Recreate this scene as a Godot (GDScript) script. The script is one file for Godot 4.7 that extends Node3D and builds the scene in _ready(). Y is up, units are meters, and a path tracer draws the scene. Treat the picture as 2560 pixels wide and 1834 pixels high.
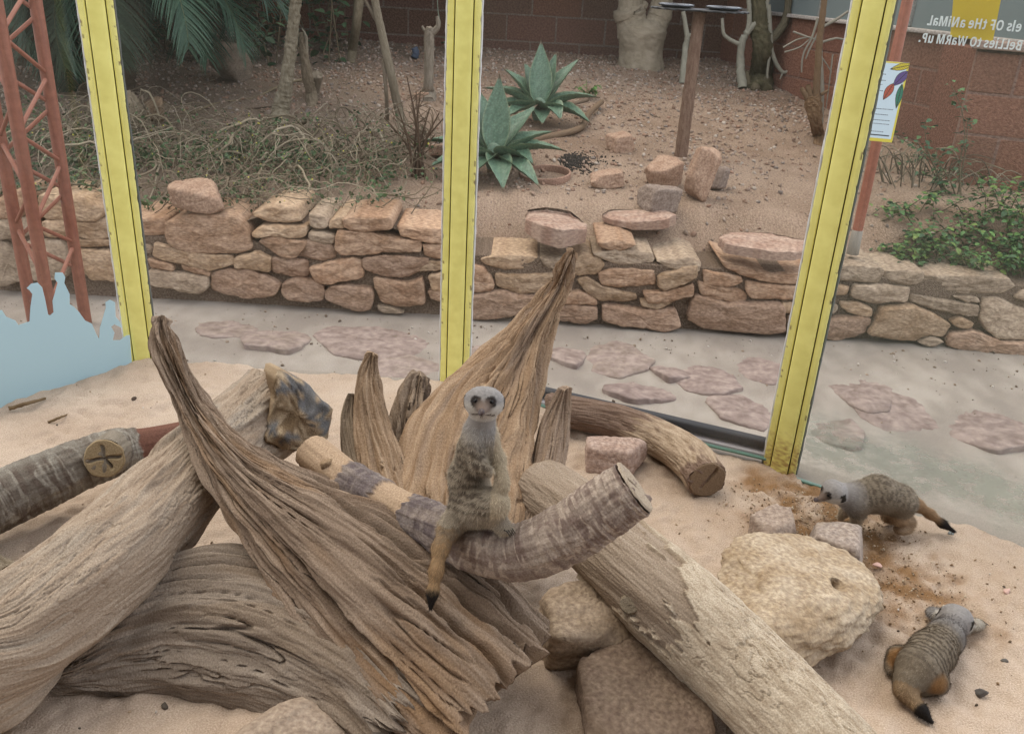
extends Node3D

# ---------------------------------------------------------------- helpers
var M := {}
var NZ := {}
var taken := {}
var rng := RandomNumberGenerator.new()

func nz(seed_: int, freq := 1.0, oct := 3) -> FastNoiseLite:
	var key = str(seed_, "_", freq, "_", oct)
	if not NZ.has(key):
		var n := FastNoiseLite.new()
		n.seed = seed_
		n.noise_type = FastNoiseLite.TYPE_SIMPLEX_SMOOTH
		n.frequency = freq
		n.fractal_type = FastNoiseLite.FRACTAL_FBM if oct > 1 else FastNoiseLite.FRACTAL_NONE
		n.fractal_octaves = oct
		NZ[key] = n
	return NZ[key]

func sst(a: float, b: float, x: float) -> float:
	var t = clampf((x - a) / (b - a), 0.0, 1.0)
	return t * t * (3.0 - 2.0 * t)

func mixc(a: Color, b: Color, t: float) -> Color:
	return a.lerp(b, clampf(t, 0.0, 1.0))

func numbered(called: String) -> String:
	if not taken.has(called):
		taken[called] = 0
		return called
	taken[called] += 1
	return "%s_%03d" % [called, taken[called]]

func tag(o: Node, label: String, category: String, group := "", kind := "") -> Node:
	if label != "": o.set_meta("label", label)
	if category != "": o.set_meta("category", category)
	if group != "": o.set_meta("group", group)
	if kind != "": o.set_meta("kind", kind)
	return o

func thing(called: String, at: Vector3, label: String, category: String, group := "") -> Node3D:
	var o := Node3D.new()
	o.name = numbered(called)
	add_child(o)
	o.position = at
	tag(o, label, category, group)
	return o

func part(called: String, mesh: Mesh, m: Material, parent: Node, at := Vector3.ZERO, world := true) -> MeshInstance3D:
	# world: the mesh is written in world coordinates; it is moved back by its parents' places
	var o := MeshInstance3D.new()
	o.name = called
	o.mesh = mesh
	o.material_override = m
	parent.add_child(o, true)
	if parent != self and world:
		var back := Vector3.ZERO
		var p: Node = parent
		while p != self and p is Node3D:
			back += (p as Node3D).position
			p = p.get_parent()
		o.position = at - back
	else:
		o.position = at
	return o

func structure(called: String, mesh: Mesh, m: Material) -> MeshInstance3D:
	var o := part(numbered(called), mesh, m, self)
	o.set_meta("kind", "structure")
	return o

func surf(pos: PackedVector3Array, col: PackedColorArray, idx: PackedInt32Array, uv := PackedVector2Array()) -> ArrayMesh:
	var nrm := PackedVector3Array()
	nrm.resize(pos.size())
	for k in range(0, idx.size(), 3):
		var a = idx[k]; var b = idx[k + 1]; var c = idx[k + 2]
		var n = (pos[c] - pos[a]).cross(pos[b] - pos[a])
		nrm[a] += n; nrm[b] += n; nrm[c] += n
	for k in nrm.size():
		nrm[k] = nrm[k].normalized() if nrm[k].length_squared() > 1e-20 else Vector3.UP
	var arr := []
	arr.resize(Mesh.ARRAY_MAX)
	arr[Mesh.ARRAY_VERTEX] = pos
	arr[Mesh.ARRAY_NORMAL] = nrm
	if col.size() > 0: arr[Mesh.ARRAY_COLOR] = col
	if uv.size() > 0: arr[Mesh.ARRAY_TEX_UV] = uv
	arr[Mesh.ARRAY_INDEX] = idx
	var me := ArrayMesh.new()
	me.add_surface_from_arrays(Mesh.PRIMITIVE_TRIANGLES, arr)
	return me

func grid_idx(nu: int, nv: int, wrap: bool) -> PackedInt32Array:
	var idx := PackedInt32Array()
	var m = nu if wrap else nu - 1
	idx.resize((nv - 1) * m * 6)
	var q = 0
	for v in nv - 1:
		for i in m:
			var a = v * nu + i
			var b = v * nu + (i + 1) % nu
			var c = a + nu
			var d = b + nu
			idx[q] = a; idx[q + 1] = c; idx[q + 2] = b
			idx[q + 3] = b; idx[q + 4] = c; idx[q + 5] = d
			q += 6
	return idx

func cat(a, b, c, d, t: float):
	return 0.5 * ((2.0 * b) + (c - a) * t + (2.0 * a - 5.0 * b + 4.0 * c - d) * t * t + (3.0 * b - a - 3.0 * c + d) * t * t * t)

func along_keys(keys: Array, t: float) -> Array:
	var n = keys.size() - 1
	var f = clampf(t, 0.0, 1.0) * n
	var k = mini(int(f), n - 1)
	var u = f - k
	var a = keys[maxi(k - 1, 0)]; var b = keys[k]; var c = keys[k + 1]; var d = keys[mini(k + 2, n)]
	return [cat(a[0], b[0], c[0], d[0], u), maxf(cat(a[1], b[1], c[1], d[1], u), 0.0005), maxf(cat(a[2], b[2], c[2], d[2], u), 0.0005)]

# a limb swept along keys [centre, half width along ref, half width across]
func sweep(keys: Array, nu: int, nv: int, ref: Vector3, disp: Callable, colf: Callable, cap0 := 0.5, cap1 := 0.5, jag := 0.0, undercut := 0.0) -> ArrayMesh:
	var pos := PackedVector3Array(); var col := PackedColorArray()
	var total = 0.0
	for k in keys.size() - 1: total += (keys[k + 1][0] - keys[k][0]).length()
	var rows := []
	for c in 4: rows.append([0.0, sin(c * PI / 8.0), -cos(c * PI / 8.0) * cap0])
	for v in nv: rows.append([float(v) / (nv - 1), 1.0, 0.0])
	for c in 4: rows.append([1.0, cos((c + 1) * PI / 8.0), sin((c + 1) * PI / 8.0) * cap1])
	rows[0][1] = 0.01; rows[rows.size() - 1][1] = 0.01
	pos.resize(rows.size() * nu); col.resize(rows.size() * nu)
	var q = 0
	for r in rows:
		var s: float = r[0]
		var k = along_keys(keys, s)
		var k1 = along_keys(keys, minf(s + 0.01, 1.0)); var k0 = along_keys(keys, maxf(s - 0.01, 0.0))
		var T: Vector3 = (k1[0] - k0[0]).normalized()
		var N: Vector3 = (ref - T * T.dot(ref)).normalized()
		var Bn: Vector3 = T.cross(N)
		var ctr: Vector3 = k[0] + T * (r[2] * minf(k[1], k[2]))
		var al = s * total
		for i in nu:
			var th = TAU * i / nu
			var ct = cos(th); var st = sin(th)
			var base: Vector3 = N * (k[1] * ct) + Bn * (k[2] * st)
			var dd: float = disp.call(ct, st, s, al)
			var p: Vector3 = ctr + (base + base.normalized() * dd * r[1] * r[1] * r[1]) * r[1]
			if jag > 0.0 and s > 0.82:
				p += T * (nz(77, 1.0, 3).get_noise_2d(ct * 5.0, st * 5.0) * jag * (s - 0.82) / 0.18)
			if undercut > 0.0 and s > 0.7: p += T * (undercut * (s - 0.7) / 0.3 * base.dot(Vector3(0.1, 0.72, 0.69)) / k[2] * r[1])
			if r[1] < 0.95: p += T * (0.014 * nz(78, 24.0, 3).get_noise_3dv(p)) + base.normalized() * 0.006 * nz(79, 30.0, 2).get_noise_3dv(p)
			pos[q] = p
			col[q] = colf.call(ct, st, s, al, p)
			q += 1
	return surf(pos, col, grid_idx(nu, rows.size(), true))

func tube_into(P: PackedVector3Array, Cc: PackedColorArray, I: PackedInt32Array, pts: Array, r0: float, r1: float, sides: int, colr: Color, jit := 0.0) -> void:
	var n = pts.size()
	var base = P.size()
	for k in n:
		var T: Vector3 = (pts[mini(k + 1, n - 1)] - pts[maxi(k - 1, 0)]).normalized()
		var ref := Vector3.UP if absf(T.y) < 0.9 else Vector3.RIGHT
		var N := (ref - T * T.dot(ref)).normalized()
		var Bn := T.cross(N)
		var r = lerpf(r0, r1, float(k) / (n - 1))
		for i in sides:
			var th = TAU * i / sides
			P.append(pts[k] + (N * cos(th) + Bn * sin(th)) * r * (1.0 + rng.randf_range(-jit, jit)))
			var sh = 1.0 + rng.randf_range(-0.12, 0.12)
			Cc.append(Color(colr.r * sh, colr.g * sh, colr.b * sh))
	for k in n - 1:
		for i in sides:
			var a = base + k * sides + i
			var b = base + k * sides + (i + 1) % sides
			I.append_array(PackedInt32Array([a, a + sides, b, b, a + sides, b + sides]))

func tube(pts: Array, r0: float, r1: float, sides: int, colr: Color, jit := 0.0) -> ArrayMesh:
	var P := PackedVector3Array(); var Cc := PackedColorArray(); var I := PackedInt32Array()
	tube_into(P, Cc, I, pts, r0, r1, sides, colr, jit)
	# closed ends
	for e in [0, 1]:
		var n = pts.size() - 1
		var base = (n * sides) if e == 1 else 0
		P.append(pts[n] if e == 1 else pts[0]); Cc.append(colr)
		var m = P.size() - 1
		for i in sides:
			var a = base + i; var b = base + (i + 1) % sides
			I.append_array(PackedInt32Array([a, m, b] if e == 1 else [a, b, m]))
	return surf(P, Cc, I)

func smooth_path(pts: Array, per: int) -> Array:
	var out := []
	var n = pts.size() - 1
	for k in n:
		for j in per:
			var t = float(j) / per
			out.append(cat(pts[maxi(k - 1, 0)], pts[k], pts[k + 1], pts[mini(k + 2, n)], t))
	out.append(pts[n])
	return out

# a rock: the meeting of a few planes, edges worn round, surface broken by noise
func rock_mesh(size: Vector3, turn: Vector3, seed_: int, planes: int, sharp: float, rough: float, c0: Color, c1: Color, blocky := false, strata := 0.0, nu := 56, nv := 34, dents := []) -> ArrayMesh:
	var r := RandomNumberGenerator.new(); r.seed = seed_
	var ns := []
	if blocky:
		for ax in [Vector3.RIGHT, Vector3.UP, Vector3.BACK]:
			for sg in [-1.0, 1.0]:
				var n0 = (ax * sg + Vector3(r.randf_range(-0.28, 0.28), r.randf_range(-0.2, 0.2), r.randf_range(-0.28, 0.28))).normalized()
				ns.append([n0, r.randf_range(0.82, 1.0)])
	for k in planes:
		var n1 = Vector3(r.randfn(), r.randfn(), r.randfn()).normalized()
		ns.append([n1, r.randf_range(0.92, 1.22) if blocky else r.randf_range(0.72, 1.0)])
	var bas := Basis.from_euler(turn)
	var pos := PackedVector3Array(); var col := PackedColorArray()
	var na = nz(seed_, 1.6, 4); var nb = nz(seed_ + 5, 7.0, 3); var nc = nz(seed_ + 9, 1.2, 3)
	for v in nv:
		var ph = PI * v / (nv - 1)
		for i in nu:
			var th = TAU * i / nu
			var d := Vector3(sin(ph) * cos(th), cos(ph), -sin(ph) * sin(th))
			if v == 0: d = Vector3.UP
			if v == nv - 1: d = Vector3.DOWN
			var acc = 0.0
			for n in ns:
				var x = n[0].dot(d) / n[1]
				if x > 0.0: acc += pow(x, sharp)
			var rad = pow(acc, -1.0 / sharp) if acc > 0.0001 else 1.4
			rad = minf(rad, 1.5)
			rad += rough * (na.get_noise_3dv(d * 1.3) * 0.9 + nb.get_noise_3dv(d * rad) * 0.28)
			if strata > 0.0: rad += strata * nb.get_noise_2d(0.0, d.y * rad * 2.6 + 0.3 * na.get_noise_3dv(d))
			for dn in dents: rad -= dn[2] * sst(dn[1], dn[1] * 0.35, (d - dn[0]).length())
			var lp = d * rad * size
			pos.append(bas * lp)
			var t = 0.5 + 0.9 * nc.get_noise_3dv(d * 1.6 * rad) + 0.35 * nb.get_noise_3dv(d * rad * 2.0)
			col.append(mixc(c0, c1, t))
	return surf(pos, col, grid_idx(nu, nv, true))

# a flat piece of stone with the given outline (x, y), its front at z = 0, its back at z = -depth
func stone_mesh(outline: PackedVector2Array, depth: float, seed_: int, c0: Color, c1: Color, relief := 1.0, colf = null, grow := 0.0) -> ArrayMesh:
	var bv = clampf(depth / 0.14, 0.2, 1.0) * (0.55 if grow > 0.0 else 1.0)
	var r := RandomNumberGenerator.new(); r.seed = seed_
	var ctr := Vector2.ZERO
	for p in outline: ctr += p
	ctr /= outline.size()
	var area = 0.0
	for k in outline.size():
		area += outline[k].cross(outline[(k + 1) % outline.size()])
	var pts := PackedVector2Array()
	for k in outline.size():
		var a = outline[k]; var b = outline[(k + 1) % outline.size()]
		if area < 0:
			a = outline[outline.size() - 1 - k]; b = outline[(outline.size() * 2 - 2 - k) % outline.size()]
		var steps = clampi(int(a.distance_to(b) / 0.012), 2, 9)
		for j in steps:
			pts.append(a.lerp(b, (j + 0.25) / steps))
	var n = pts.size()
	# round the corners once
	var q := PackedVector2Array()
	for k in n: q.append(pts[k] * 0.7 + (pts[(k + 1) % n] + pts[(k + n - 1) % n]) * 0.15)
	var no = nz(seed_ * 7 + 3, 22.0, 3); var nf = nz(seed_ * 5 + 1, 14.0, 4); var ng = nz(seed_ + 31, 5.0, 3); var nl = nz(seed_ + 57, 60.0, 2)
	var rings = [[1.0, -depth], [1.0, -0.035 * bv], [0.995, -0.016 * bv], [0.98, -0.005 * bv], [0.93, 0.0], [0.84, 0.002], [0.72, 0.004], [0.58, 0.005], [0.43, 0.005], [0.28, 0.005], [0.13, 0.005], [0.01, 0.005]]
	var tilt = Vector2(r.randf_range(-0.10, 0.10), r.randf_range(-0.22, 0.06))
	var pos := PackedVector3Array(); var col := PackedColorArray()
	for rg in rings:
		for k in n:
			var p: Vector2 = q[k]
			p += (p - ctr).normalized() * (no.get_noise_2dv(p) * 0.006 + grow)
			var w: Vector2 = ctr + (p - ctr) * rg[0]
			var z: float = rg[1]
			if rg[1] > -0.034 * bv:
				z += relief * (nf.get_noise_2d(w.x, w.y * 1.6) * 0.013 + absf(ng.get_noise_2d(w.x, w.y)) * 0.011 + nl.get_noise_2d(w.x * 0.3, w.y) * 0.004)
				z += (w - ctr).dot(tilt)
			pos.append(Vector3(w.x, w.y, z))
			var t = 0.5 + 1.1 * ng.get_noise_2d(w.x * 1.3 + 4.0, w.y * 2.4) + 0.6 * nl.get_noise_2d(w.x * 0.5, w.y)
			col.append(mixc(c0, c1, t) if colf == null else colf.call(w))
	return surf(pos, col, grid_idx(n, rings.size(), true))

func sawn_disc(r: float, seed_: int, c0: Color, c1: Color, cracks: Array, oval := 1.0) -> ArrayMesh:
	# in the xy plane, facing +z
	var nu = 72; var nv = 26
	var pos := PackedVector3Array(); var col := PackedColorArray()
	var n1 = nz(seed_, 1.3, 2); var n2 = nz(seed_ + 3, 9.0, 3)
	for v in nv:
		var f = 1.0 - float(v) / (nv - 1)
		for i in nu:
			var th = TAU * i / nu
			var rr = r * (1.0 + 0.05 * n1.get_noise_2d(cos(th), sin(th))) * f
			var z = 0.0012 * n2.get_noise_2d(cos(th) * f * 2.0, sin(th) * f * 2.0)
			for cr in cracks:
				var dth = absf(wrapf(th - cr[0] - 0.07 * sin(f * 7.0 + cr[0]), -PI, PI)) * f * r
				if f < cr[1]: z -= 0.02 * sst(0.0042, 0.0008, dth) * sst(cr[1], cr[1] - 0.3, f)
			if f > 0.97: z -= 0.003
			pos.append(Vector3(cos(th) * rr, sin(th) * rr * oval, z))
			var ring = 0.5 + 0.5 * sin(f * 46.0 + 2.0 * n1.get_noise_2d(cos(th) * f, sin(th) * f))
			col.append(mixc(c0, c1, 0.3 * ring + 0.5 + 0.9 * n2.get_noise_2d(cos(th) * f, sin(th) * f)))
	return surf(pos, col, grid_idx(nu, nv, true))

func noise_tex(seed_: int, freq: float, oct: int, lo: Color, hi: Color, contrast := 1.0, size := 512) -> ImageTexture:
	var n := FastNoiseLite.new()
	n.seed = seed_; n.frequency = freq; n.fractal_octaves = oct
	n.noise_type = FastNoiseLite.TYPE_SIMPLEX_SMOOTH
	var g := n.get_seamless_image(size, size)
	g.convert(Image.FORMAT_L8)
	var src := g.get_data()
	var out := PackedByteArray()
	out.resize(size * size * 3)
	for k in size * size:
		var t = clampf((src[k] / 255.0 - 0.5) * contrast + 0.5, 0.0, 1.0)
		var c := lo.lerp(hi, t)
		out[k * 3] = int(c.r * 255.0); out[k * 3 + 1] = int(c.g * 255.0); out[k * 3 + 2] = int(c.b * 255.0)
	return ImageTexture.create_from_image(Image.create_from_data(size, size, false, Image.FORMAT_RGB8, out))

func mat(rough: float, tex = null, scale := Vector3.ONE, bump = null, bump_cm := 0.0, spec := 0.3) -> StandardMaterial3D:
	var m := StandardMaterial3D.new()
	m.vertex_color_use_as_albedo = true
	m.roughness = rough
	m.metallic_specular = spec
	if tex != null:
		m.albedo_texture = tex
	if bump != null:
		m.heightmap_enabled = true
		m.heightmap_texture = bump
		m.heightmap_scale = bump_cm
	if tex != null or bump != null:
		m.uv1_triplanar = true
		m.uv1_world_triplanar = true
		m.uv1_scale = scale
	return m

func flat(c: Color, rough: float, spec := 0.4) -> StandardMaterial3D:
	var m := StandardMaterial3D.new()
	m.albedo_color = c.linear_to_srgb()
	m.roughness = rough
	m.metallic_specular = spec
	return m

func out_tri(P: PackedVector3Array, I: PackedInt32Array, a: int, b: int, c: int) -> void:
	var n = (P[c] - P[a]).cross(P[b] - P[a])
	if n.dot(P[a] + P[b] + P[c]) > 0.0: I.append_array(PackedInt32Array([a, b, c]))
	else: I.append_array(PackedInt32Array([a, c, b]))

func box_between(size: Vector3, c: Color) -> ArrayMesh:
	# a box with small chamfers, about the origin
	var ch = minf(0.006, minf(size.x, minf(size.y, size.z)) * 0.2)
	var h := size * 0.5
	var P := PackedVector3Array(); var Cc := PackedColorArray(); var I := PackedInt32Array()
	for ax in 3:
		for k in 8:
			var v := Vector3.ZERO
			for j in 3:
				var sg = 1.0 if (k >> j) & 1 else -1.0
				v[j] = sg * (h[j] if j == ax else h[j] - ch)
			P.append(v); Cc.append(c)
	for ax in 3:
		var u = 1 << ((ax + 1) % 3); var w = 1 << ((ax + 2) % 3)
		for sg in 2:
			var b = ax * 8 + (sg << ax)
			out_tri(P, I, b, b + u, b + u + w); out_tri(P, I, b, b + u + w, b + w)
		# the four edges that run along ax
		var a1 = (ax + 1) % 3; var a2 = (ax + 2) % 3
		for s1 in 2:
			for s2 in 2:
				var k0 = (s1 << a1) + (s2 << a2); var k1 = k0 + (1 << ax)
				out_tri(P, I, a1 * 8 + k0, a1 * 8 + k1, a2 * 8 + k1); out_tri(P, I, a1 * 8 + k0, a2 * 8 + k1, a2 * 8 + k0)
	for k in 8: out_tri(P, I, k, 8 + k, 16 + k)
	return surf(P, Cc, I)

func leaf_mesh(l: float, w: float, c: Color, fold := 0.25) -> ArrayMesh:
	var P := PackedVector3Array(); var Cc := PackedColorArray(); var I := PackedInt32Array()
	var prof = [[0.0, 0.05], [0.22, 0.75], [0.5, 1.0], [0.78, 0.62], [1.0, 0.03]]
	for k in prof.size():
		var z = prof[k][0] * l
		var hw = prof[k][1] * w * 0.5
		var y = -0.25 * l * prof[k][0] * prof[k][0]
		P.append(Vector3(-hw, y + hw * fold, z)); P.append(Vector3(0, y, z)); P.append(Vector3(hw, y + hw * fold, z))
		for j in 3: Cc.append(c)
	for k in prof.size() - 1:
		for j in 2:
			var a = k * 3 + j
			I.append_array(PackedInt32Array([a, a + 3, a + 1, a + 1, a + 3, a + 4]))
	return surf(P, Cc, I)

func scatter(called: String, mesh: Mesh, m: Material, parent: Node, xf: Array, cols: Array, stuff := true) -> MultiMeshInstance3D:
	var mm := MultiMesh.new()
	mm.transform_format = MultiMesh.TRANSFORM_3D
	mm.use_colors = true
	mm.mesh = mesh
	mm.instance_count = xf.size()
	for k in xf.size():
		mm.set_instance_transform(k, xf[k])
		mm.set_instance_color(k, cols[k % cols.size()])
	var o := MultiMeshInstance3D.new()
	o.multimesh = mm
	o.material_override = m
	o.name = called
	parent.add_child(o, true)
	if parent != self: o.position = -(parent as Node3D).position
	if stuff: o.set_meta("kind", "stuff")
	return o

var wall_top := PackedFloat32Array()

func top_of_wall(x: float) -> float:
	# height of the stones' upper edge along the wall, 4 cm steps
	if wall_top.is_empty():
		var raw := PackedFloat32Array()
		for k in 260:
			var xx = -5.2 + k * 0.04
			var best = -0.05
			for s in STONES:
				for j in range(1, s.size(), 2):
					var j2 = j + 2 if j + 2 < s.size() else 1
					var a = s[j]; var b = s[j2]
					if (a <= xx and b > xx) or (b <= xx and a > xx):
						best = maxf(best, lerpf(s[j + 1], s[j2 + 1], (xx - a) / (b - a)))
			raw.append(best if best > -0.04 else 0.08)
		for k in 260:
			var acc = 0.0
			for j in range(-2, 3): acc += raw[clampi(k + j, 0, 259)]
			wall_top.append(acc / 5.0)
	var f = clampf((x + 5.2) / 0.04, 0.0, 258.9)
	return lerpf(wall_top[int(f)], wall_top[int(f) + 1], f - int(f))

func bed_y(x: float, z: float) -> float:
	var d = -z
	var y = bed_far(x, z)
	if d < 4.08:
		var t = sst(3.74, 4.08, d)
		y = lerpf(top_of_wall(x) - 0.030 + 0.010 * nz(13, 8.0, 3).get_noise_2d(x, z), y, t)
	return y

func bed_far(x: float, z: float) -> float:
	var d = -z
	return 0.12 + 0.093 * (d - 3.6) + 0.03 * nz(11, 0.9, 2).get_noise_2d(x, z) + 0.012 * nz(12, 4.0, 3).get_noise_2d(x, z)

func sand_y(x: float, z: float) -> float:
	var y = 0.022 * nz(21, 1.6, 2).get_noise_2d(x, z) + 0.009 * nz(22, 7.0, 3).get_noise_2d(x, z) - 0.006
	y += 0.03 * sst(-1.75, -2.2, z) * sst(0.2, -0.3, x)
	return y

func _ready() -> void:
	rng.seed = 4711
	# ------------------------------------------------------------ camera, sky, light
	var cam := Camera3D.new()
	cam.name = "camera"
	add_child(cam)
	cam.transform = Transform3D(Basis(Vector3(0.99839, 0.05161, -0.02333), Vector3(-0.05664, 0.90972, -0.41135), Vector3(-0.00000, 0.41201, 0.91118)), Vector3(0, 1.12, 0))
	cam.fov = 44.95
	cam.near = 0.02
	cam.far = 200.0
	cam.current = true
	var sm := ProceduralSkyMaterial.new()
	sm.sky_top_color = Color(0.93, 0.95, 0.98)
	sm.sky_horizon_color = Color(0.86, 0.88, 0.90)
	sm.sky_curve = 0.3
	sm.ground_horizon_color = Color(0.60, 0.57, 0.54)
	sm.ground_bottom_color = Color(0.42, 0.38, 0.34)
	sm.sun_angle_max = 1.0
	var sky := Sky.new()
	sky.sky_material = sm
	var env := Environment.new()
	env.background_mode = Environment.BG_SKY
	env.sky = sky
	env.background_energy_multiplier = 1.15
	env.ambient_light_source = Environment.AMBIENT_SOURCE_SKY
	env.tonemap_mode = Environment.TONE_MAPPER_LINEAR
	env.tonemap_exposure = 2.35
	env.sdfgi_enabled = true
	env.ssao_enabled = true
	env.ssil_enabled = true
	var we := WorldEnvironment.new()
	we.name = "world_environment"
	we.environment = env
	add_child(we)
	var sun := DirectionalLight3D.new()
	sun.name = "sun"
	sun.light_color = Color(1.0, 0.97, 0.92)
	sun.light_energy = 0.3
	sun.light_angular_distance = 45.0
	sun.shadow_enabled = true
	add_child(sun)
	sun.look_at_from_position(Vector3(-2.2, 5.0, -2.0), Vector3(0, 0, -0.6), Vector3.UP)
	make_materials()
	setting()
	enclosure()
	mast()
	garden()
	logs()
	rocks()
	meerkats()
	details()

func make_materials() -> void:
	var t_grain := noise_tex(1, 0.12, 4, Color(0.76, 0.74, 0.72), Color(1, 1, 1), 1.5)
	var t_fine := noise_tex(2, 0.35, 3, Color(0.78, 0.76, 0.74), Color(1, 1, 1), 1.7)
	var t_soft := noise_tex(3, 0.03, 5, Color(0.72, 0.70, 0.68), Color(1, 1, 1), 1.4)
	var t_stone := noise_tex(4, 0.05, 5, Color(0.74, 0.72, 0.72), Color(1, 1, 1), 1.5)
	var t_bump := noise_tex(5, 0.09, 5, Color.BLACK, Color.WHITE, 1.5)
	var t_bfine := noise_tex(6, 0.3, 3, Color.BLACK, Color.WHITE, 1.6)
	M.sand = mat(0.95, t_fine, Vector3.ONE * 1.6, t_bfine, 0.16, 0.2)
	M.soil = mat(0.97, t_stone, Vector3.ONE * 3.1, t_bump, 0.6, 0.15)
	M.concrete = mat(0.93, noise_tex(10, 0.25, 3, Color(0.86, 0.85, 0.84), Color(1, 1, 1), 1.4), Vector3(1.7, 1.7, 1.1), null, 0.0, 0.2)
	M.flag = mat(0.92, noise_tex(9, 0.02, 4, Color(0.80, 0.78, 0.79), Color(1, 1, 1), 1.4), Vector3.ONE * 2.0, t_bump, 0.07, 0.2)
	M.stone = mat(0.9, t_stone, Vector3(1.6, 3.6, 1.6), t_bump, 0.16, 0.25)
	M.rock = mat(0.9, t_stone, Vector3.ONE * 3.0, t_bump, 0.16, 0.25)
	M.wood = mat(0.88, t_grain, Vector3.ONE * 4.5, t_bump, 0.12, 0.22)
	M.bark = mat(0.9, t_grain, Vector3.ONE * 4.0, t_bump, 0.08, 0.22)
	M.endgrain = mat(0.9, t_grain, Vector3.ONE * 6.0, t_bfine, 0.06, 0.2)
	M.brick = mat(0.93, t_stone, Vector3.ONE * 2.0, t_bump, 0.35, 0.2)
	M.plant = mat(0.6, t_soft, Vector3.ONE * 3.0, null, 0.0, 0.4)
	M.plant.backlight = Color(0.25, 0.3, 0.12)
	M.agave = mat(0.5, t_soft, Vector3.ONE * 5.0, null, 0.0, 0.45)
	M.twig = mat(0.9, t_grain, Vector3.ONE * 8.0, null, 0.0, 0.2)
	M.fur = mat(0.85, null, Vector3.ONE, null, 0.0, 0.25)
	M.skin = mat(0.7, t_fine, Vector3.ONE * 12.0, null, 0.0, 0.3)
	M.paint = mat(0.42, noise_tex(7, 0.016, 5, Color(0.94, 0.93, 0.89), Color(1, 1, 1), 1.4), Vector3.ONE * 2.0, null, 0.0, 0.5)
	M.rustpaint = mat(0.5, noise_tex(8, 0.02, 4, Color(0.88, 0.86, 0.85), Color(1, 1, 1), 1.2), Vector3.ONE * 3.0, null, 0.0, 0.4)
	M.pebble = mat(0.85, null, Vector3.ONE, null, 0.0, 0.3)
	M.terracotta = mat(0.9, t_stone, Vector3.ONE * 4.0, t_bump, 0.1, 0.2)
	var g := StandardMaterial3D.new()
	g.transparency = BaseMaterial3D.TRANSPARENCY_ALPHA
	g.albedo_color = Color(0.62, 0.70, 0.66, 0.008)
	g.roughness = 0.02
	g.metallic_specular = 0.35
	M.glass = g
	var g2: StandardMaterial3D = g.duplicate()
	g2.albedo_color = Color(0.60, 0.68, 0.63, 0.045)
	M.glass_green = g2
	M.glass_edge = flat(Color(0.12, 0.22, 0.18), 0.3)
	M.black = flat(Color(0.012, 0.012, 0.014), 0.35, 0.5)
	M.rubber = flat(Color(0.035, 0.035, 0.04), 0.7)
	M.alu = flat(Color(0.42, 0.40, 0.42), 0.5)
	M.white = flat(Color(0.72, 0.72, 0.74), 0.6)
	var ch := flat(Color(0.10, 0.105, 0.12), 0.22); ch.metallic = 0.8
	M.chrome = ch
	M.eye = flat(Color(0.006, 0.005, 0.005), 0.2, 0.3)
	M.nose = flat(Color(0.05, 0.03, 0.03), 0.35, 0.5)
	M.claw = flat(Color(0.02, 0.017, 0.015), 0.4)

# ---------------------------------------------------------------- the setting
const PL := Vector3(-1.084, 0, -2.352)
const PM := Vector3(-0.164, 0, -2.31)
const PR := Vector3(0.694, 0, -1.966)
const P0 := Vector3(-1.64, 0, -1.6)
const P4 := Vector3(1.58, 0, -1.437)

func inside(x: float, z: float, grow: float) -> bool:
	var ring = [P0 + Vector3(-0.3, 0, 1.9), P0, PL, PM, PR, P4, P4 + Vector3(0.3, 0, 1.8)]
	for k in ring.size() - 1:
		var a: Vector3 = ring[k]; var b: Vector3 = ring[k + 1]
		var e := (b - a).normalized()
		var n := Vector3(-e.z, 0, e.x)
		if (Vector3(x, 0, z) - a).dot(n) < -grow: return false
	return true

func to_edge(x: float, z: float) -> Vector2:
	var ring = [P0 + Vector3(-0.3, 0, 1.9), P0, PL, PM, PR, P4, P4 + Vector3(0.3, 0, 1.8)]
	var q := Vector3(x, 0, z)
	for k in ring.size() - 1:
		var e: Vector3 = (ring[k + 1] - ring[k]).normalized()
		var n := Vector3(-e.z, 0, e.x)
		var d = (q - ring[k]).dot(n)
		if d < 0.0: q -= n * d
	return Vector2(q.x, q.z)

func field(x0: float, x1: float, z0: float, z1: float, step: float, hf: Callable, cf: Callable, keep = null, snap = null) -> ArrayMesh:
	var nx = int((x1 - x0) / step) + 1
	var nzz = int((z1 - z0) / step) + 1
	var pos := PackedVector3Array(); var col := PackedColorArray()
	pos.resize(nx * nzz); col.resize(nx * nzz)
	var ok := PackedByteArray(); ok.resize(nx * nzz); ok.fill(1)
	for j in nzz:
		for i in nx:
			var x = x0 + i * step; var z = z0 + j * step
			var q = j * nx + i
			pos[q] = Vector3(x, hf.call(x, z), z)
			col[q] = cf.call(x, z)
			if keep != null and not keep.call(x, z):
				ok[q] = 0
				if snap != null:
					var sp: Vector2 = snap.call(x, z)
					if sp.distance_to(Vector2(x, z)) < step * 1.5:
						pos[q] = Vector3(sp.x, hf.call(sp.x, sp.y), sp.y); ok[q] = 1
	var idx := PackedInt32Array()
	for j in nzz - 1:
		for i in nx - 1:
			var a = j * nx + i
			if ok[a] + ok[a + 1] + ok[a + nx] + ok[a + nx + 1] == 4:
				idx.append_array(PackedInt32Array([a, a + 1, a + nx, a + 1, a + nx + 1, a + nx]))
	return surf(pos, col, idx)

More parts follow.
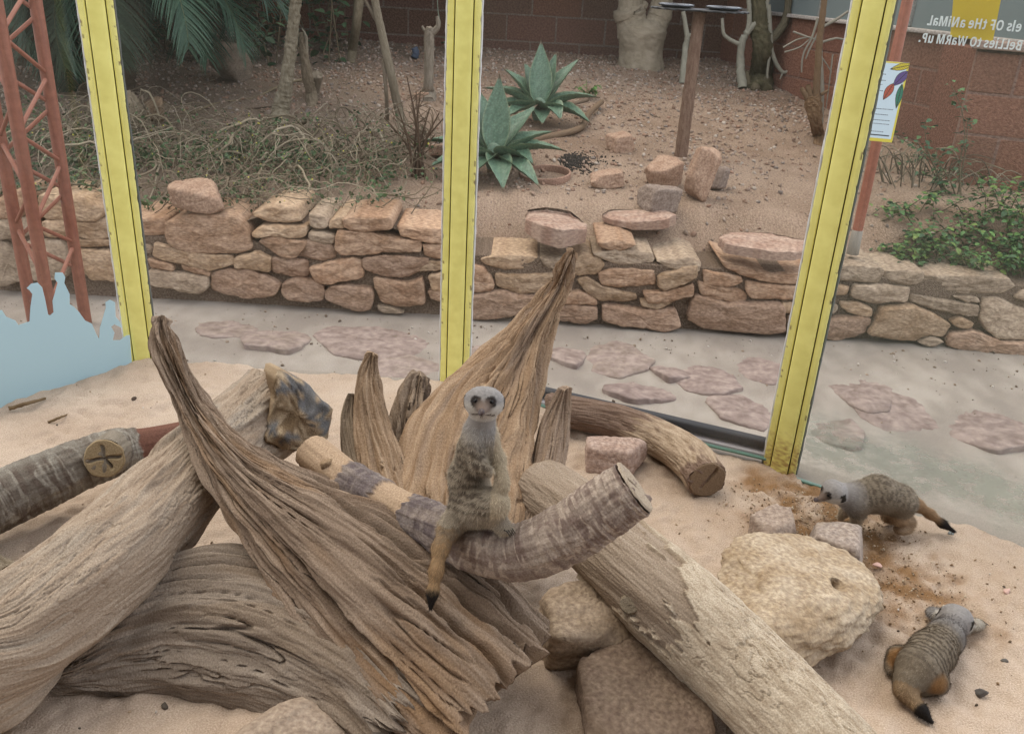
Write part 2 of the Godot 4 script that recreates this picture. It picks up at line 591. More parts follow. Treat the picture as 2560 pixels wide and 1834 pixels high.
func setting() -> void:
	# sand of the pen
	var damp = nz(33, 2.2, 3); var tone = nz(34, 3.0, 4); var crumb = nz(35, 30.0, 2); var prints = nz(36, 16.0, 2)
	var dug := Vector3(0.703, 0, -1.743)
	var dug2 := Vector3(0.794, 0, -1.504)
	var digf := func(x: float, z: float) -> float:
		var a = Vector2(x - dug.x, z - dug.z).length(); var b = Vector2(x - dug2.x, z - dug2.z).length()
		var k = maxf(sst(0.26, 0.08, a + 0.10 * damp.get_noise_2d(x * 2.0, z * 2.0)), 0.75 * sst(0.24, 0.08, b + 0.14 * damp.get_noise_2d(x * 3.0, z * 3.0)))
		return k
	var dent := FastNoiseLite.new()
	dent.noise_type = FastNoiseLite.TYPE_CELLULAR; dent.seed = 37; dent.frequency = 19.0
	dent.cellular_return_type = FastNoiseLite.RETURN_DISTANCE; dent.cellular_jitter = 1.0; dent.fractal_type = FastNoiseLite.FRACTAL_NONE
	var rip = nz(38, 36.0, 2)
	var hs := func(x: float, z: float) -> float:
		var k: float = digf.call(x, z)
		var y = sand_y(x, z) + 0.0055 * prints.get_noise_2d(x, z) + 0.0022 * rip.get_noise_2d(x, z) - 0.0065 * sst(-0.62, -0.95, dent.get_noise_2d(x, z * 1.25)) * sst(-0.15, 0.3, tone.get_noise_2d(x * 0.7, z * 0.7)) + 0.0012 * crumb.get_noise_2d(x, z)
		y += k * (-0.008 + 0.013 * absf(crumb.get_noise_2d(x * 1.2, z * 1.2)) + 0.012 * prints.get_noise_2d(x * 1.3, z * 1.3))
		return y
	var cs := func(x: float, z: float) -> Color:
		var k: float = digf.call(x, z)
		var c := mixc(Color(0.555, 0.435, 0.34), Color(0.645, 0.525, 0.425), 0.5 + 1.1 * tone.get_noise_2d(x, z))
		k *= 0.55 + 0.9 * crumb.get_noise_2d(x * 0.35, z * 0.35)
		return mixc(c, Color(0.315, 0.19, 0.10), k * 1.5)
	var o := structure("sand", field(-2.0, 1.75, -2.42, 0.3, 0.0075, hs, cs, func(x, z): return inside(x, z, 0.0), func(x, z): return to_edge(x, z)), M.sand)
	# concrete path with flagstones set into it
	var np = nz(41, 1.3, 4); var np2 = nz(43, 9.0, 4)
	var cpath := func(x: float, z: float) -> Color:
		return mixc(Color(0.285, 0.25, 0.22), Color(0.395, 0.355, 0.315), 0.5 + 1.0 * np.get_noise_2d(x, z) + 0.7 * np2.get_noise_2d(x, z * 0.5))
	var hpath := func(x: float, z: float) -> float: return -0.27 + 0.006 * np.get_noise_2d(x * 0.6, z * 0.6) + 0.0012 * nz(42, 30.0, 2).get_noise_2d(x, z * 0.15)
	var path := structure("path", field(-4.2, 4.2, -3.62, -0.6, 0.02, hpath, cpath, func(x, z): return not inside(x, z, -0.12)), M.concrete)
	var flags = [[612, 745, 66, 38], [830, 760, 118, 42], [500, 728, 60, 22], [905, 815, 60, 28], [1262, 786, 36, 30], [1372, 795, 62, 38], [1482, 822, 36, 22], [1562, 838, 56, 40], [1684, 822, 50, 32], [1640, 905, 62, 36], [1420, 868, 62, 26], [1900, 862, 64, 44], [1990, 915, 76, 46], [1850, 950, 56, 36], [2160, 945, 90, 46], [1085, 790, 42, 30]]
	var fpos = [Vector3(-0.942, -0.27, -3.239), Vector3(-0.548, -0.27, -3.227), Vector3(-1.159, -0.27, -3.288), Vector3(-0.386, -0.27, -3.011), Vector3(0.226, -0.27, -3.22), Vector3(0.421, -0.27, -3.208), Vector3(0.605, -0.27, -3.117), Vector3(0.735, -0.27, -3.069), Vector3(0.968, -0.27, -3.167), Vector3(0.818, -0.27, -2.826), Vector3(0.475, -0.27, -2.917), Vector3(1.31, -0.27, -3.049), Vector3(1.394, -0.27, -2.862), Vector3(1.119, -0.27, -2.71), Vector3(1.636, -0.27, -2.789), Vector3(-0.088, -0.27, -3.158)]
	for k in flags.size():
		var mm = (-fpos[k].z * 0.911 + 1.39 * 0.412) / 1964.0
		var hw = flags[k][2] * mm * 1.25; var hd = flags[k][3] * mm / 0.38
		var ol := PackedVector2Array()
		for j in 11:
			var th = TAU * j / 11.0 + rng.randf_range(-0.18, 0.18)
			var rr = 1.0 + 0.20 * rng.randf_range(-1, 1)
			ol.append(Vector2(cos(th) * hw * rr, sin(th) * hd * rr))
		var red = rng.randf()
		var me := stone_mesh(ol, 0.06, 300 + k, Color(0.265, 0.205, 0.185).lerp(Color(0.29, 0.235, 0.195), red), Color(0.37, 0.30, 0.265), 0.30)
		var f := part("flagstone", me, M.flag, path)
		f.transform = Transform3D(Basis(Vector3.RIGHT, -PI / 2), fpos[k] + Vector3(0, 0.002, 0))
	# planted bed sloping up to the walls
	var nb = nz(51, 0.8, 4); var nb2 = nz(52, 5.0, 3)
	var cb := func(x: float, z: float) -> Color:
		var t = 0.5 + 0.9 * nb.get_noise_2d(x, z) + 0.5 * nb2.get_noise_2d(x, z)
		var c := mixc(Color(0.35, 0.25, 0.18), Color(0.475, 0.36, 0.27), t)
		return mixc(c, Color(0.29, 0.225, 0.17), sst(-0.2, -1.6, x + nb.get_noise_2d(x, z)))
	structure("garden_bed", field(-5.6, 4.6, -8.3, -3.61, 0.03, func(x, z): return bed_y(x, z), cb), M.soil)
	var gm := PlaneMesh.new(); gm.size = Vector2(160, 160)
	var gr := structure("ground", gm, flat(Color(0.22, 0.17, 0.13), 0.95))
	gr.position = Vector3(0, -0.33, 0)
	stone_wall()
	brick_walls()

const STONES := [
	[0, -2.167, 0.133, -2.108, 0.155, -2.075, 0.102, -2.081, 0.055, -2.175, 0.043],
	[1, -2.003, 0.156, -1.799, 0.153, -1.731, 0.107, -1.757, 0.064, -1.871, 0.056, -1.984, 0.056, -2.014, 0.096],
	[2, -2.175, 0.043, -2.041, 0.058, -2.042, -0.012, -2.182, -0.038],
	[1, -1.989, 0.051, -1.871, 0.053, -1.875, -0.007, -1.980, -0.013],
	[1, -1.862, 0.051, -1.795, 0.057, -1.723, 0.071, -1.711, -0.003, -1.762, -0.015, -1.856, -0.008],
	[1, -1.857, -0.018, -1.712, -0.014, -1.718, -0.040, -1.854, -0.053],
	[2, -2.182, -0.043, -2.141, -0.059, -2.107, -0.118, -2.100, -0.203, -2.200, -0.242],
	[2, -2.073, -0.041, -1.914, -0.023, -1.899, -0.078, -1.911, -0.183, -2.052, -0.205, -2.095, -0.146],
	[1, -1.850, -0.062, -1.698, -0.058, -1.666, -0.188, -1.810, -0.187, -1.860, -0.133],
	[0, -1.695, 0.068, -1.572, 0.084, -1.472, 0.089, -1.478, 0.017, -1.566, 0.010, -1.703, 0.007],
	[0, -1.473, 0.075, -1.368, 0.113, -1.179, 0.114, -1.133, 0.066, -1.116, -0.016, -1.168, -0.038, -1.373, -0.049, -1.453, -0.026, -1.478, 0.010],
	[2, -1.567, -0.023, -1.539, -0.040, -1.543, -0.068, -1.569, -0.065],
	[1, -1.524, -0.013, -1.468, -0.026, -1.345, -0.048, -1.202, -0.049, -1.193, -0.086, -1.294, -0.122, -1.375, -0.103, -1.503, -0.085, -1.541, -0.068],
	[0, -1.561, -0.083, -1.456, -0.101, -1.450, -0.133, -1.558, -0.125],
	[0, -1.423, -0.101, -1.337, -0.111, -1.302, -0.123, -1.302, -0.146, -1.419, -0.127],
	[2, -1.553, -0.130, -1.443, -0.135, -1.314, -0.147, -1.311, -0.197, -1.350, -0.223, -1.446, -0.205, -1.556, -0.192],
	[3, -1.300, -0.134, -1.237, -0.112, -1.136, -0.106, -1.065, -0.126, -0.998, -0.165, -1.032, -0.215, -1.163, -0.232, -1.302, -0.211],
	[1, -1.121, 0.122, -1.031, 0.163, -0.932, 0.164, -0.909, 0.106, -0.970, 0.096, -1.046, 0.096, -1.111, 0.113],
	[1, -1.120, 0.044, -1.079, 0.078, -0.970, 0.084, -0.892, 0.089, -0.893, 0.042, -0.952, 0.032, -1.032, 0.046, -1.099, 0.026],
	[0, -1.094, 0.017, -1.032, 0.044, -0.971, 0.029, -0.885, 0.029, -0.895, 0.000, -0.933, -0.039, -0.990, -0.045, -1.047, -0.013],
	[3, -0.885, 0.029, -0.786, 0.020, -0.762, -0.011, -0.776, -0.044, -0.838, -0.052, -0.928, -0.039, -0.904, 0.009],
	[1, -1.195, -0.058, -1.095, -0.029, -1.038, -0.050, -1.048, -0.111, -1.120, -0.101, -1.196, -0.101],
	[3, -1.033, -0.049, -0.886, -0.055, -0.883, -0.130, -0.953, -0.130, -1.039, -0.111],
	[2, -0.883, 0.064, -0.824, 0.065, -0.765, 0.049, -0.776, 0.019, -0.824, 0.021, -0.876, 0.029],
	[2, -0.876, 0.140, -0.810, 0.125, -0.800, 0.084, -0.829, 0.074, -0.876, 0.089],
	[1, -0.796, 0.112, -0.735, 0.134, -0.734, 0.083, -0.796, 0.080],
	[0, -0.735, 0.129, -0.678, 0.142, -0.538, 0.149, -0.529, 0.097, -0.621, 0.085, -0.678, 0.075, -0.734, 0.093],
	[0, -0.758, 0.078, -0.645, 0.079, -0.526, 0.058, -0.408, 0.055, -0.406, 0.007, -0.572, -0.000, -0.620, -0.010, -0.733, -0.021, -0.769, 0.003],
	[0, -0.513, 0.112, -0.325, 0.106, -0.244, 0.101, -0.242, 0.037, -0.322, 0.046, -0.408, 0.055, -0.498, 0.069],
	[0, -0.403, 0.042, -0.322, 0.042, -0.236, 0.028, -0.235, -0.019, -0.320, -0.017, -0.391, -0.013],
	[0, -0.881, -0.083, -0.786, -0.054, -0.695, -0.030, -0.655, -0.042, -0.649, -0.117, -0.713, -0.126, -0.809, -0.148, -0.847, -0.143],
	[3, -0.650, -0.028, -0.572, -0.014, -0.368, -0.017, -0.381, -0.050, -0.451, -0.097, -0.532, -0.106, -0.594, -0.095, -0.652, -0.075],
	[1, -0.428, -0.077, -0.367, -0.026, -0.320, -0.028, -0.224, -0.032, -0.223, -0.065, -0.319, -0.061],
	[3, -0.991, -0.155, -0.934, -0.133, -0.843, -0.138, -0.814, -0.174, -0.823, -0.222, -0.886, -0.226, -0.972, -0.226, -0.996, -0.194],
	[3, -0.814, -0.188, -0.780, -0.153, -0.675, -0.152, -0.612, -0.158, -0.602, -0.191, -0.616, -0.247, -0.673, -0.255, -0.760, -0.233, -0.814, -0.212],
	[0, -0.608, -0.108, -0.455, -0.125, -0.399, -0.094, -0.385, -0.212, -0.443, -0.225, -0.505, -0.233, -0.568, -0.218, -0.598, -0.152],
	[1, -0.375, -0.092, -0.318, -0.070, -0.222, -0.079, -0.220, -0.136, -0.315, -0.146, -0.354, -0.148],
	[0, -0.378, -0.152, -0.315, -0.146, -0.224, -0.146, -0.222, -0.203, -0.314, -0.194, -0.362, -0.187],
	[2, -0.592, -0.229, -0.519, -0.239, -0.471, -0.255, -0.567, -0.261],
	[0, -0.212, -0.032, -0.145, -0.038, -0.095, -0.101, -0.102, -0.139, -0.183, -0.153, -0.212, -0.145],
	[1, -0.159, -0.006, -0.105, 0.011, 0.070, 0.017, 0.106, -0.024, 0.092, -0.036, -0.059, -0.047, -0.141, -0.028],
	[1, -0.092, -0.063, 0.008, -0.067, 0.169, -0.048, 0.188, -0.118, 0.080, -0.143, 0.004, -0.150, -0.045, -0.131, -0.089, -0.115],
	[3, -0.202, -0.164, -0.055, -0.132, 0.013, -0.152, 0.081, -0.153, 0.055, -0.207, -0.020, -0.240, -0.130, -0.261, -0.193, -0.264],
	[2, 0.089, 0.011, 0.213, 0.011, 0.211, -0.027, 0.145, -0.035, 0.105, -0.010],
	[1, 0.219, -0.008, 0.263, 0.032, 0.335, 0.027, 0.365, 0.000, 0.336, -0.044, 0.255, -0.050, 0.217, -0.045],
	[2, 0.305, 0.044, 0.421, 0.064, 0.565, 0.049, 0.568, 0.012, 0.412, 0.003, 0.369, 0.015],
	[0, 0.337, -0.034, 0.405, -0.016, 0.583, -0.016, 0.584, -0.077, 0.525, -0.085, 0.426, -0.095, 0.358, -0.089],
	[1, 0.252, -0.067, 0.294, -0.055, 0.363, -0.094, 0.451, -0.113, 0.509, -0.119, 0.512, -0.147, 0.455, -0.158, 0.339, -0.150, 0.294, -0.122],
	[1, 0.589, -0.034, 0.701, 0.010, 0.752, 0.022, 0.753, -0.034, 0.676, -0.072, 0.621, -0.094, 0.596, -0.076],
	[0, 0.536, -0.103, 0.626, -0.098, 0.746, -0.058, 0.747, -0.110, 0.654, -0.135, 0.560, -0.149],
	[1, 0.530, -0.137, 0.669, -0.138, 0.610, -0.175, 0.532, -0.165],
	[3, 0.365, -0.170, 0.563, -0.183, 0.676, -0.167, 0.713, -0.242, 0.643, -0.270, 0.570, -0.259, 0.473, -0.255, 0.380, -0.241],
	[0, 0.167, -0.153, 0.270, -0.118, 0.345, -0.157, 0.346, -0.176, 0.178, -0.176],
	[3, 0.160, -0.186, 0.342, -0.181, 0.351, -0.233, 0.300, -0.258, 0.203, -0.251, 0.164, -0.249],
	[0, 0.325, 0.091, 0.432, 0.102, 0.490, 0.086, 0.408, 0.054, 0.341, 0.069],
	[0, 0.843, 0.050, 0.877, 0.040, 0.964, 0.026, 1.061, 0.004, 1.174, 0.015, 1.250, 0.014, 1.256, -0.032, 1.171, -0.033, 1.066, -0.034, 0.945, -0.012, 0.860, 0.020],
	[0, 0.777, 0.002, 0.855, -0.013, 0.941, -0.017, 0.949, -0.045, 0.880, -0.065, 0.788, -0.059],
	[0, 0.758, -0.046, 0.832, -0.066, 0.928, -0.070, 0.978, -0.091, 0.977, -0.124, 0.916, -0.132, 0.838, -0.118, 0.785, -0.111],
	[0, 0.962, -0.035, 1.067, -0.043, 1.167, -0.042, 1.248, -0.042, 1.257, -0.104, 1.166, -0.104, 0.990, -0.109, 0.971, -0.072],
	[3, 0.744, -0.137, 0.760, -0.103, 0.888, -0.134, 1.125, -0.116, 1.150, -0.234, 1.094, -0.252, 0.949, -0.251, 0.804, -0.249, 0.739, -0.219],
	[1, 1.125, -0.120, 1.183, -0.122, 1.188, -0.160, 1.130, -0.158],
	[2, 1.156, -0.171, 1.257, -0.170, 1.257, -0.243, 1.166, -0.243],
	[2, 0.580, 0.023, 0.706, 0.049, 0.769, 0.034, 0.759, -0.009, 0.702, -0.003, 0.635, -0.002],
	[2, 1.290, 0.049, 1.347, 0.052, 1.521, 0.057, 1.528, 0.011, 1.508, -0.014, 1.432, -0.009, 1.289, -0.010],
	[2, 1.533, 0.039, 1.700, 0.044, 1.706, 0.011, 1.670, -0.014, 1.613, -0.013, 1.534, 0.006],
	[2, 1.705, 0.030, 1.898, 0.036, 2.054, 0.040, 2.089, 0.005, 2.034, -0.032, 1.865, -0.041, 1.722, -0.040, 1.690, -0.018],
	[1, 1.292, -0.031, 1.397, -0.034, 1.388, -0.068, 1.289, -0.074],
	[2, 1.415, -0.024, 1.528, -0.020, 1.653, -0.025, 1.654, -0.091, 1.577, -0.086, 1.537, -0.102, 1.468, -0.092, 1.403, -0.072],
	[2, 1.662, -0.053, 1.764, -0.066, 1.958, -0.083, 1.958, -0.131, 1.881, -0.131, 1.758, -0.109, 1.663, -0.086],
	[2, 1.838, -0.052, 1.942, -0.049, 1.957, -0.074, 1.889, -0.071],
	[1, 1.374, -0.102, 1.436, -0.099, 1.511, -0.123, 1.507, -0.157, 1.434, -0.151, 1.383, -0.130],
	[2, 1.303, -0.106, 1.367, -0.121, 1.357, -0.151, 1.304, -0.149],
	[3, 1.285, -0.179, 1.478, -0.158, 1.513, -0.166, 1.494, -0.230, 1.403, -0.264, 1.292, -0.265],
	[1, 1.548, -0.111, 1.675, -0.099, 1.766, -0.128, 1.850, -0.171, 1.836, -0.230, 1.767, -0.219, 1.714, -0.246, 1.632, -0.246, 1.504, -0.229, 1.526, -0.184],
	[1, 1.843, -0.157, 1.892, -0.140, 1.949, -0.160, 1.934, -0.185, 1.880, -0.179],
	[2, 1.966, -0.050, 2.038, -0.050, 2.161, -0.096, 2.185, -0.214, 2.051, -0.217, 1.983, -0.163, 1.964, -0.112],
	[3, 1.852, -0.209, 1.949, -0.189, 2.056, -0.222, 2.187, -0.224, 2.199, -0.287, 2.006, -0.288, 1.847, -0.263],
	[2, 2.089, -0.043, 2.125, -0.008, 2.203, -0.017, 2.213, -0.069],
	[2, 1.719, -0.251, 1.773, -0.223, 1.828, -0.240, 1.789, -0.261],
]

func stone_wall() -> void:
	var w := thing("retaining_wall", Vector3(0, -0.27, -3.6), "low dry stone wall of red and tan sandstone in front of the planted bed", "stone wall")
	var tones = [[Color(0.42, 0.262, 0.165), Color(0.555, 0.385, 0.265)], [Color(0.425, 0.29, 0.18), Color(0.555, 0.41, 0.28)], [Color(0.37, 0.285, 0.205), Color(0.49, 0.39, 0.29)], [Color(0.375, 0.245, 0.165), Color(0.49, 0.345, 0.25)]]
	var all := []
	for s in STONES: all.append([s, 0.0])
	for k in range(0, 9): all.append([STONES[k], -0.62])
	for k in range(65, STONES.size()): all.append([STONES[k], 1.05])
	for k in range(65, STONES.size()): all.append([STONES[k], 2.05])
	for k in range(20, 34): all.append([STONES[k], -2.05])
	var q = 0
	for e in all:
		var s = e[0]
		var ol := PackedVector2Array()
		var cy = 0.0
		for j in range(1, s.size(), 2):
			ol.append(Vector2(s[j] + e[1], s[j + 1])); cy += s[j + 1]
		cy /= ol.size()
		var tn = tones[s[0]]
		var b = rng.randf_range(0.84, 1.12)
		var me := stone_mesh(ol, 0.30, 500 + q, tn[0] * b, tn[1] * b, 0.75, null, 0.0035)
		var o := part("stone", me, M.stone, w)
		var z = -3.52 - 0.18 * (cy + 0.27) + rng.randf_range(-0.016, 0.012)
		o.position = Vector3(0, 0.27, z + 3.6)
		q += 1
	# earth core behind the joints
	var core := part("earth_core", box_between(Vector3(9.0, 0.36, 0.30), Color(0.27, 0.20, 0.15)), M.soil, w, Vector3(0.2, -0.17, -3.73))

func block_row(parent: Node3D, a: Vector3, b: Vector3, y0: float, courses: int, bl: float, bh: float, thick: float, cols: Array, mortar: Color, open = null) -> void:
	var L = Vector2(b.x - a.x, b.z - a.z).length()
	var e := Vector3(b.x - a.x, 0, b.z - a.z).normalized()
	var ang = atan2(-e.z, e.x)
	var rot := Basis(Vector3.UP, ang)
	var mc := part("mortar", box_between(Vector3(L, courses * bh, thick - 0.008), mortar), M.brick, parent)
	mc.transform = Transform3D(rot, (a + b) * 0.5 + Vector3(0, y0 + courses * bh * 0.5 - (a.y + b.y) * 0.5, 0) - parent.position)
	var cache := {}
	for c in courses:
		var off = 0.0 if c % 2 == 0 else -bl * 0.5
		var x = off
		while x < L - 0.02:
			var s0 = maxf(x, 0.0) + 0.005; var s1 = minf(x + bl, L) - 0.005
			x += bl
			if s1 - s0 < 0.03: continue
			if open != null and open.call(c, (s0 + s1) * 0.5): continue
			var key = str(snappedf(s1 - s0, 0.002), "_", rng.randi() % cols.size())
			if not cache.has(key):
				cache[key] = box_between(Vector3(s1 - s0, bh - 0.010, thick), cols[rng.randi() % cols.size()])
			var o := part("block", cache[key], M.brick, parent)
			o.transform = Transform3D(rot, a + e * ((s0 + s1) * 0.5) + Vector3(0, y0 - a.y + (c + 0.5) * bh, 0) + rot.z * rng.randf_range(-0.002, 0.002) - parent.position)

func brick_walls() -> void:
	var bw := thing("back_wall", Vector3(-1.5, 0.4, -7.75), "reddish brown block wall in deep shade behind the planted bed", "wall")
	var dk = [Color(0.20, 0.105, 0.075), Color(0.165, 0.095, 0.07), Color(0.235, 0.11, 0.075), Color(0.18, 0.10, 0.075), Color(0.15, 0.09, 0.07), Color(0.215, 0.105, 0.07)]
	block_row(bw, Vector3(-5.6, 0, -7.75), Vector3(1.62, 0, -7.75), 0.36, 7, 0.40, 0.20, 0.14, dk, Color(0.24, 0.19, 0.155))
	# roof added above the view to shade the back wall
	var lr := thing("added_shade_roof", Vector3(-1.9, 1.6, -7.1), "unseen roof added along the top of the back wall to shade it", "roof")
	var rp := part("roof_sheet", box_between(Vector3(7.6, 0.05, 1.5), Color(0.22, 0.17, 0.13)), M.brick, lr, Vector3.ZERO, false)
	rp.transform = Transform3D(Basis(Vector3.RIGHT, 0.10), Vector3(0, 0.03, -0.3))
	part("fascia", box_between(Vector3(7.6, 0.14, 0.03), Color(0.24, 0.18, 0.13)), M.brick, lr, Vector3(0, -0.09, 0.47), false)
	var rw := thing("side_wall", Vector3(2.0, 0.3, -6.0), "red painted block wall with a grey window running along the right of the bed", "wall")
	var rd = [Color(0.275, 0.135, 0.09), Color(0.30, 0.152, 0.102), Color(0.245, 0.12, 0.083), Color(0.265, 0.138, 0.098), Color(0.285, 0.145, 0.095)]
	var A := Vector3(1.60, 0, -7.75); var Bq := Vector3(2.62, 0, -4.6)
	block_row(rw, A, Bq, 0.10, 4, 0.40, 0.20, 0.14, rd, Color(0.28, 0.17, 0.13))
	block_row(rw, A, Bq, 0.90, 3, 0.40, 0.20, 0.14, rd, Color(0.28, 0.17, 0.13), func(c, s): return s > 0.5 and s < 3.1)
	# window band over the sill
	var e := (Bq - A).normalized()
	var rot := Basis(Vector3.UP, atan2(-e.z, e.x))
	var wn := part("window", box_between(Vector3(2.7, 0.60, 0.02), Color(0.10, 0.125, 0.12)), flat(Color(0.16, 0.19, 0.19), 0.25), rw)
	wn.transform = Transform3D(rot, A + e * 1.8 + Vector3(0, 1.20, 0) + rot.z * 0.078 - rw.position)
	var sl := part("sill", box_between(Vector3(2.8, 0.025, 0.06), Color(0.5, 0.46, 0.42)), M.brick, wn, Vector3.ZERO, false)
	sl.position = Vector3(0, -0.30, 0.022)
	for k in 4:
		var mu := part("mullion", box_between(Vector3(0.035, 0.58, 0.03), Color(0.3, 0.3, 0.28)), M.brick, wn, Vector3.ZERO, false)
		mu.position = Vector3(-1.32 + k * 0.88, 0.005, 0.015)
	# nearer pier of the same wall
	var pw := thing("wall_pier", Vector3(2.7, 0.2, -4.5), "red block pier standing out from the side wall at the right edge", "wall")
	var pa := Vector3(2.274, 0.184, -4.514)
	block_row(pw, Vector3(2.22, 0, -4.72), Vector3(3.55, 0, -4.15), 0.06, 4, 0.40, 0.20, 0.14, rd, Color(0.30, 0.19, 0.15))
	var ret := part("return_face", box_between(Vector3(0.14, 0.8, 0.5), rd[2]), M.brick, pw, Vector3(2.33, 0.46, -4.95))
	var capm := part("coping", box_between(Vector3(1.5, 0.04, 0.2), Color(0.36, 0.27, 0.22)), M.brick, pw)
	capm.transform = Transform3D(Basis(Vector3.UP, atan2(-0.57, 1.33)), Vector3(2.88, 0.885, -4.43) - pw.position)

# ---------------------------------------------------------------- glass pen
func profile_post(at: Vector3, face: Vector3, label: String, rusty: bool) -> void:
	var t := thing("yellow_post", at, label, "post", "yellow posts of the glass pen")
	var zax := Vector3(face.x, 0, face.z).normalized()
	var rot := Basis(Vector3.UP.cross(zax), Vector3.UP, zax)
	var y0 = -0.30; var y1 = 1.5
	var yel := Color(0.86, 0.81, 0.27)
	var chip := Color(0.19, 0.12, 0.05)
	var nch = nz(int(at.x * 100) + 900, 30.0, 3); var nch2 = nz(61, 9.0, 3)
	# cross sections (x, z) run round; the cover is slightly domed, the flanges are flat with worn edges
	var secs = {
		"cover": [[-0.0215, -0.006], [-0.0215, 0.0045], [-0.020, 0.0065], [-0.014, 0.0082], [-0.007, 0.0092], [0.0, 0.0095], [0.007, 0.0092], [0.014, 0.0082], [0.020, 0.0065], [0.0215, 0.0045], [0.0215, -0.006]],
		"flange": [[-0.041, -0.008], [-0.041, 0.001], [-0.0395, 0.0028], [-0.0345, 0.003], [-0.0285, 0.003], [-0.0255, 0.0028], [-0.0242, 0.0015], [-0.0242, -0.008]]}
	for nm in ["cover", "flange", "flange"]:
		var sec: Array = secs[nm].duplicate()
		if nm == "flange" and t.find_child("flange", false, false) != null:
			var r := []
			for k in range(sec.size() - 1, -1, -1): r.append([-sec[k][0], sec[k][1]])
			sec = r
		var pos := PackedVector3Array(); var col := PackedColorArray()
		var nv = 700
		for v in nv:
			var y = lerpf(y0, y1, float(v) / (nv - 1))
			for s in sec:
				var edge = 1.0 if absf(s[0]) > 0.0385 else 0.0
				var w = nch.get_noise_2d(s[0] * 6.0 + at.x * 9.0, y * 0.9) 
				var worn = edge * sst(0.36, 0.5, w)
				if absf(s[0]) < 0.0385: worn = 0.0
				if rusty: worn = maxf(worn, sst(0.11, 0.02, y + 0.05 * nch2.get_noise_2d(s[0] * 40.0, y * 6.0)) * (0.35 + 0.9 * nch.get_noise_2d(s[0] * 20.0, y * 3.0)))
				var p := Vector3(s[0] * (1.0 - 0.02 * edge * sst(0.2, 0.3, w)), y, s[1])
				pos.append(rot * p)
				col.append(mixc(yel, Color(0.34, 0.15, 0.06) if (rusty and y < 0.14) else chip, worn))
		part(nm, surf(pos, col, grid_idx(sec.size(), nv, false)), M.paint, t, Vector3.ZERO, false)
	var bk := part("channel", box_between(Vector3(0.078, 1.8, 0.05), Color(0.12, 0.11, 0.08)), M.rustpaint, t, Vector3.ZERO, false)
	bk.transform = Transform3D(rot, rot * Vector3(0, 0.6, -0.034))
	for sg in [-1.0, 1.0]:
		var bead := part("sealant_bead", tube(smooth_path([rot * Vector3(sg * 0.0425, -0.02, -0.012), rot * Vector3(sg * 0.0432, 0.5, -0.013), rot * Vector3(sg * 0.0425, 1.0, -0.011), rot * Vector3(sg * 0.043, 1.48, -0.012)], 30), 0.0035, 0.0035, 6, Color(0.62, 0.62, 0.64) if (sg * at.x > -0.3 and at.x < 0) or (at.x > 0 and sg < 0) else Color(0.12, 0.13, 0.13), 0.25), M.pebble, t, Vector3.ZERO, false)

func pane(a: Vector3, b: Vector3, y0: float, y1: float, m: Material, label: String) -> Node3D:
	var e := (b - a).normalized()
	var L = (b - a).length() - 0.07
	var t := thing("glass_pane", (a + b) * 0.5, label, "glass pane", "glass panes of the pen")
	var o := part("glass", box_between(Vector3(L, y1 - y0, 0.01), Color.WHITE), m, t, Vector3.ZERO, false)
	o.transform = Transform3D(Basis(e, Vector3.UP, e.cross(Vector3.UP)), Vector3(0, (y0 + y1) * 0.5, 0))
	var r := part("edge_strip", box_between(Vector3(L, 0.006, 0.012), Color.WHITE), M.glass_edge, t, Vector3.ZERO, false)
	r.transform = Transform3D(o.transform.basis, Vector3(0, y0 - 0.0035, 0))
	return t

func film(pts: PackedVector2Array, a: Vector3, b: Vector3, off: float, thick: float, m: Material, called: String, parent: Node3D) -> MeshInstance3D:
	# a thin film stuck on the pane a-b: outline in metres along the pane and up
	var e := (b - a).normalized()
	var n := e.cross(Vector3.UP)
	var idx := Geometry2D.triangulate_polygon(pts)
	var P := PackedVector3Array(); var I := PackedInt32Array()
	for s in [0, 1]:
		var base = P.size()
		for p in pts: P.append(a + e * p.x + Vector3.UP * p.y + n * (off + thick * s))
		for k in range(0, idx.size(), 3):
			I.append_array(PackedInt32Array([base + idx[k], base + idx[k + 1], base + idx[k + 2]] if s == 0 else [base + idx[k], base + idx[k + 2], base + idx[k + 1]]))
	var o := part(called, surf(P, PackedColorArray(), I), m, parent)
	return o

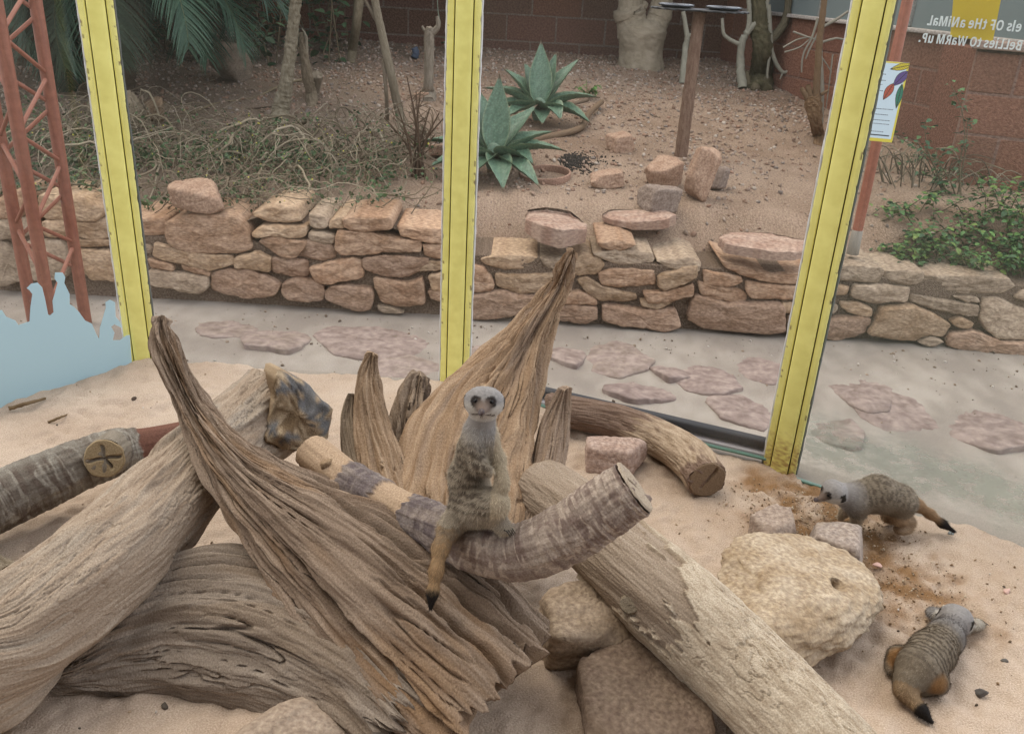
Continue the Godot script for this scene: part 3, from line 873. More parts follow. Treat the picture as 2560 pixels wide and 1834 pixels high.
func enclosure() -> void:
	profile_post(PL, Vector3(0.36, 0, 1), "yellow painted post between the blue silhouette pane and the clear pane", false)
	profile_post(PM, Vector3(0.02, 0, 1), "middle yellow painted post with a white sealant edge", false)
	profile_post(PR, Vector3(-0.42, 0, 1), "yellow painted post with rusty foot beside the lettered pane", true)
	var p0 := pane(P0, PL, -0.01, 1.5, M.glass, "glass pane with blue meerkat silhouettes left of the leftmost yellow post")
	var p1 := pane(PL, PM, 0.0, 1.5, M.glass, "clear glass pane between the left and middle yellow posts")
	var p2 := pane(PM, PR, 0.012, 1.5, M.glass, "clear glass pane above the dark sill, right of the middle post")
	var p3 := pane(PR, P4, -0.02, 1.5, M.glass_green, "green tinted glass pane with white mirrored lettering at the right edge")
	# blue film of meerkats on a mound
	var blue := StandardMaterial3D.new()
	blue.albedo_color = Color(0.40, 0.62, 0.72).linear_to_srgb() if false else Color(0.70, 0.82, 0.86)
	blue.roughness = 0.6
	blue.transparency = BaseMaterial3D.TRANSPARENCY_ALPHA
	blue.albedo_color.a = 0.86
	blue.backlight = Color(0.5, 0.56, 0.58)
	M.blue = blue
	var pts := PackedVector2Array([Vector2(0.464, 0.001), Vector2(0.531, 0.001), Vector2(0.710, -0.005), Vector2(0.897, -0.002), Vector2(0.904, 0.102), Vector2(0.892, 0.103), Vector2(0.873, 0.095), Vector2(0.852, 0.101), Vector2(0.860, 0.122), Vector2(0.853, 0.142), Vector2(0.863, 0.146), Vector2(0.884, 0.129), Vector2(0.880, 0.150), Vector2(0.870, 0.167), Vector2(0.872, 0.187), Vector2(0.874, 0.209), Vector2(0.861, 0.220), Vector2(0.847, 0.216), Vector2(0.846, 0.200), Vector2(0.835, 0.177), Vector2(0.821, 0.147), Vector2(0.814, 0.115), Vector2(0.807, 0.137), Vector2(0.800, 0.166), Vector2(0.783, 0.180), Vector2(0.771, 0.207), Vector2(0.759, 0.226), Vector2(0.749, 0.236), Vector2(0.753, 0.264), Vector2(0.744, 0.297), Vector2(0.749, 0.312), Vector2(0.744, 0.326), Vector2(0.725, 0.330), Vector2(0.721, 0.315), Vector2(0.727, 0.301), Vector2(0.717, 0.279), Vector2(0.706, 0.256), Vector2(0.704, 0.225), Vector2(0.694, 0.219), Vector2(0.689, 0.223), Vector2(0.688, 0.267), Vector2(0.686, 0.299), Vector2(0.677, 0.314), Vector2(0.661, 0.315), Vector2(0.648, 0.306), Vector2(0.654, 0.298), Vector2(0.659, 0.287), Vector2(0.648, 0.253), Vector2(0.640, 0.217), Vector2(0.611, 0.215), Vector2(0.606, 0.229), Vector2(0.586, 0.245), Vector2(0.579, 0.265), Vector2(0.514, 0.264)])
	film(pts, P0, PL, 0.0055, 0.0012, blue, "silhouette_film", p0)
	# base channel of the pane right of the middle post
	var e := (PR - PM).normalized()
	var rot := Basis(e, Vector3.UP, e.cross(Vector3.UP))
	var rail := part("channel", box_between(Vector3(0.86, 0.026, 0.03), Color.WHITE), M.rubber, p2)
	rail.transform = Transform3D(rot, (PM + PR) * 0.5 + Vector3(0, 0.036, 0) - e.cross(Vector3.UP) * 0.03 - p2.position)
	var sill := part("sill", box_between(Vector3(0.86, 0.012, 0.05), Color.WHITE), M.alu, p2)
	sill.transform = Transform3D(rot, (PM + PR) * 0.5 + Vector3(0, 0.012, 0) - e.cross(Vector3.UP) * 0.03 - p2.position)
	# pale reflection painted as a hazy band low on the right pane
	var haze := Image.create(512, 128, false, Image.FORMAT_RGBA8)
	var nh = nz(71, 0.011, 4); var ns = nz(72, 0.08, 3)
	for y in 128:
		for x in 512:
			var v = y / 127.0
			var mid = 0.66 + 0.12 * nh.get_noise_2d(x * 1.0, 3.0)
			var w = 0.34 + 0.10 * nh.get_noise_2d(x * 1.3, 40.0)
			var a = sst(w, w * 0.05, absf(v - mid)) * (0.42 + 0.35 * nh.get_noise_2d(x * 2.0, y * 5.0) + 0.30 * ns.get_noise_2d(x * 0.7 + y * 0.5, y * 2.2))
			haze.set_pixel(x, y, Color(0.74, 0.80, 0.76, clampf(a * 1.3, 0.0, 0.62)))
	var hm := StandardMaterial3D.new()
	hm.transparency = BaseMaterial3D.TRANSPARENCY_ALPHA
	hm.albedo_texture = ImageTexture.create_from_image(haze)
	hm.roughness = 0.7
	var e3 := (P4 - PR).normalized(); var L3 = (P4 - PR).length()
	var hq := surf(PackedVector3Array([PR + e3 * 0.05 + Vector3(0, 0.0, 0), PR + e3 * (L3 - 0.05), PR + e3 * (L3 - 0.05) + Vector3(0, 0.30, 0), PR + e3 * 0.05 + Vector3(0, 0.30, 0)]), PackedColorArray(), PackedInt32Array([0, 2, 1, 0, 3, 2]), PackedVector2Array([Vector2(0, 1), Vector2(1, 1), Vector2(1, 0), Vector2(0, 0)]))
	var hz := part("painted_haze", hq, hm, p3)
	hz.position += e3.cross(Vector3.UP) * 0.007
	# yellow film and the lettering, read from outside
	var yf := StandardMaterial3D.new()
	yf.transparency = BaseMaterial3D.TRANSPARENCY_ALPHA
	yf.albedo_color = Color(0.86, 0.76, 0.20, 0.85)
	yf.roughness = 0.5
	film(PackedVector2Array([Vector2(0.144, 1.109), Vector2(0.228, 1.114), Vector2(0.233, 1.034), Vector2(0.155, 1.036)]), PR, P4, -0.0125, 0.001, yf, "yellow_film", p3)
	var fnt := SystemFont.new()
	fnt.font_names = PackedStringArray(["Droid Sans"])
	fnt.font_weight = 700
	var lm := flat(Color(0.80, 0.88, 0.90), 0.6)
	var lines = [["els OF tHe aNiMaL", Vector3(0.932, 1.073, -1.824), Vector3(0.788, 1.082, -1.91)], ["BeLLies tO WaRM uP.", Vector3(0.94, 1.04, -1.819), Vector3(0.781, 1.046, -1.914)]]
	for ln in lines:
		var tm := TextMesh.new()
		tm.font = fnt
		tm.text = ln[0]
		tm.font_size = 32
		tm.depth = 0.0012
		tm.pixel_size = 0.001
		tm.horizontal_alignment = HORIZONTAL_ALIGNMENT_LEFT
		var want = Vector2(ln[1].x - ln[2].x, ln[1].z - ln[2].z).length()
		var have = tm.get_aabb().size.x
		var o := part("lettering", tm, lm, p3)
		var sc = want / have
		# its front faces outward, so from inside it reads backwards
		o.transform = Transform3D(Basis(-e3 * sc, Vector3.UP * sc * 1.35, -e3.cross(Vector3.UP)), ln[1] + Vector3(0, -0.010, 0) - e3.cross(Vector3.UP) * 0.0068 - p3.position)
	# plinth under the glass
	for s in [[P0, PL], [PL, PM], [PM, PR], [PR, P4]]:
		var ee: Vector3 = (s[1] - s[0]).normalized()
		var pl := part(numbered("plinth"), box_between(Vector3((s[1] - s[0]).length() - 0.005, 0.29, 0.10), Color(0.34, 0.30, 0.26)), M.concrete, self)
		pl.transform = Transform3D(Basis(ee, Vector3.UP, ee.cross(Vector3.UP)), (s[0] + s[1]) * 0.5 + Vector3(0, -0.172, 0) - ee.cross(Vector3.UP) * 0.05)
		pl.set_meta("kind", "structure")

# ---------------------------------------------------------------- lattice mast
func mast() -> void:
	var red := Color(0.275, 0.108, 0.07)
	var c3 := Vector3(-1.711, -0.27, -3.262)
	var c2 := Vector3(-1.69, -0.138, -2.98)
	var c1 := Vector3(-1.839, -0.101, -3.12)
	var feet = [Vector3(c1.x, -0.27, c1.z), Vector3(c2.x, -0.27, c2.z), Vector3(c3.x, -0.27, c3.z)]
	var t := thing("lattice_mast", feet[2], "rust red triangular lattice mast of three tubes behind the blue film", "mast")
	for f in feet:
		part("tube", tube(smooth_path([f, f + Vector3(0, 1.0, 0), f + Vector3(0, 2.2, 0)], 20), 0.022, 0.022, 24, red, 0.0), M.rustpaint, t)
	for pr in [[0, 1], [1, 2], [2, 0]]:
		var y = -0.14 + 0.05 * pr[0]
		var s = 0
		while y < 2.1:
			var a: Vector3 = feet[pr[s % 2]] + Vector3(0, y + 0.27, 0)
			var b: Vector3 = feet[pr[(s + 1) % 2]] + Vector3(0, y + 0.27 + 0.145, 0)
			var d := (b - a).normalized()
			part("brace", tube([a + d * 0.012, (a + b) * 0.5, b - d * 0.012], 0.0075, 0.0075, 10, red * 1.08), M.rustpaint, t)
			for w in [a + d * 0.02, b - d * 0.02]:
				pass
			y += 0.155
			s += 1

# ---------------------------------------------------------------- the planted bed
func on_bed(x: float, z: float, up := 0.0) -> Vector3:
	return Vector3(x, bed_y(x, z) + up, z)

func rand_basis() -> Basis:
	return Basis(Vector3(rng.randfn(), rng.randfn(), rng.randfn()).normalized(), rng.randf() * TAU)

func garden() -> void:
	loose_ground()
	bed_rocks()
	agaves()
	trunks()
	feeding_table()
	palms()
	creeper()
	right_shrubs()
	pole_and_card()

func loose_ground() -> void:
	var peb := rock_mesh(Vector3(1, 0.62, 0.8), Vector3.ZERO, 8, 9, 9.0, 0.12, Color(0.8, 0.8, 0.8), Color(1, 1, 1), false, 0.0, 9, 6)
	var xf := []; var cols := []
	var pal = [Color(0.32, 0.225, 0.17), Color(0.27, 0.20, 0.155), Color(0.37, 0.29, 0.235), Color(0.25, 0.16, 0.115), Color(0.42, 0.35, 0.29), Color(0.30, 0.185, 0.13), Color(0.34, 0.25, 0.195), Color(0.22, 0.18, 0.155), Color(0.28, 0.19, 0.14)]
	var dn = nz(81, 0.9, 2)
	while xf.size() < 24000:
		var x = rng.randf_range(-3.4, 3.0); var z = -3.8 - pow(rng.randf(), 0.85) * 3.9
		if rng.randf() > 0.45 + 0.8 * dn.get_noise_2d(x, z) + sst(-5.0, -6.2, z) * 0.5: continue
		var s = 0.003 + 0.011 * pow(rng.randf(), 3.0)
		xf.append(Transform3D(rand_basis().scaled(Vector3.ONE * s), on_bed(x, z, s * 0.25)))
	for k in xf.size(): cols.append(pal[rng.randi() % pal.size()])
	var o := scatter("gravel", peb, M.pebble, self, xf, cols)
	tag(o, "small pink and grey gravel strewn over the planted bed", "gravel", "", "stuff")
	# bits blown on to the path
	xf = []; cols = []
	while xf.size() < 700:
		var x = rng.randf_range(-2.6, 2.6); var z = -3.5 + absf(rng.randfn()) * 0.35
		if z > -2.2 or inside(x, z, 0.05): continue
		var s = 0.0018 + 0.006 * pow(rng.randf(), 4.0)
		xf.append(Transform3D(rand_basis().scaled(Vector3.ONE * s), Vector3(x, -0.268, z)))
		cols.append([Color(0.16, 0.12, 0.09), Color(0.50, 0.45, 0.40), Color(0.26, 0.20, 0.15), Color(0.36, 0.27, 0.21)][rng.randi() % 4])
	tag(scatter("path_grit", peb, M.pebble, self, xf, cols), "grit and crumbs lying on the concrete path", "grit", "", "stuff")
	# leaf litter near the back wall
	var lf := leaf_mesh(1.0, 0.45, Color(1, 1, 1))
	xf = []; cols = []
	while xf.size() < 2600:
		var x = rng.randf_range(-3.6, 2.0); var z = -4.6 - pow(rng.randf(), 0.6) * 3.0
		var s = rng.randf_range(0.012, 0.034)
		var b := Basis(Vector3.UP, rng.randf() * TAU) * Basis(Vector3.RIGHT, rng.randf_range(-0.5, 0.5)) * Basis(Vector3.BACK, rng.randf_range(-0.6, 0.6))
		xf.append(Transform3D(b.scaled(Vector3.ONE * s), on_bed(x, z, 0.004)))
		cols.append([Color(0.20, 0.13, 0.08), Color(0.30, 0.22, 0.14), Color(0.14, 0.09, 0.06), Color(0.36, 0.28, 0.19)][rng.randi() % 4])
	var l := scatter("leaf_litter", lf, M.plant, self, xf, cols)
	tag(l, "brown fallen leaves scattered across the planted bed", "leaf litter", "", "stuff")

func rock(called: String, at: Vector3, size: Vector3, turn: Vector3, seed_: int, c0: Color, c1: Color, label: String, group: String, blocky := true, planes := 6, sharp := 30.0, rough := 0.07, strata := 0.03, sink := 0.2, dents := []) -> Node3D:
	var big = maxf(size.x, size.z) > 0.13
	var me := rock_mesh(size, turn, seed_, planes, sharp, rough, c0, c1, blocky, strata, 150 if big else 56, 90 if big else 34, dents)
	var low = me.get_aabb().position.y
	var o := part(numbered(called), me, M.rock, self, at + Vector3(0, -low * (1.0 - sink) , 0))
	tag(o, label, "rock", group)
	return o

func bed_rocks() -> void:
	var g := "loose rocks on the planted bed"
	var tan0 := Color(0.38, 0.245, 0.17); var tan1 := Color(0.51, 0.36, 0.26)
	var gry0 := Color(0.26, 0.20, 0.165); var gry1 := Color(0.37, 0.30, 0.25)
	rock("rock", Vector3(0.508, 0.236, -4.852), Vector3(0.066, 0.055, 0.06), Vector3(0.1, 0.6, 0), 201, tan0, tan1, "small tan rock on bare soil right of the agaves", g)
	rock("rock", Vector3(0.407, 0.18, -4.244), Vector3(0.085, 0.035, 0.06), Vector3(0.0, 0.2, 0.1), 202, tan0, tan1, "flat red rock below the charred patch", g)
	rock("rock", Vector3(0.682, 0.186, -4.307), Vector3(0.085, 0.07, 0.08), Vector3(0, 0.4, 0.15), 203, tan0, tan1, "blunt tan rock at the foot of the wooden feeding post, left of the upright one", g)
	rock("rock", Vector3(0.824, 0.169, -4.132), Vector3(0.062, 0.125, 0.075), Vector3(-0.1, -0.3, -0.12), 204, tan0 * 1.05, tan1 * 1.08, "tall upright sandstone rock leaning at the foot of the feeding post", g)
	rock("rock", Vector3(0.934, 0.187, -4.317), Vector3(0.045, 0.055, 0.06), Vector3(0, 0.9, -0.3), 205, gry0, gry1, "small pale rock tucked behind the upright sandstone", g)
	rock("rock", Vector3(0.628, 0.154, -3.963), Vector3(0.095, 0.058, 0.07), Vector3(0.2, 0.3, 0.0), 226, gry0, gry1, "grey wedge shaped rock in front of the feeding post", g)
	rock("rock", Vector3(-1.358, 0.123, -3.632), Vector3(0.10, 0.05, 0.085), Vector3(0.1, 0.2, 0), 207, tan0 * 0.95, tan1, "brown rock on top of the stone wall below the creeper", g, true, 5, 16.0, 0.09, 0.03, 0.1)
	rock("boulder", Vector3(-1.937, 0.34, -5.966), Vector3(0.12, 0.115, 0.11), Vector3(0, 0.5, 0.1), 208, Color(0.19, 0.15, 0.115), Color(0.28, 0.225, 0.17), "large rounded brown boulder under the palm fronds", g, false, 12, 8.0, 0.07, 0.0)
	rock("rock", Vector3(-2.023, 0.244, -4.931), Vector3(0.05, 0.06, 0.04), Vector3(0, 0.3, 0.1), 209, Color(0.24, 0.16, 0.10), Color(0.33, 0.24, 0.16), "small brown rock beside the dry leaf stalks under the palm", g)
	rock("rock", Vector3(-0.661, 0.322, -5.772), Vector3(0.05, 0.022, 0.04), Vector3(0, 0.3, 0.1), 210, tan0, tan1, "flat reddish rock by the pruned stump left of the middle post", g)
	rock("rock", Vector3(-0.449, 0.215, -4.62), Vector3(0.05, 0.028, 0.04), Vector3(0, 0.3, 0.0), 211, tan0, tan1, "small red rock half hidden by the middle yellow post", g)
	rock("rock", Vector3(0.591, 0.161, -4.042), Vector3(0.03, 0.008, 0.022), Vector3(0, 0.7, 0.0), 212, tan0, tan1, "thin chip of red stone left of the grey wedge rock", g)
	# slabs lying on the wall top
	var sg := "sandstone slabs on top of the stone wall"
	var sl = [
		["broad flat pale sandstone slab on the wall top right of the middle post", [Vector3(-0.007, 0.136, -3.603), Vector3(0.104, 0.075, -3.592), Vector3(0.246, 0.076, -3.592), Vector3(0.3, 0.153, -3.606)], Vector3(0.15, 0.13, -3.713), 0.155, 0.045, 0.19, 221, 0.2],
		["long flat sandstone slab on the wall top in front of the wedge rock", [], Vector3(0.521, 0.143, -3.851), 0.175, 0.03, 0.10, 222, -0.1],
		["sandy flat slab on the wall top left of the right yellow post", [], Vector3(1.035, 0.121, -3.61), 0.21, 0.032, 0.12, 223, -0.12]]
	for s in sl:
		var ol := PackedVector2Array()
		var r := RandomNumberGenerator.new(); r.seed = s[6]
		for j in 8:
			var th = TAU * j / 8.0 + r.randf_range(-0.15, 0.15)
			var rr = r.randf_range(0.85, 1.08)
			ol.append(Vector2(cos(th) * s[3] * rr, sin(th) * s[5] * rr))
		var me := stone_mesh(ol, s[4], s[6], Color(0.40, 0.265, 0.20), Color(0.52, 0.385, 0.305), 0.35)
		var o := part(numbered("stone_slab"), me, M.stone, self)
		o.transform = Transform3D(Basis(Vector3.UP, s[7]) * Basis(Vector3.RIGHT, -PI / 2 + 0.14), Vector3(s[2].x, maxf(bed_y(s[2].x, s[2].z), s[2].y - 0.05) + s[4] * 0.62 + 0.032, s[2].z))
		tag(o, s[0], "stone slab", sg)
	# half buried terracotta rim
	var rim := Vector3(0.108, 0.191, -4.358)
	var P := PackedVector3Array(); var Cc := PackedColorArray()
	var sec = [[0.002, 0.011], [0.007, 0.012], [0.010, 0.007], [0.009, -0.03], [-0.001, -0.03], [-0.002, 0.007]]
	for k in 64:
		var th = TAU * k / 64.0
		for s in sec:
			P.append(rim + Vector3(cos(th) * (0.118 + s[0]), s[1] + 0.006 + 0.012 * cos(th + 0.8), sin(th) * (0.118 + s[0])))
			Cc.append(Color(0.42, 0.27, 0.20) * (1.0 + 0.15 * sin(th * 3.0)))
	var I := PackedInt32Array()
	for k in 64:
		for j in 6:
			var a = k * 6 + j; var b = k * 6 + (j + 1) % 6; var c = ((k + 1) % 64) * 6 + j; var d = ((k + 1) % 64) * 6 + (j + 1) % 6
			I.append_array(PackedInt32Array([a, b, c, b, d, c]))
	var ring := part(numbered("terracotta_rim"), surf(P, Cc, I), M.terracotta, self)
	tag(ring, "half buried round terracotta pot rim below the agaves", "pot rim")
	# charred patch
	var xf := []; var cols := []
	var cp := Vector3(0.252, 0.214, -4.612)
	var lump := rock_mesh(Vector3(1, 0.5, 0.8), Vector3.ZERO, 18, 9, 9.0, 0.2, Color(0.8, 0.8, 0.8), Color(1, 1, 1), false, 0.0, 9, 6)
	for k in 900:
		var a = rng.randf() * TAU; var q = absf(rng.randfn()) * 0.55
		var s = rng.randf_range(0.003, 0.009)
		var x = cp.x + cos(a) * q * 0.115 + q * q * 0.05; var z = cp.z + sin(a) * q * 0.13
		xf.append(Transform3D(rand_basis().scaled(Vector3.ONE * s), on_bed(x, z, s * 0.1)))
		cols.append([Color(0.022, 0.019, 0.017), Color(0.045, 0.036, 0.03), Color(0.03, 0.026, 0.023), Color(0.06, 0.048, 0.04), Color(0.028, 0.024, 0.02)][rng.randi() % 5])
	tag(scatter("charcoal", lump, M.pebble, self, xf, cols), "patch of black charcoal bits right of the lower agave", "charcoal", "", "stuff")
	# dropped branches and sticks
	var sb := tube(smooth_path([Vector3(0.475, 0.359, -5.851), Vector3(0.377, 0.328, -5.53), Vector3(0.321, 0.293, -5.228), Vector3(0.195, 0.275, -5.048), Vector3(0.032, 0.259, -4.905), Vector3(-0.097, 0.235, -4.706)], 9), 0.017, 0.02, 12, Color(0.22, 0.155, 0.105), 0.06)
	tag(part(numbered("fallen_branch"), sb, M.twig, self), "thick curved brown branch lying behind the agaves", "branch", "branches lying on the bed")
	var s2 := tube(smooth_path([Vector3(0.387, 0.356, -5.927), Vector3(0.271, 0.342, -5.755), Vector3(0.183, 0.326, -5.597)], 8), 0.013, 0.011, 10, Color(0.20, 0.15, 0.11), 0.08)
	tag(part(numbered("fallen_branch"), s2, M.twig, self), "short grey branch behind the upper agave", "branch", "branches lying on the bed")
	var s3 := tube(smooth_path([Vector3(-1.894, 0.266, -5.059), Vector3(-1.813, 0.296, -5.321), Vector3(-1.654, 0.309, -5.507), Vector3(-1.591, 0.339, -5.766), Vector3(-1.513, 0.363, -5.995), Vector3(-1.399, 0.363, -6.08)], 8), 0.006, 0.010, 8, Color(0.26, 0.21, 0.14), 0.12)
	tag(part(numbered("fallen_branch"), s3, M.twig, self), "long thin pale branch lying across the soil below the boulder", "branch", "branches lying on the bed")
	var s4 := tube(smooth_path([Vector3(-1.632, 0.281, -5.244), Vector3(-1.542, 0.29, -5.297), Vector3(-1.476, 0.292, -5.368)], 6), 0.004, 0.005, 7, Color(0.13, 0.10, 0.075), 0.12)
	tag(part(numbered("fallen_branch"), s4, M.twig, self), "short dark stick left of the rough palm trunk", "branch", "branches lying on the bed")

func agave_leaf(l: float, w: float, lift: float, droop: float, c0: Color, c1: Color, seed_: int) -> ArrayMesh:
	# grows along +z from the heart; lift is the starting angle, droop bends it down to the tip
	var nu = 13; var nv = 22
	var top := PackedVector3Array(); var col := PackedColorArray()
	var p := Vector3.ZERO
	var ang = lift
	var step = l / (nv - 1)
	var n1 = nz(seed_, 3.0, 2)
	for v in nv:
		var t = float(v) / (nv - 1)
		var wid = w * 1.2 * (0.34 + 0.80 * sin(PI * pow(t, 0.8))) * pow(1.0 - pow(t, 3.0), 0.8) if t < 0.999 else 0.001
		if t < 0.06: wid = w * 0.5
		var thick = 0.020 * (1.0 - t) + 0.003
		for s in [0, 1]:
			for i in nu:
				var x = (float(i) / (nu - 1) - 0.5) * 2.0
				if s == 1: x = -x
				var curl = x * x * wid * 0.30 * (1.0 - 0.5 * t)
				var nrm := Vector3(0, cos(ang), -sin(ang))
				var pp = p + Vector3(x * wid * 0.5, 0, 0) + nrm * (curl - thick * s * (1.0 - absf(x) * absf(x)))
				pp += nrm * 0.004 * n1.get_noise_2d(x * 1.2, t * 4.0)
				top.append(pp)
				var e = sst(0.86, 1.0, absf(x))
				col.append(mixc(mixc(c0, c1, 0.5 + 1.0 * n1.get_noise_2d(x * 0.8, t * 5.0)), Color(0.30, 0.36, 0.22), e * 0.6) if t < 0.95 else Color(0.16, 0.11, 0.07))
		p += Vector3(0, sin(ang), cos(ang)) * step
		ang -= droop / nv
	return surf(top, col, grid_idx(nu * 2, nv, true))

func agave(heart: Vector3, label: String, leaves: Array) -> void:
	var t := thing("agave", heart, label, "agave", "grey green agaves")
	part("heart", rock_mesh(Vector3(0.035, 0.05, 0.035), Vector3.ZERO, 3, 4, 6.0, 0.05, Color(0.12, 0.2, 0.14), Color(0.16, 0.25, 0.18), false, 0.0, 20, 12), M.agave, t, Vector3(0, -0.01, 0), false)
	var stem := part("stem", tube([Vector3(0, -0.16, 0), Vector3(0, -0.06, 0), Vector3(0, 0.0, 0)], 0.03, 0.035, 12, Color(0.25, 0.19, 0.13), 0.1), M.twig, t, Vector3.ZERO, false)
	var k = 0
	for lf in leaves:
		# heading (degrees, 0 = to the right in the picture, 90 = away), length, width, lift, droop
		var me := agave_leaf(lf[1] * 1.16, lf[2] * 1.12, lf[3], lf[4], Color(0.08, 0.16, 0.105), Color(0.145, 0.245, 0.165), 400 + k)
		var o := part("leaf", me, M.agave, t, Vector3.ZERO, false)
		o.transform = Transform3D(Basis(Vector3.UP, deg_to_rad(lf[0] + 90.0)), Basis(Vector3.UP, deg_to_rad(lf[0] + 90.0)) * Vector3(0, 0, 0.012))
		k += 1

func agaves() -> void:
	agave(Vector3(0.075, 0.368, -5.357), "upper agave rosette of broad grey green leaves by the curved branch", [
		[95, 0.34, 0.095, 1.25, 0.1], [60, 0.30, 0.08, 1.15, 0.1], [38, 0.34, 0.085, 0.95, 0.35], [8, 0.31, 0.09, 0.55, 0.75], [-25, 0.29, 0.10, 0.25, 0.9], [-60, 0.22, 0.10, 0.5, 1.4], [150, 0.28, 0.09, 0.9, 0.5], [178, 0.30, 0.095, 0.6, 0.7], [205, 0.30, 0.09, 0.3, 0.7], [-85, 0.2, 0.08, 0.1, 0.8], [120, 0.27, 0.08, 1.05, 0.4], [-130, 0.26, 0.09, 0.25, 0.8]])
	agave(Vector3(-0.143, 0.275, -4.355), "lower agave rosette of drooping grey green leaves beside the middle post", [
		[88, 0.33, 0.095, 1.30, 0.0], [55, 0.34, 0.085, 0.75, 0.4], [28, 0.29, 0.085, 0.55, 0.5], [2, 0.30, 0.09, 0.45, 0.75], [-30, 0.20, 0.10, 0.6, 1.5], [-52, 0.32, 0.08, 0.05, 0.6], [-80, 0.30, 0.085, 0.05, 0.75], [-115, 0.31, 0.09, 0.05, 0.7], [-150, 0.30, 0.085, 0.2, 0.7], [178, 0.32, 0.085, 0.4, 0.6], [140, 0.29, 0.08, 0.8, 0.4], [115, 0.30, 0.08, 1.05, 0.3]])
	# small weed by the upper agave
	var w := thing("weed", Vector3(0.394, 0.352, -6.093), "small bright green weed growing beside the upper agave", "plant")
	weed(w, 14, 0.10, 0.05, Color(0.10, 0.24, 0.05))

func weed(t: Node3D, n: int, h: float, l: float, c: Color) -> void:
	var P := PackedVector3Array(); var Cc := PackedColorArray(); var I := PackedInt32Array()
	var xf := []; var cols := []
	for k in n:
		var a = rng.randf() * TAU
		var tip := Vector3(cos(a) * h * 0.6, h * rng.randf_range(0.4, 1.0), sin(a) * h * 0.6)
		tube_into(P, Cc, I, [Vector3.ZERO, tip * 0.5 + Vector3(0, h * 0.1, 0), tip], 0.0022, 0.0012, 5, c * 0.8)
		for j in 3:
			var b := Basis(Vector3.UP, a + rng.randf_range(-1, 1)) * Basis(Vector3.RIGHT, rng.randf_range(-0.6, 0.5))
			xf.append(Transform3D(b.scaled(Vector3.ONE * l * rng.randf_range(0.6, 1.1)), t.position + tip * (0.5 + 0.25 * j)))
			cols.append(c * rng.randf_range(0.7, 1.2))
	part("stems", surf(P, Cc, I), M.twig, t, Vector3.ZERO, false)
	scatter("leaves", leaf_mesh(1.0, 0.5, Color(1, 1, 1)), M.plant, t, xf, cols)

func bole(parent: Node3D, called: String, pts: Array, c0: Color, c1: Color, seed_: int, bump: float, rings: float, nu := 40, nv := 90, cap1 := 0.12) -> MeshInstance3D:
	# pts: [place, radius]
	var keys := []
	for p in pts: keys.append([p[0], p[1], p[1]])
	var n1 = nz(seed_, 1.0, 3); var n2 = nz(seed_ + 4, 1.0, 4)
	var me := sweep(keys, nu, nv, Vector3(0.2, 0.1, 1), func(ct, st, s, al): return bump * (n1.get_noise_3d(ct * 2.0, st * 2.0, al * 14.0) + rings * n2.get_noise_3d(ct * 0.4, st * 0.4, al * 70.0) + 0.6 * n2.get_noise_3d(ct * 7.0, st * 7.0, al * 40.0)),
		func(ct, st, s, al, p): return mixc(c0, c1, 0.5 + 0.9 * n2.get_noise_3d(ct * 2.5, st * 2.5, al * 22.0) + 0.4 * n1.get_noise_3d(ct * 9.0, st * 9.0, al * 60.0)), 0.1, cap1)
	return part(called, me, M.bark, parent)

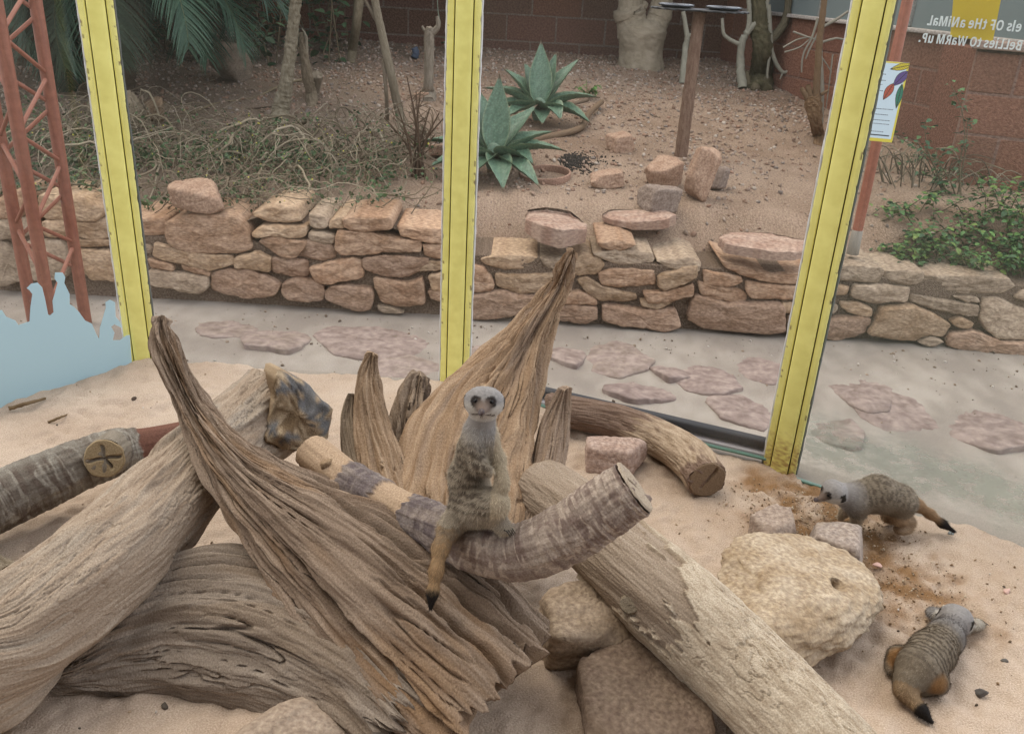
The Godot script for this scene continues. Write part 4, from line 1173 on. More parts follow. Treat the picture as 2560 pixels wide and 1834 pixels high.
func trunks() -> void:
	var g := "bare trunks on the planted bed"
	# rough slim palm trunk left of centre
	var t := thing("slim_palm", Vector3(-1.389, 0.263, -5.133), "slim rough scaly palm trunk rising from the tangled creeper", "palm", g)
	bole(t, "trunk", [[Vector3(-1.372, 0.201, -5.007), 0.052], [Vector3(-1.389, 0.303, -5.133), 0.048], [Vector3(-1.347, 0.466, -5.133), 0.037], [Vector3(-1.309, 0.682, -5.133), 0.032], [Vector3(-1.274, 0.89, -5.133), 0.030], [Vector3(-1.242, 1.09, -5.133), 0.030], [Vector3(-1.212, 1.326, -5.133), 0.028]], Color(0.20, 0.165, 0.115), Color(0.34, 0.30, 0.225), 501, 0.006, 1.3, 48, 200)
	for k in 9:
		frond(t, Vector3(-1.213, 1.315, -5.133), TAU * k / 9.0 + 0.3, 0.85, 0.95 - 0.1 * (k % 3), 1.9, 0.22, 520 + k)
	# split dead stump and short cut stump beside it
	t = thing("dead_stump", Vector3(-1.31, 0.302, -5.555), "split grey dead stump behind the rough palm trunk", "stump", g)
	bole(t, "trunk", [[Vector3(-1.28, 0.262, -5.447), 0.034], [Vector3(-1.318, 0.335, -5.589), 0.033], [Vector3(-1.331, 0.458, -5.555), 0.030], [Vector3(-1.346, 0.599, -5.555), 0.022], [Vector3(-1.358, 0.687, -5.555), 0.012]], Color(0.19, 0.15, 0.105), Color(0.29, 0.235, 0.17), 503, 0.008, 0.4)
	part("broken_top", tube(smooth_path([Vector3(-1.336, 0.574, -5.555), Vector3(-1.327, 0.663, -5.555), Vector3(-1.351, 0.719, -5.555)], 6), 0.016, 0.004, 9, Color(0.30, 0.26, 0.20), 0.2), M.bark, t)
	t = thing("cut_stump", Vector3(-1.302, 0.305, -5.592), "short pale cut stump with a hollow top beside the dead stump", "stump", g)
	bole(t, "trunk", [[Vector3(-1.295, 0.279, -5.524), 0.030], [Vector3(-1.317, 0.333, -5.673), 0.028], [Vector3(-1.279, 0.457, -5.592), 0.034]], Color(0.24, 0.20, 0.15), Color(0.32, 0.27, 0.21), 504, 0.004, 0.3, 36, 40, 0.0)
	# leaning thin trunk
	t = thing("slender_trunk", Vector3(-1.32, 0.428, -6.908), "thin straight pale trunk leaning in front of the back wall", "tree", g)
	bole(t, "trunk", [[Vector3(-1.311, 0.381, -6.841), 0.038], [Vector3(-1.345, 0.463, -7.078), 0.034], [Vector3(-1.275, 0.681, -6.908), 0.032], [Vector3(-1.237, 0.955, -6.908), 0.030], [Vector3(-1.211, 1.305, -6.908), 0.028]], Color(0.22, 0.18, 0.12), Color(0.33, 0.28, 0.20), 505, 0.003, 0.3)
	# forked trunk pair
	t = thing("forked_tree", Vector3(-0.709, 0.264, -5.153), "smooth grey forked trunk with a thin prop left of the twiggy shrub", "tree", g)
	bole(t, "trunk", [[Vector3(-0.69, 0.227, -5.068), 0.027], [Vector3(-0.724, 0.291, -5.22), 0.025], [Vector3(-0.765, 0.532, -5.153), 0.023], [Vector3(-0.813, 0.742, -5.153), 0.022], [Vector3(-0.846, 0.889, -5.153), 0.020], [Vector3(-0.877, 1.109, -5.153), 0.018]], Color(0.21, 0.175, 0.125), Color(0.31, 0.265, 0.20), 506, 0.003, 0.4)
	bole(t, "prop", [[Vector3(-0.804, 0.255, -5.264), 0.011], [Vector3(-0.793, 0.433, -5.153), 0.0105], [Vector3(-0.809, 0.618, -5.153), 0.010]], Color(0.18, 0.145, 0.105), Color(0.26, 0.21, 0.16), 507, 0.002, 0.4, 20, 40)
	bole(t, "branch", [[Vector3(-0.808, 0.742, -5.153), 0.011], [Vector3(-0.857, 0.832, -5.153), 0.010], [Vector3(-0.912, 0.926, -5.153), 0.009], [Vector3(-0.946, 1.04, -5.153), 0.008]], Color(0.16, 0.13, 0.10), Color(0.24, 0.19, 0.14), 508, 0.002, 0.4, 18, 40)
	# pruned stump with a stub fork
	t = thing("pruned_stump", Vector3(-0.622, 0.325, -5.806), "pruned grey stump with two stub branches just left of the middle post", "stump", g)
	bole(t, "trunk", [[Vector3(-0.619, 0.298, -5.734), 0.052], [Vector3(-0.635, 0.352, -5.878), 0.046], [Vector3(-0.626, 0.402, -5.806), 0.030], [Vector3(-0.625, 0.591, -5.806), 0.030], [Vector3(-0.624, 0.709, -5.806), 0.031], [Vector3(-0.616, 0.744, -5.806), 0.026]], Color(0.24, 0.205, 0.16), Color(0.36, 0.31, 0.25), 509, 0.005, 0.3)
	bole(t, "branch", [[Vector3(-0.605, 0.718, -5.806), 0.020], [Vector3(-0.572, 0.756, -5.806), 0.016], [Vector3(-0.575, 0.798, -5.806), 0.011], [Vector3(-0.581, 0.813, -5.806), 0.008]], Color(0.24, 0.205, 0.16), Color(0.36, 0.31, 0.25), 510, 0.003, 0.2, 20, 30)
	bole(t, "branch", [[Vector3(-0.644, 0.721, -5.806), 0.012], [Vector3(-0.661, 0.736, -5.806), 0.009], [Vector3(-0.669, 0.754, -5.806), 0.006]], Color(0.26, 0.22, 0.17), Color(0.36, 0.31, 0.25), 511, 0.002, 0.2, 16, 20)
	part("sucker", tube(smooth_path([Vector3(-0.558, 0.773, -5.806), Vector3(-0.573, 0.841, -5.806), Vector3(-0.581, 0.955, -5.806)], 8), 0.0035, 0.0025, 6, Color(0.24, 0.28, 0.22)), M.twig, t)
	# big pale stump with two sawn forks
	t = thing("forked_stump", Vector3(0.862, 0.454, -7.189), "massive pale forked stump with sawn branches behind the feeding dish", "stump", g)
	var bg0 := Color(0.30, 0.255, 0.185); var bg1 := Color(0.42, 0.365, 0.28)
	bole(t, "trunk", [[Vector3(0.862, 0.36, -7.189), 0.20], [Vector3(0.854, 0.46, -7.189), 0.18], [Vector3(0.847, 0.584, -7.189), 0.165], [Vector3(0.84, 0.707, -7.189), 0.185], [Vector3(0.84, 0.771, -7.189), 0.16]], bg0, bg1, 512, 0.008, 0.2, 80, 60, 0.25)
	bole(t, "limb", [[Vector3(0.783, 0.694, -7.189), 0.13], [Vector3(0.748, 0.798, -7.189), 0.112], [Vector3(0.731, 0.835, -7.189), 0.12], [Vector3(0.735, 0.861, -7.189), 0.095], [Vector3(0.715, 1.114, -7.189), 0.09]], bg0, bg1, 513, 0.006, 0.25, 56, 50)
	bole(t, "limb", [[Vector3(0.903, 0.701, -7.189), 0.115], [Vector3(0.949, 0.802, -7.189), 0.088], [Vector3(0.963, 0.854, -7.189), 0.090], [Vector3(0.969, 1.004, -7.189), 0.07]], bg0, bg1, 514, 0.006, 0.25, 48, 40)
	bole(t, "knob", [[Vector3(0.8, 0.851, -7.189), 0.05], [Vector3(0.827, 0.891, -7.189), 0.045], [Vector3(0.855, 0.879, -7.189), 0.02]], bg0, bg1, 515, 0.006, 0.2, 24, 20)
	# twiggy little shrub
	t = thing("twiggy_shrub", Vector3(-0.502, 0.18, -4.246), "small leafless twiggy shrub left of the middle yellow post", "shrub")
	var P := PackedVector3Array(); var Cc := PackedColorArray(); var I := PackedInt32Array()
	var tips = [Vector3(-0.661, 0.446, -4.246), Vector3(-0.549, 0.64, -4.246), Vector3(-0.493, 0.573, -4.246), Vector3(-0.386, 0.453, -4.246), Vector3(-0.401, 0.487, -4.246), Vector3(-0.549, 0.473, -4.246), Vector3(-0.602, 0.393, -4.246), Vector3(-0.454, 0.494, -4.246), Vector3(-0.522, 0.561, -4.246), Vector3(-0.427, 0.372, -4.246), Vector3(-0.589, 0.507, -4.246)]
	var foot := Vector3(-0.502, 0.18, -4.246)
	for k in tips.size():
		var tip: Vector3 = tips[k] + Vector3(0, 0, rng.randf_range(-0.12, 0.12))
		var f0 = foot + Vector3(rng.randf_range(-0.03, 0.03), -0.01, rng.randf_range(-0.02, 0.02))
		var mid = f0.lerp(tip, 0.45) + Vector3((f0.x - tip.x) * 0.18, 0.02, 0)
		var pp := smooth_path([f0, mid, tip], 8)
		tube_into(P, Cc, I, pp, 0.008, 0.0025, 6, Color(0.125, 0.085, 0.06), 0.15)
		for j in 4:
			var b0: Vector3 = pp[6 + j * 2]
			tube_into(P, Cc, I, smooth_path([b0, b0 + Vector3(rng.randf_range(-0.05, 0.05), rng.randf_range(0.02, 0.07), rng.randf_range(-0.04, 0.04)), b0 + Vector3(rng.randf_range(-0.08, 0.08), rng.randf_range(0.05, 0.12), rng.randf_range(-0.05, 0.05))], 3), 0.003, 0.0012, 5, Color(0.16, 0.115, 0.08), 0.1)
	part("twigs", surf(P, Cc, I), M.twig, t)
	# a small seedling in front of the back wall
	var sd := thing("seedling", Vector3(-0.616, 0.478, -7.45), "tiny green seedling against the dark back wall", "plant")
	weed(sd, 4, 0.12, 0.07, Color(0.08, 0.2, 0.08))
	var bt := thing("blue_scrap", Vector3(-0.871, 0.443, -7.075), "small blue scrap lying by the dark back wall", "litter")
	var bm := tube(smooth_path([Vector3(0, 0, 0), Vector3(0.01, 0.04, 0), Vector3(-0.005, 0.075, 0.0)], 5), 0.03, 0.022, 9, Color(0.07, 0.085, 0.12), 0.2)
	part("scrap", bm, M.pebble, bt, Vector3.ZERO, false)

func frond(parent: Node3D, at: Vector3, heading: float, l: float, lift: float, droop: float, leaflet: float, seed_: int, c0 := Color(0.035, 0.085, 0.055), c1 := Color(0.08, 0.15, 0.095)) -> void:
	var r := RandomNumberGenerator.new(); r.seed = seed_
	var P := PackedVector3Array(); var Cc := PackedColorArray(); var I := PackedInt32Array()
	var fwd := Vector3(cos(heading), 0, sin(heading))
	var side := Vector3(-sin(heading), 0, cos(heading))
	var pts := []
	var p := Vector3.ZERO
	var ang = lift
	var n = 36
	for k in n + 1:
		pts.append(p)
		p += (fwd * cos(ang) + Vector3.UP * sin(ang)) * (l / n)
		ang -= droop / n * (0.5 + float(k) / n)
	tube_into(P, Cc, I, pts, 0.011, 0.002, 6, Color(0.11, 0.14, 0.07))
	for k in range(5, n + 1):
		var t = float(k) / n
		var dir: Vector3 = (pts[k] - pts[k - 1]).normalized()
		var up := side.cross(dir).normalized()
		if up.y < 0: up = -up
		for sg in [-1.0, 1.0]:
			for h in 2:
				var q: Vector3 = pts[k] - dir * (l / n) * 0.5 * h
				var len = leaflet * (0.35 + 1.3 * sin(PI * clampf(t * 0.86 + 0.10, 0, 1))) * r.randf_range(0.82, 1.1) * 0.75
				var d0 = (side * sg * 0.72 + dir * (0.45 + 0.5 * t) + up * r.randf_range(0.1, 0.35)).normalized()
				var c := mixc(c0, c1, r.randf())
				var base = P.size()
				var wd = 0.0058
				var cur := q
				for j in 5:
					var f = j / 4.0
					var across = d0.cross(up).normalized() * wd * (1.0 - f * f * 0.95)
					P.append(cur - across); P.append(cur + across)
					Cc.append(c); Cc.append(c)
					cur += (d0 + Vector3.DOWN * f * 0.75).normalized() * len * 0.25
				for j in 4:
					var a = base + j * 2
					I.append_array(PackedInt32Array([a, a + 2, a + 1, a + 1, a + 2, a + 3]))
	part("frond", surf(P, Cc, I), M.plant, parent, at)

func frond_to(parent: Node3D, a: Vector3, b: Vector3, sag: float, leaflet: float, seed_: int) -> void:
	# a frond that leaves a and arches over to b
	var h := b - a
	var flat_l = Vector2(h.x, h.z).length()
	var l = h.length() * 1.12
	var chord = atan2(h.y, flat_l)
	frond(parent, a, atan2(h.z, h.x), l, chord + sag, sag * 2.0, leaflet, seed_)

func palms() -> void:
	var base := Vector3(-2.478, 0.286, -5.387)
	var t := thing("palm_tree", base, "dark feathery palm with drooping fronds behind the leftmost yellow post", "palm", "palms on the bed")
	bole(t, "trunk", [[base + Vector3(0, -0.05, 0), 0.15], [base + Vector3(0.02, 0.3, 0), 0.13], [base + Vector3(0.03, 0.7, 0), 0.12], [base + Vector3(0.03, 0.95, 0), 0.06]], Color(0.07, 0.055, 0.04), Color(0.14, 0.11, 0.075), 531, 0.03, 0.6, 60, 90)
	var top := base + Vector3(0.03, 0.90, 0)
	for k in 22:
		var a = TAU * k / 22.0 * 2.0 + (0.12 if k >= 11 else 0.0)
		frond(t, top, a, 1.35 if k < 11 else 1.2, (1.15 if k % 2 else 0.75) - (0.55 if k >= 11 else 0.0), 2.3 if k < 11 else 1.9, 0.33, 540 + k)
	var n = 590
	for q in [[Vector3(-1.495, 0.58, -5.387), 0.75], [Vector3(-1.543, 0.699, -5.218), 0.8], [Vector3(-1.693, 0.516, -5.169), 0.7], [Vector3(-1.896, 0.505, -5.169), 0.7], [Vector3(-2.151, 0.569, -5.387), 0.7], [Vector3(-2.509, 0.472, -5.169), 0.7], [Vector3(-2.654, 0.512, -5.169), 0.7], [Vector3(-2.94, 0.402, -5.387), 0.7], [Vector3(-3.015, 0.573, -5.387), 0.8], [Vector3(-2.634, 0.666, -5.387), 0.9], [Vector3(-2.323, 0.53, -5.169), 0.7], [Vector3(-1.846, 0.756, -5.387), 0.9], [Vector3(-2.703, 0.675, -5.169), 0.9]]:
		frond_to(t, top + Vector3(0, 0.05, 0), q[0], q[1], 0.34, n)
		n += 1
	var b2 := Vector3(-3.3, bed_y(-3.3, -6.2), -6.2)
	var t2 := thing("palm_tree", b2, "farther palm in the dark corner behind the lattice mast", "palm", "palms on the bed")
	bole(t2, "trunk", [[b2 + Vector3(0, -0.05, 0), 0.14], [b2 + Vector3(0.02, 0.4, 0), 0.12], [b2 + Vector3(0.0, 0.9, 0), 0.08]], Color(0.07, 0.055, 0.04), Color(0.14, 0.11, 0.075), 532, 0.03, 0.6, 40, 60)
	for k in 30:
		frond(t2, b2 + Vector3(0, 0.75, 0), TAU * k / 30.0 * 2.0 + 0.1, 1.5, [1.1, 0.5, 0.1][k % 3], 2.0, 0.40, 620 + k)
	# dense dark undergrowth between the palms and the wall
	var ub := Vector3(-2.6, bed_y(-2.6, -7.0), -7.0)
	var u := thing("dark_undergrowth", ub, "dense dark green undergrowth along the back wall behind the palm", "shrub")
	var stems := []
	for k in 150:
		var x = rng.randf_range(-5.0, -1.35); var z = rng.randf_range(-7.5, -6.4)
		var f := on_bed(x, z)
		var e := Vector3(rng.randf_range(-0.25, 0.25), rng.randf_range(0.3, 1.0), rng.randf_range(-0.1, 0.25))
		stems.append([f, f + e * 0.6, f + e])
	leafy(u, stems, 0.006, 20, 0.085, [Color(0.05, 0.10, 0.045), Color(0.065, 0.12, 0.055), Color(0.045, 0.085, 0.045)])
	# dry leaf stalks on the ground below
	var st := [[Vector3(-2.05, 0.234, -4.829), Vector3(-2.08, 0.303, -4.829), Vector3(-2.115, 0.413, -4.829)], [Vector3(-2.05, 0.261, -4.905), Vector3(-2.086, 0.311, -4.905), Vector3(-2.13, 0.391, -4.905)], [Vector3(-2.062, 0.228, -4.762), Vector3(-2.076, 0.309, -4.762), Vector3(-2.085, 0.389, -4.762)], [Vector3(-2.253, 0.242, -4.587), Vector3(-2.362, 0.342, -4.913), Vector3(-2.475, 0.439, -5.308)], [Vector3(-3.046, 0.402, -6.09), Vector3(-2.965, 0.456, -6.143), Vector3(-2.919, 0.429, -6.278)], [Vector3(-2.485, 0.285, -5.162), Vector3(-2.387, 0.353, -5.028), Vector3(-2.286, 0.257, -4.853)]]
	var dg := "dry palm leaf stalks under the palm"
	var lb = ["pale broad dry leaf stalk leaning right of the leftmost yellow post", "second dry leaf stalk leaning beside the leftmost yellow post", "narrow dry leaf stalk nearest the leftmost yellow post", "bent dry stalk left of the leftmost yellow post", "frayed dry stalk lying in the dark under the palm", "curled dry leaf left of the leftmost yellow post"]
	for k in st.size():
		var me := tube(smooth_path(st[k], 6), 0.020 if k < 3 else 0.010, 0.012 if k < 3 else 0.006, 8, Color(0.30, 0.25, 0.18), 0.25)
		tag(part(numbered("dry_stalk"), me, M.twig, self), lb[k], "dry stalk", dg)

func creeper() -> void:
	var t := thing("creeper", Vector3(-1.3, 0.15, -4.1), "tangled dry creeper with small green leaves and yellow flowers above the wall", "creeper")
	var P := PackedVector3Array(); var Cc := PackedColorArray(); var I := PackedInt32Array()
	var xf := []; var cols := []; var fx := []; var fc := []
	var pal = [Color(0.34, 0.29, 0.21), Color(0.27, 0.225, 0.165), Color(0.20, 0.165, 0.115), Color(0.40, 0.345, 0.26), Color(0.15, 0.12, 0.085)]
	var n = 0
	var dens = nz(91, 1.4, 2)
	while n < 900:
		var x = rng.randf_range(-2.6, -0.42); var z = rng.randf_range(-4.95, -3.72)
		var edge = sst(-0.42, -0.75, x) * sst(-5.1, -4.6, z + 0.25 * dens.get_noise_2d(x, z))
		if rng.randf() > edge * (0.75 + dens.get_noise_2d(x, z)): continue
		n += 1
		var l = rng.randf_range(0.12, 0.55)
		var a = rng.randf() * TAU
		var bend = rng.randf_range(-3.5, 3.5)
		var hgt = rng.randf_range(0.01, 0.13)
		var y0 = rng.randf_range(-0.005, 0.08)
		var pts := []
		var q := Vector2(x, z)
		var m = 11
		for k in m:
			var f = float(k) / (m - 1)
			var b := bed_y(clampf(q.x, -4.0, 1.0), minf(q.y, -3.62))
			pts.append(Vector3(q.x, b + y0 + hgt * sin(PI * f) + 0.008 * sin(f * 14.0 + a), q.y))
			q += Vector2(cos(a), sin(a)) * l / (m - 1)
			if q.y > -3.64: q.y = -3.64
			a += bend / m + rng.randf_range(-0.55, 0.55)
		var rr = rng.randf_range(0.0011, 0.0030) if rng.randf() < 0.95 else rng.randf_range(0.006, 0.009)
		tube_into(P, Cc, I, pts, rr, rr * 0.6, 5, pal[rng.randi() % pal.size()], 0.15)
		if rng.randf() < 0.55:
			for k in rng.randi_range(2, 9):
				var at: Vector3 = pts[rng.randi() % m] + Vector3(rng.randf_range(-0.02, 0.02), rng.randf_range(0, 0.02), rng.randf_range(-0.02, 0.02))
				if at.z > -4.75:
					xf.append(Transform3D(rand_basis().scaled(Vector3.ONE * rng.randf_range(0.010, 0.022)), at))
					cols.append([Color(0.06, 0.11, 0.045), Color(0.085, 0.14, 0.06), Color(0.05, 0.085, 0.04), Color(0.12, 0.17, 0.07)][rng.randi() % 4])
			if rng.randf() < 0.4 and pts[5].z > -4.6:
				fx.append(Transform3D(rand_basis().scaled(Vector3.ONE * rng.randf_range(0.006, 0.011)), pts[5] + Vector3(0, 0.02, 0)))
				fc.append(Color(0.55, 0.52, 0.08))
	for k in 4600:
		var x = rng.randf_range(-2.6, -0.6); var z = rng.randf_range(-4.5, -3.70)
		if rng.randf() > 0.75 + 1.2 * dens.get_noise_2d(x * 1.5, z * 1.5): continue
		xf.append(Transform3D(rand_basis().scaled(Vector3.ONE * rng.randf_range(0.013, 0.030)), Vector3(x, bed_y(x, z) + rng.randf_range(0.01, 0.10), z)))
		cols.append([Color(0.075, 0.13, 0.05), Color(0.10, 0.165, 0.065), Color(0.06, 0.10, 0.045)][rng.randi() % 3])
	part("stems", surf(P, Cc, I), M.twig, t).set_meta("kind", "stuff")
	var lf := leaf_mesh(1.0, 0.7, Color(1, 1, 1))
	scatter("leaves", lf, M.plant, t, xf, cols)
	scatter("flowers", leaf_mesh(1.0, 0.9, Color(1, 1, 1), 0.6), M.plant, t, fx, fc)

func branching(P: PackedVector3Array, Cc: PackedColorArray, I: PackedInt32Array, paths: Array, c: Color) -> void:
	for q in paths:
		tube_into(P, Cc, I, smooth_path(q[0], 7), q[1], q[2], 8, c, 0.12)

func leafy(t: Node3D, stems: Array, r: float, per: int, lsize: float, pal: Array, droop := 0.4) -> void:
	# stems: lists of points; leaves sprout along them
	var P := PackedVector3Array(); var Cc := PackedColorArray(); var I := PackedInt32Array()
	var xf := []; var cols := []
	for s in stems:
		var pp := smooth_path(s, 7)
		tube_into(P, Cc, I, pp, r, r * 0.4, 5, Color(0.20, 0.165, 0.11), 0.15)
		for k in per:
			var f = rng.randf()
			var at: Vector3 = pp[int(pow(f, 0.7) * (pp.size() - 1))]
			var b := Basis(Vector3.UP, rng.randf() * TAU) * Basis(Vector3.RIGHT, rng.randf_range(-0.5, droop)) * Basis(Vector3.BACK, rng.randf_range(-0.5, 0.5))
			xf.append(Transform3D(b.scaled(Vector3.ONE * lsize * rng.randf_range(0.55, 1.15)), at + Vector3(rng.randf_range(-1, 1), rng.randf_range(-0.3, 1), rng.randf_range(-1, 1)) * lsize * 0.9))
			cols.append(pal[rng.randi() % pal.size()] * rng.randf_range(0.75, 1.2))
	part("stems", surf(P, Cc, I), M.twig, t)
	scatter("leaves", leaf_mesh(1.0, 0.66, Color(1, 1, 1)), M.plant, t, xf, cols)

func right_shrubs() -> void:
	# green shrub spilling over the wall at the right
	var pal = [Color(0.065, 0.15, 0.05), Color(0.09, 0.20, 0.06), Color(0.13, 0.26, 0.07), Color(0.05, 0.115, 0.045), Color(0.17, 0.27, 0.06)]
	var t := thing("leafy_shrub", Vector3(1.938, 0.133, -3.736), "low bright green leafy shrub spilling over the wall at the right edge", "shrub", "green shrubs at the right")
	var stems := []
	for k in 120:
		var x = rng.randf_range(1.62, 2.75); var z = rng.randf_range(-4.15, -3.68)
		if x < 1.95 and rng.randf() < 0.55: z = rng.randf_range(-3.95, -3.7)
		var a = rng.randf() * TAU
		var l = rng.randf_range(0.08, 0.22)
		var h = rng.randf_range(0.02, 0.15) * sst(1.4, 2.2, x) + rng.randf() * 0.22 * sst(1.95, 2.5, x)
		var f := on_bed(x, z)
		var e := Vector3(cos(a) * l, h, sin(a) * l * 0.7 + 0.03)
		stems.append([f, f + e * 0.5 + Vector3(0, 0.03, 0), f + e])
	leafy(t, stems, 0.003, 22, 0.034, pal)
	# ivy climbing in the corner
	t = thing("climbing_ivy", Vector3(2.135, 0.19, -4.357), "sparse ivy climbing the red block wall behind the notice card", "ivy", "green shrubs at the right")
	stems = [[Vector3(2.129, 0.184, -4.29), Vector3(2.107, 0.365, -4.357), Vector3(2.095, 0.493, -4.357), Vector3(2.046, 0.616, -4.357), Vector3(1.974, 0.714, -4.357)], [Vector3(2.117, 0.196, -4.422), Vector3(2.034, 0.304, -4.422), Vector3(1.963, 0.41, -4.422), Vector3(1.917, 0.536, -4.422)], [Vector3(2.122, 0.203, -4.492), Vector3(1.985, 0.367, -4.422), Vector3(1.883, 0.423, -4.422), Vector3(1.796, 0.465, -4.422)], [Vector3(2.135, 0.19, -4.357), Vector3(2.08, 0.276, -4.357), Vector3(1.999, 0.381, -4.357), Vector3(2.074, 0.428, -4.357)], [Vector3(2.173, 0.232, -4.802), Vector3(2.111, 0.288, -4.802), Vector3(2.042, 0.272, -4.802), Vector3(1.987, 0.25, -4.802)], [Vector3(2.082, 0.183, -4.282), Vector3(2.073, 0.252, -4.484), Vector3(2.049, 0.249, -4.662)], [Vector3(2.135, 0.19, -4.357), Vector3(2.116, 0.43, -4.357), Vector3(2.088, 0.577, -4.357)]]
	leafy(t, stems, 0.004, 34, 0.034, [Color(0.05, 0.12, 0.06), Color(0.075, 0.16, 0.08), Color(0.10, 0.20, 0.07)])
	t = thing("dry_creeper", Vector3(2.159, 0.217, -4.645), "tangle of pale dry creeper stems at the foot of the ivy", "creeper")
	var P := PackedVector3Array(); var Cc := PackedColorArray(); var I := PackedInt32Array()
	var ct := Vector3(2.147, 0.217, -4.643)
	for k in 60:
		var f := Vector3(ct.x + rng.randf_range(-0.30, 0.22), 0, ct.z + rng.randf_range(-0.2, 0.25))
		f.y = bed_y(f.x, f.z)
		var e := Vector3(rng.randf_range(-0.2, 0.2), rng.randf_range(0.02, 0.18), rng.randf_range(-0.1, 0.1))
		tube_into(P, Cc, I, smooth_path([f, f + e * 0.6 + Vector3(0, 0.05, 0), f + e * 1.1 + Vector3(rng.randf_range(-0.05, 0.05), -0.02, 0.04)], 5), 0.0035, 0.002, 5, [Color(0.33, 0.28, 0.21), Color(0.22, 0.18, 0.13), Color(0.14, 0.11, 0.08)][rng.randi() % 3], 0.15)
	part("stems", surf(P, Cc, I), M.twig, t)
	# euphorbia like shrub with pale stems behind the feeding post
	t = thing("pale_stemmed_shrub", Vector3(1.572, 0.412, -6.738), "leafless shrub of pale knobbly stems right of the feeding dish", "shrub", "bare shrubs by the side wall")
	P = PackedVector3Array(); Cc = PackedColorArray(); I = PackedInt32Array()
	var pale := Color(0.34, 0.33, 0.27)
	branching(P, Cc, I, [[[Vector3(1.539, 0.404, -6.656), Vector3(1.515, 0.565, -6.738), Vector3(1.507, 0.717, -6.738), Vector3(1.556, 0.81, -6.738), Vector3(1.623, 0.888, -6.738)], 0.035, 0.018], [[Vector3(1.506, 0.702, -6.738), Vector3(1.534, 0.809, -6.738), Vector3(1.521, 0.927, -6.738), Vector3(1.477, 1.099, -6.738)], 0.022, 0.014], [[Vector3(1.623, 0.888, -6.738), Vector3(1.637, 0.991, -6.738), Vector3(1.625, 1.135, -6.738)], 0.018, 0.014], [[Vector3(1.494, 0.692, -6.738), Vector3(1.433, 0.713, -6.738), Vector3(1.369, 0.755, -6.738), Vector3(1.341, 0.858, -6.738)], 0.016, 0.011], [[Vector3(1.648, 0.963, -6.738), Vector3(1.691, 0.787, -6.738), Vector3(1.736, 0.638, -6.738), Vector3(1.831, 0.52, -6.738), Vector3(1.901, 0.585, -6.738), Vector3(1.897, 0.692, -6.738)], 0.020, 0.008], [[Vector3(1.831, 0.52, -6.738), Vector3(1.817, 0.472, -6.738)], 0.008, 0.005], [[Vector3(1.716, 0.622, -6.738), Vector3(1.721, 0.498, -6.738), Vector3(1.753, 0.406, -6.738)], 0.011, 0.006], [[Vector3(1.116, 0.408, -6.695), Vector3(1.115, 0.632, -6.773), Vector3(1.116, 0.724, -6.773), Vector3(1.068, 0.886, -6.773)], 0.028, 0.014], [[Vector3(1.116, 0.718, -6.773), Vector3(1.153, 0.756, -6.773), Vector3(1.151, 0.891, -6.773)], 0.016, 0.012]], pale)
	part("stems", surf(P, Cc, I), M.bark, t)
	# mossy trunk behind it
	t = thing("mossy_trunk", Vector3(1.693, 0.415, -6.769), "thick dark mossy trunk behind the pale stemmed shrub", "tree", "bare shrubs by the side wall")
	bole(t, "trunk", [[Vector3(1.669, 0.367, -6.689), 0.10], [Vector3(1.725, 0.46, -6.931), 0.085], [Vector3(1.668, 0.662, -6.769), 0.07], [Vector3(1.612, 0.841, -6.769), 0.065], [Vector3(1.553, 1.16, -6.769), 0.055]], Color(0.075, 0.07, 0.04), Color(0.15, 0.13, 0.08), 541, 0.012, 0.5, 48, 80)
	bole(t, "limb", [[Vector3(1.663, 0.693, -6.769), 0.04], [Vector3(1.759, 0.789, -6.769), 0.032], [Vector3(1.797, 0.881, -6.769), 0.028], [Vector3(1.785, 1.056, -6.769), 0.02]], Color(0.10, 0.09, 0.06), Color(0.17, 0.145, 0.10), 542, 0.008, 0.5, 30, 40)
	for q in [[Vector3(1.582, 0.409, -6.711), Vector3(1.57, 0.502, -6.769)], [Vector3(1.693, 0.408, -6.695), Vector3(1.733, 0.474, -6.769)], [Vector3(1.622, 0.402, -6.633), Vector3(1.659, 0.444, -6.769)]]:
		part("root_stub", tube([q[0], (q[0] + q[1]) * 0.5, q[1]], 0.035, 0.022, 10, Color(0.16, 0.135, 0.09), 0.2), M.bark, t)
	# cut back brown shrub
	t = thing("cut_back_shrub", Vector3(1.689, 0.273, -5.244), "cut back brown shrub with stub branches left of the right yellow post", "shrub", "bare shrubs by the side wall")
	var br0 := Color(0.17, 0.10, 0.055); var br1 := Color(0.28, 0.185, 0.11)
	bole(t, "trunk", [[Vector3(1.684, 0.249, -5.206), 0.034], [Vector3(1.722, 0.303, -5.347), 0.032], [Vector3(1.66, 0.394, -5.244), 0.034], [Vector3(1.626, 0.492, -5.244), 0.045], [Vector3(1.612, 0.536, -5.244), 0.035]], br0, br1, 543, 0.010, 0.3)
	P = PackedVector3Array(); Cc = PackedColorArray(); I = PackedInt32Array()
	branching(P, Cc, I, [[[Vector3(1.618, 0.479, -5.244), Vector3(1.573, 0.539, -5.244), Vector3(1.541, 0.574, -5.244)], 0.022, 0.010], [[Vector3(1.621, 0.492, -5.244), Vector3(1.587, 0.564, -5.244), Vector3(1.576, 0.593, -5.244)], 0.020, 0.013], [[Vector3(1.634, 0.493, -5.244), Vector3(1.639, 0.555, -5.244)], 0.020, 0.013], [[Vector3(1.654, 0.481, -5.244), Vector3(1.658, 0.538, -5.244), Vector3(1.695, 0.57, -5.244)], 0.016, 0.006], [[Vector3(1.634, 0.505, -5.244), Vector3(1.614, 0.687, -5.244), Vector3(1.598, 0.805, -5.244), Vector3(1.588, 0.945, -5.244), Vector3(1.577, 1.103, -5.244)], 0.022, 0.016]], Color(0.21, 0.14, 0.085))
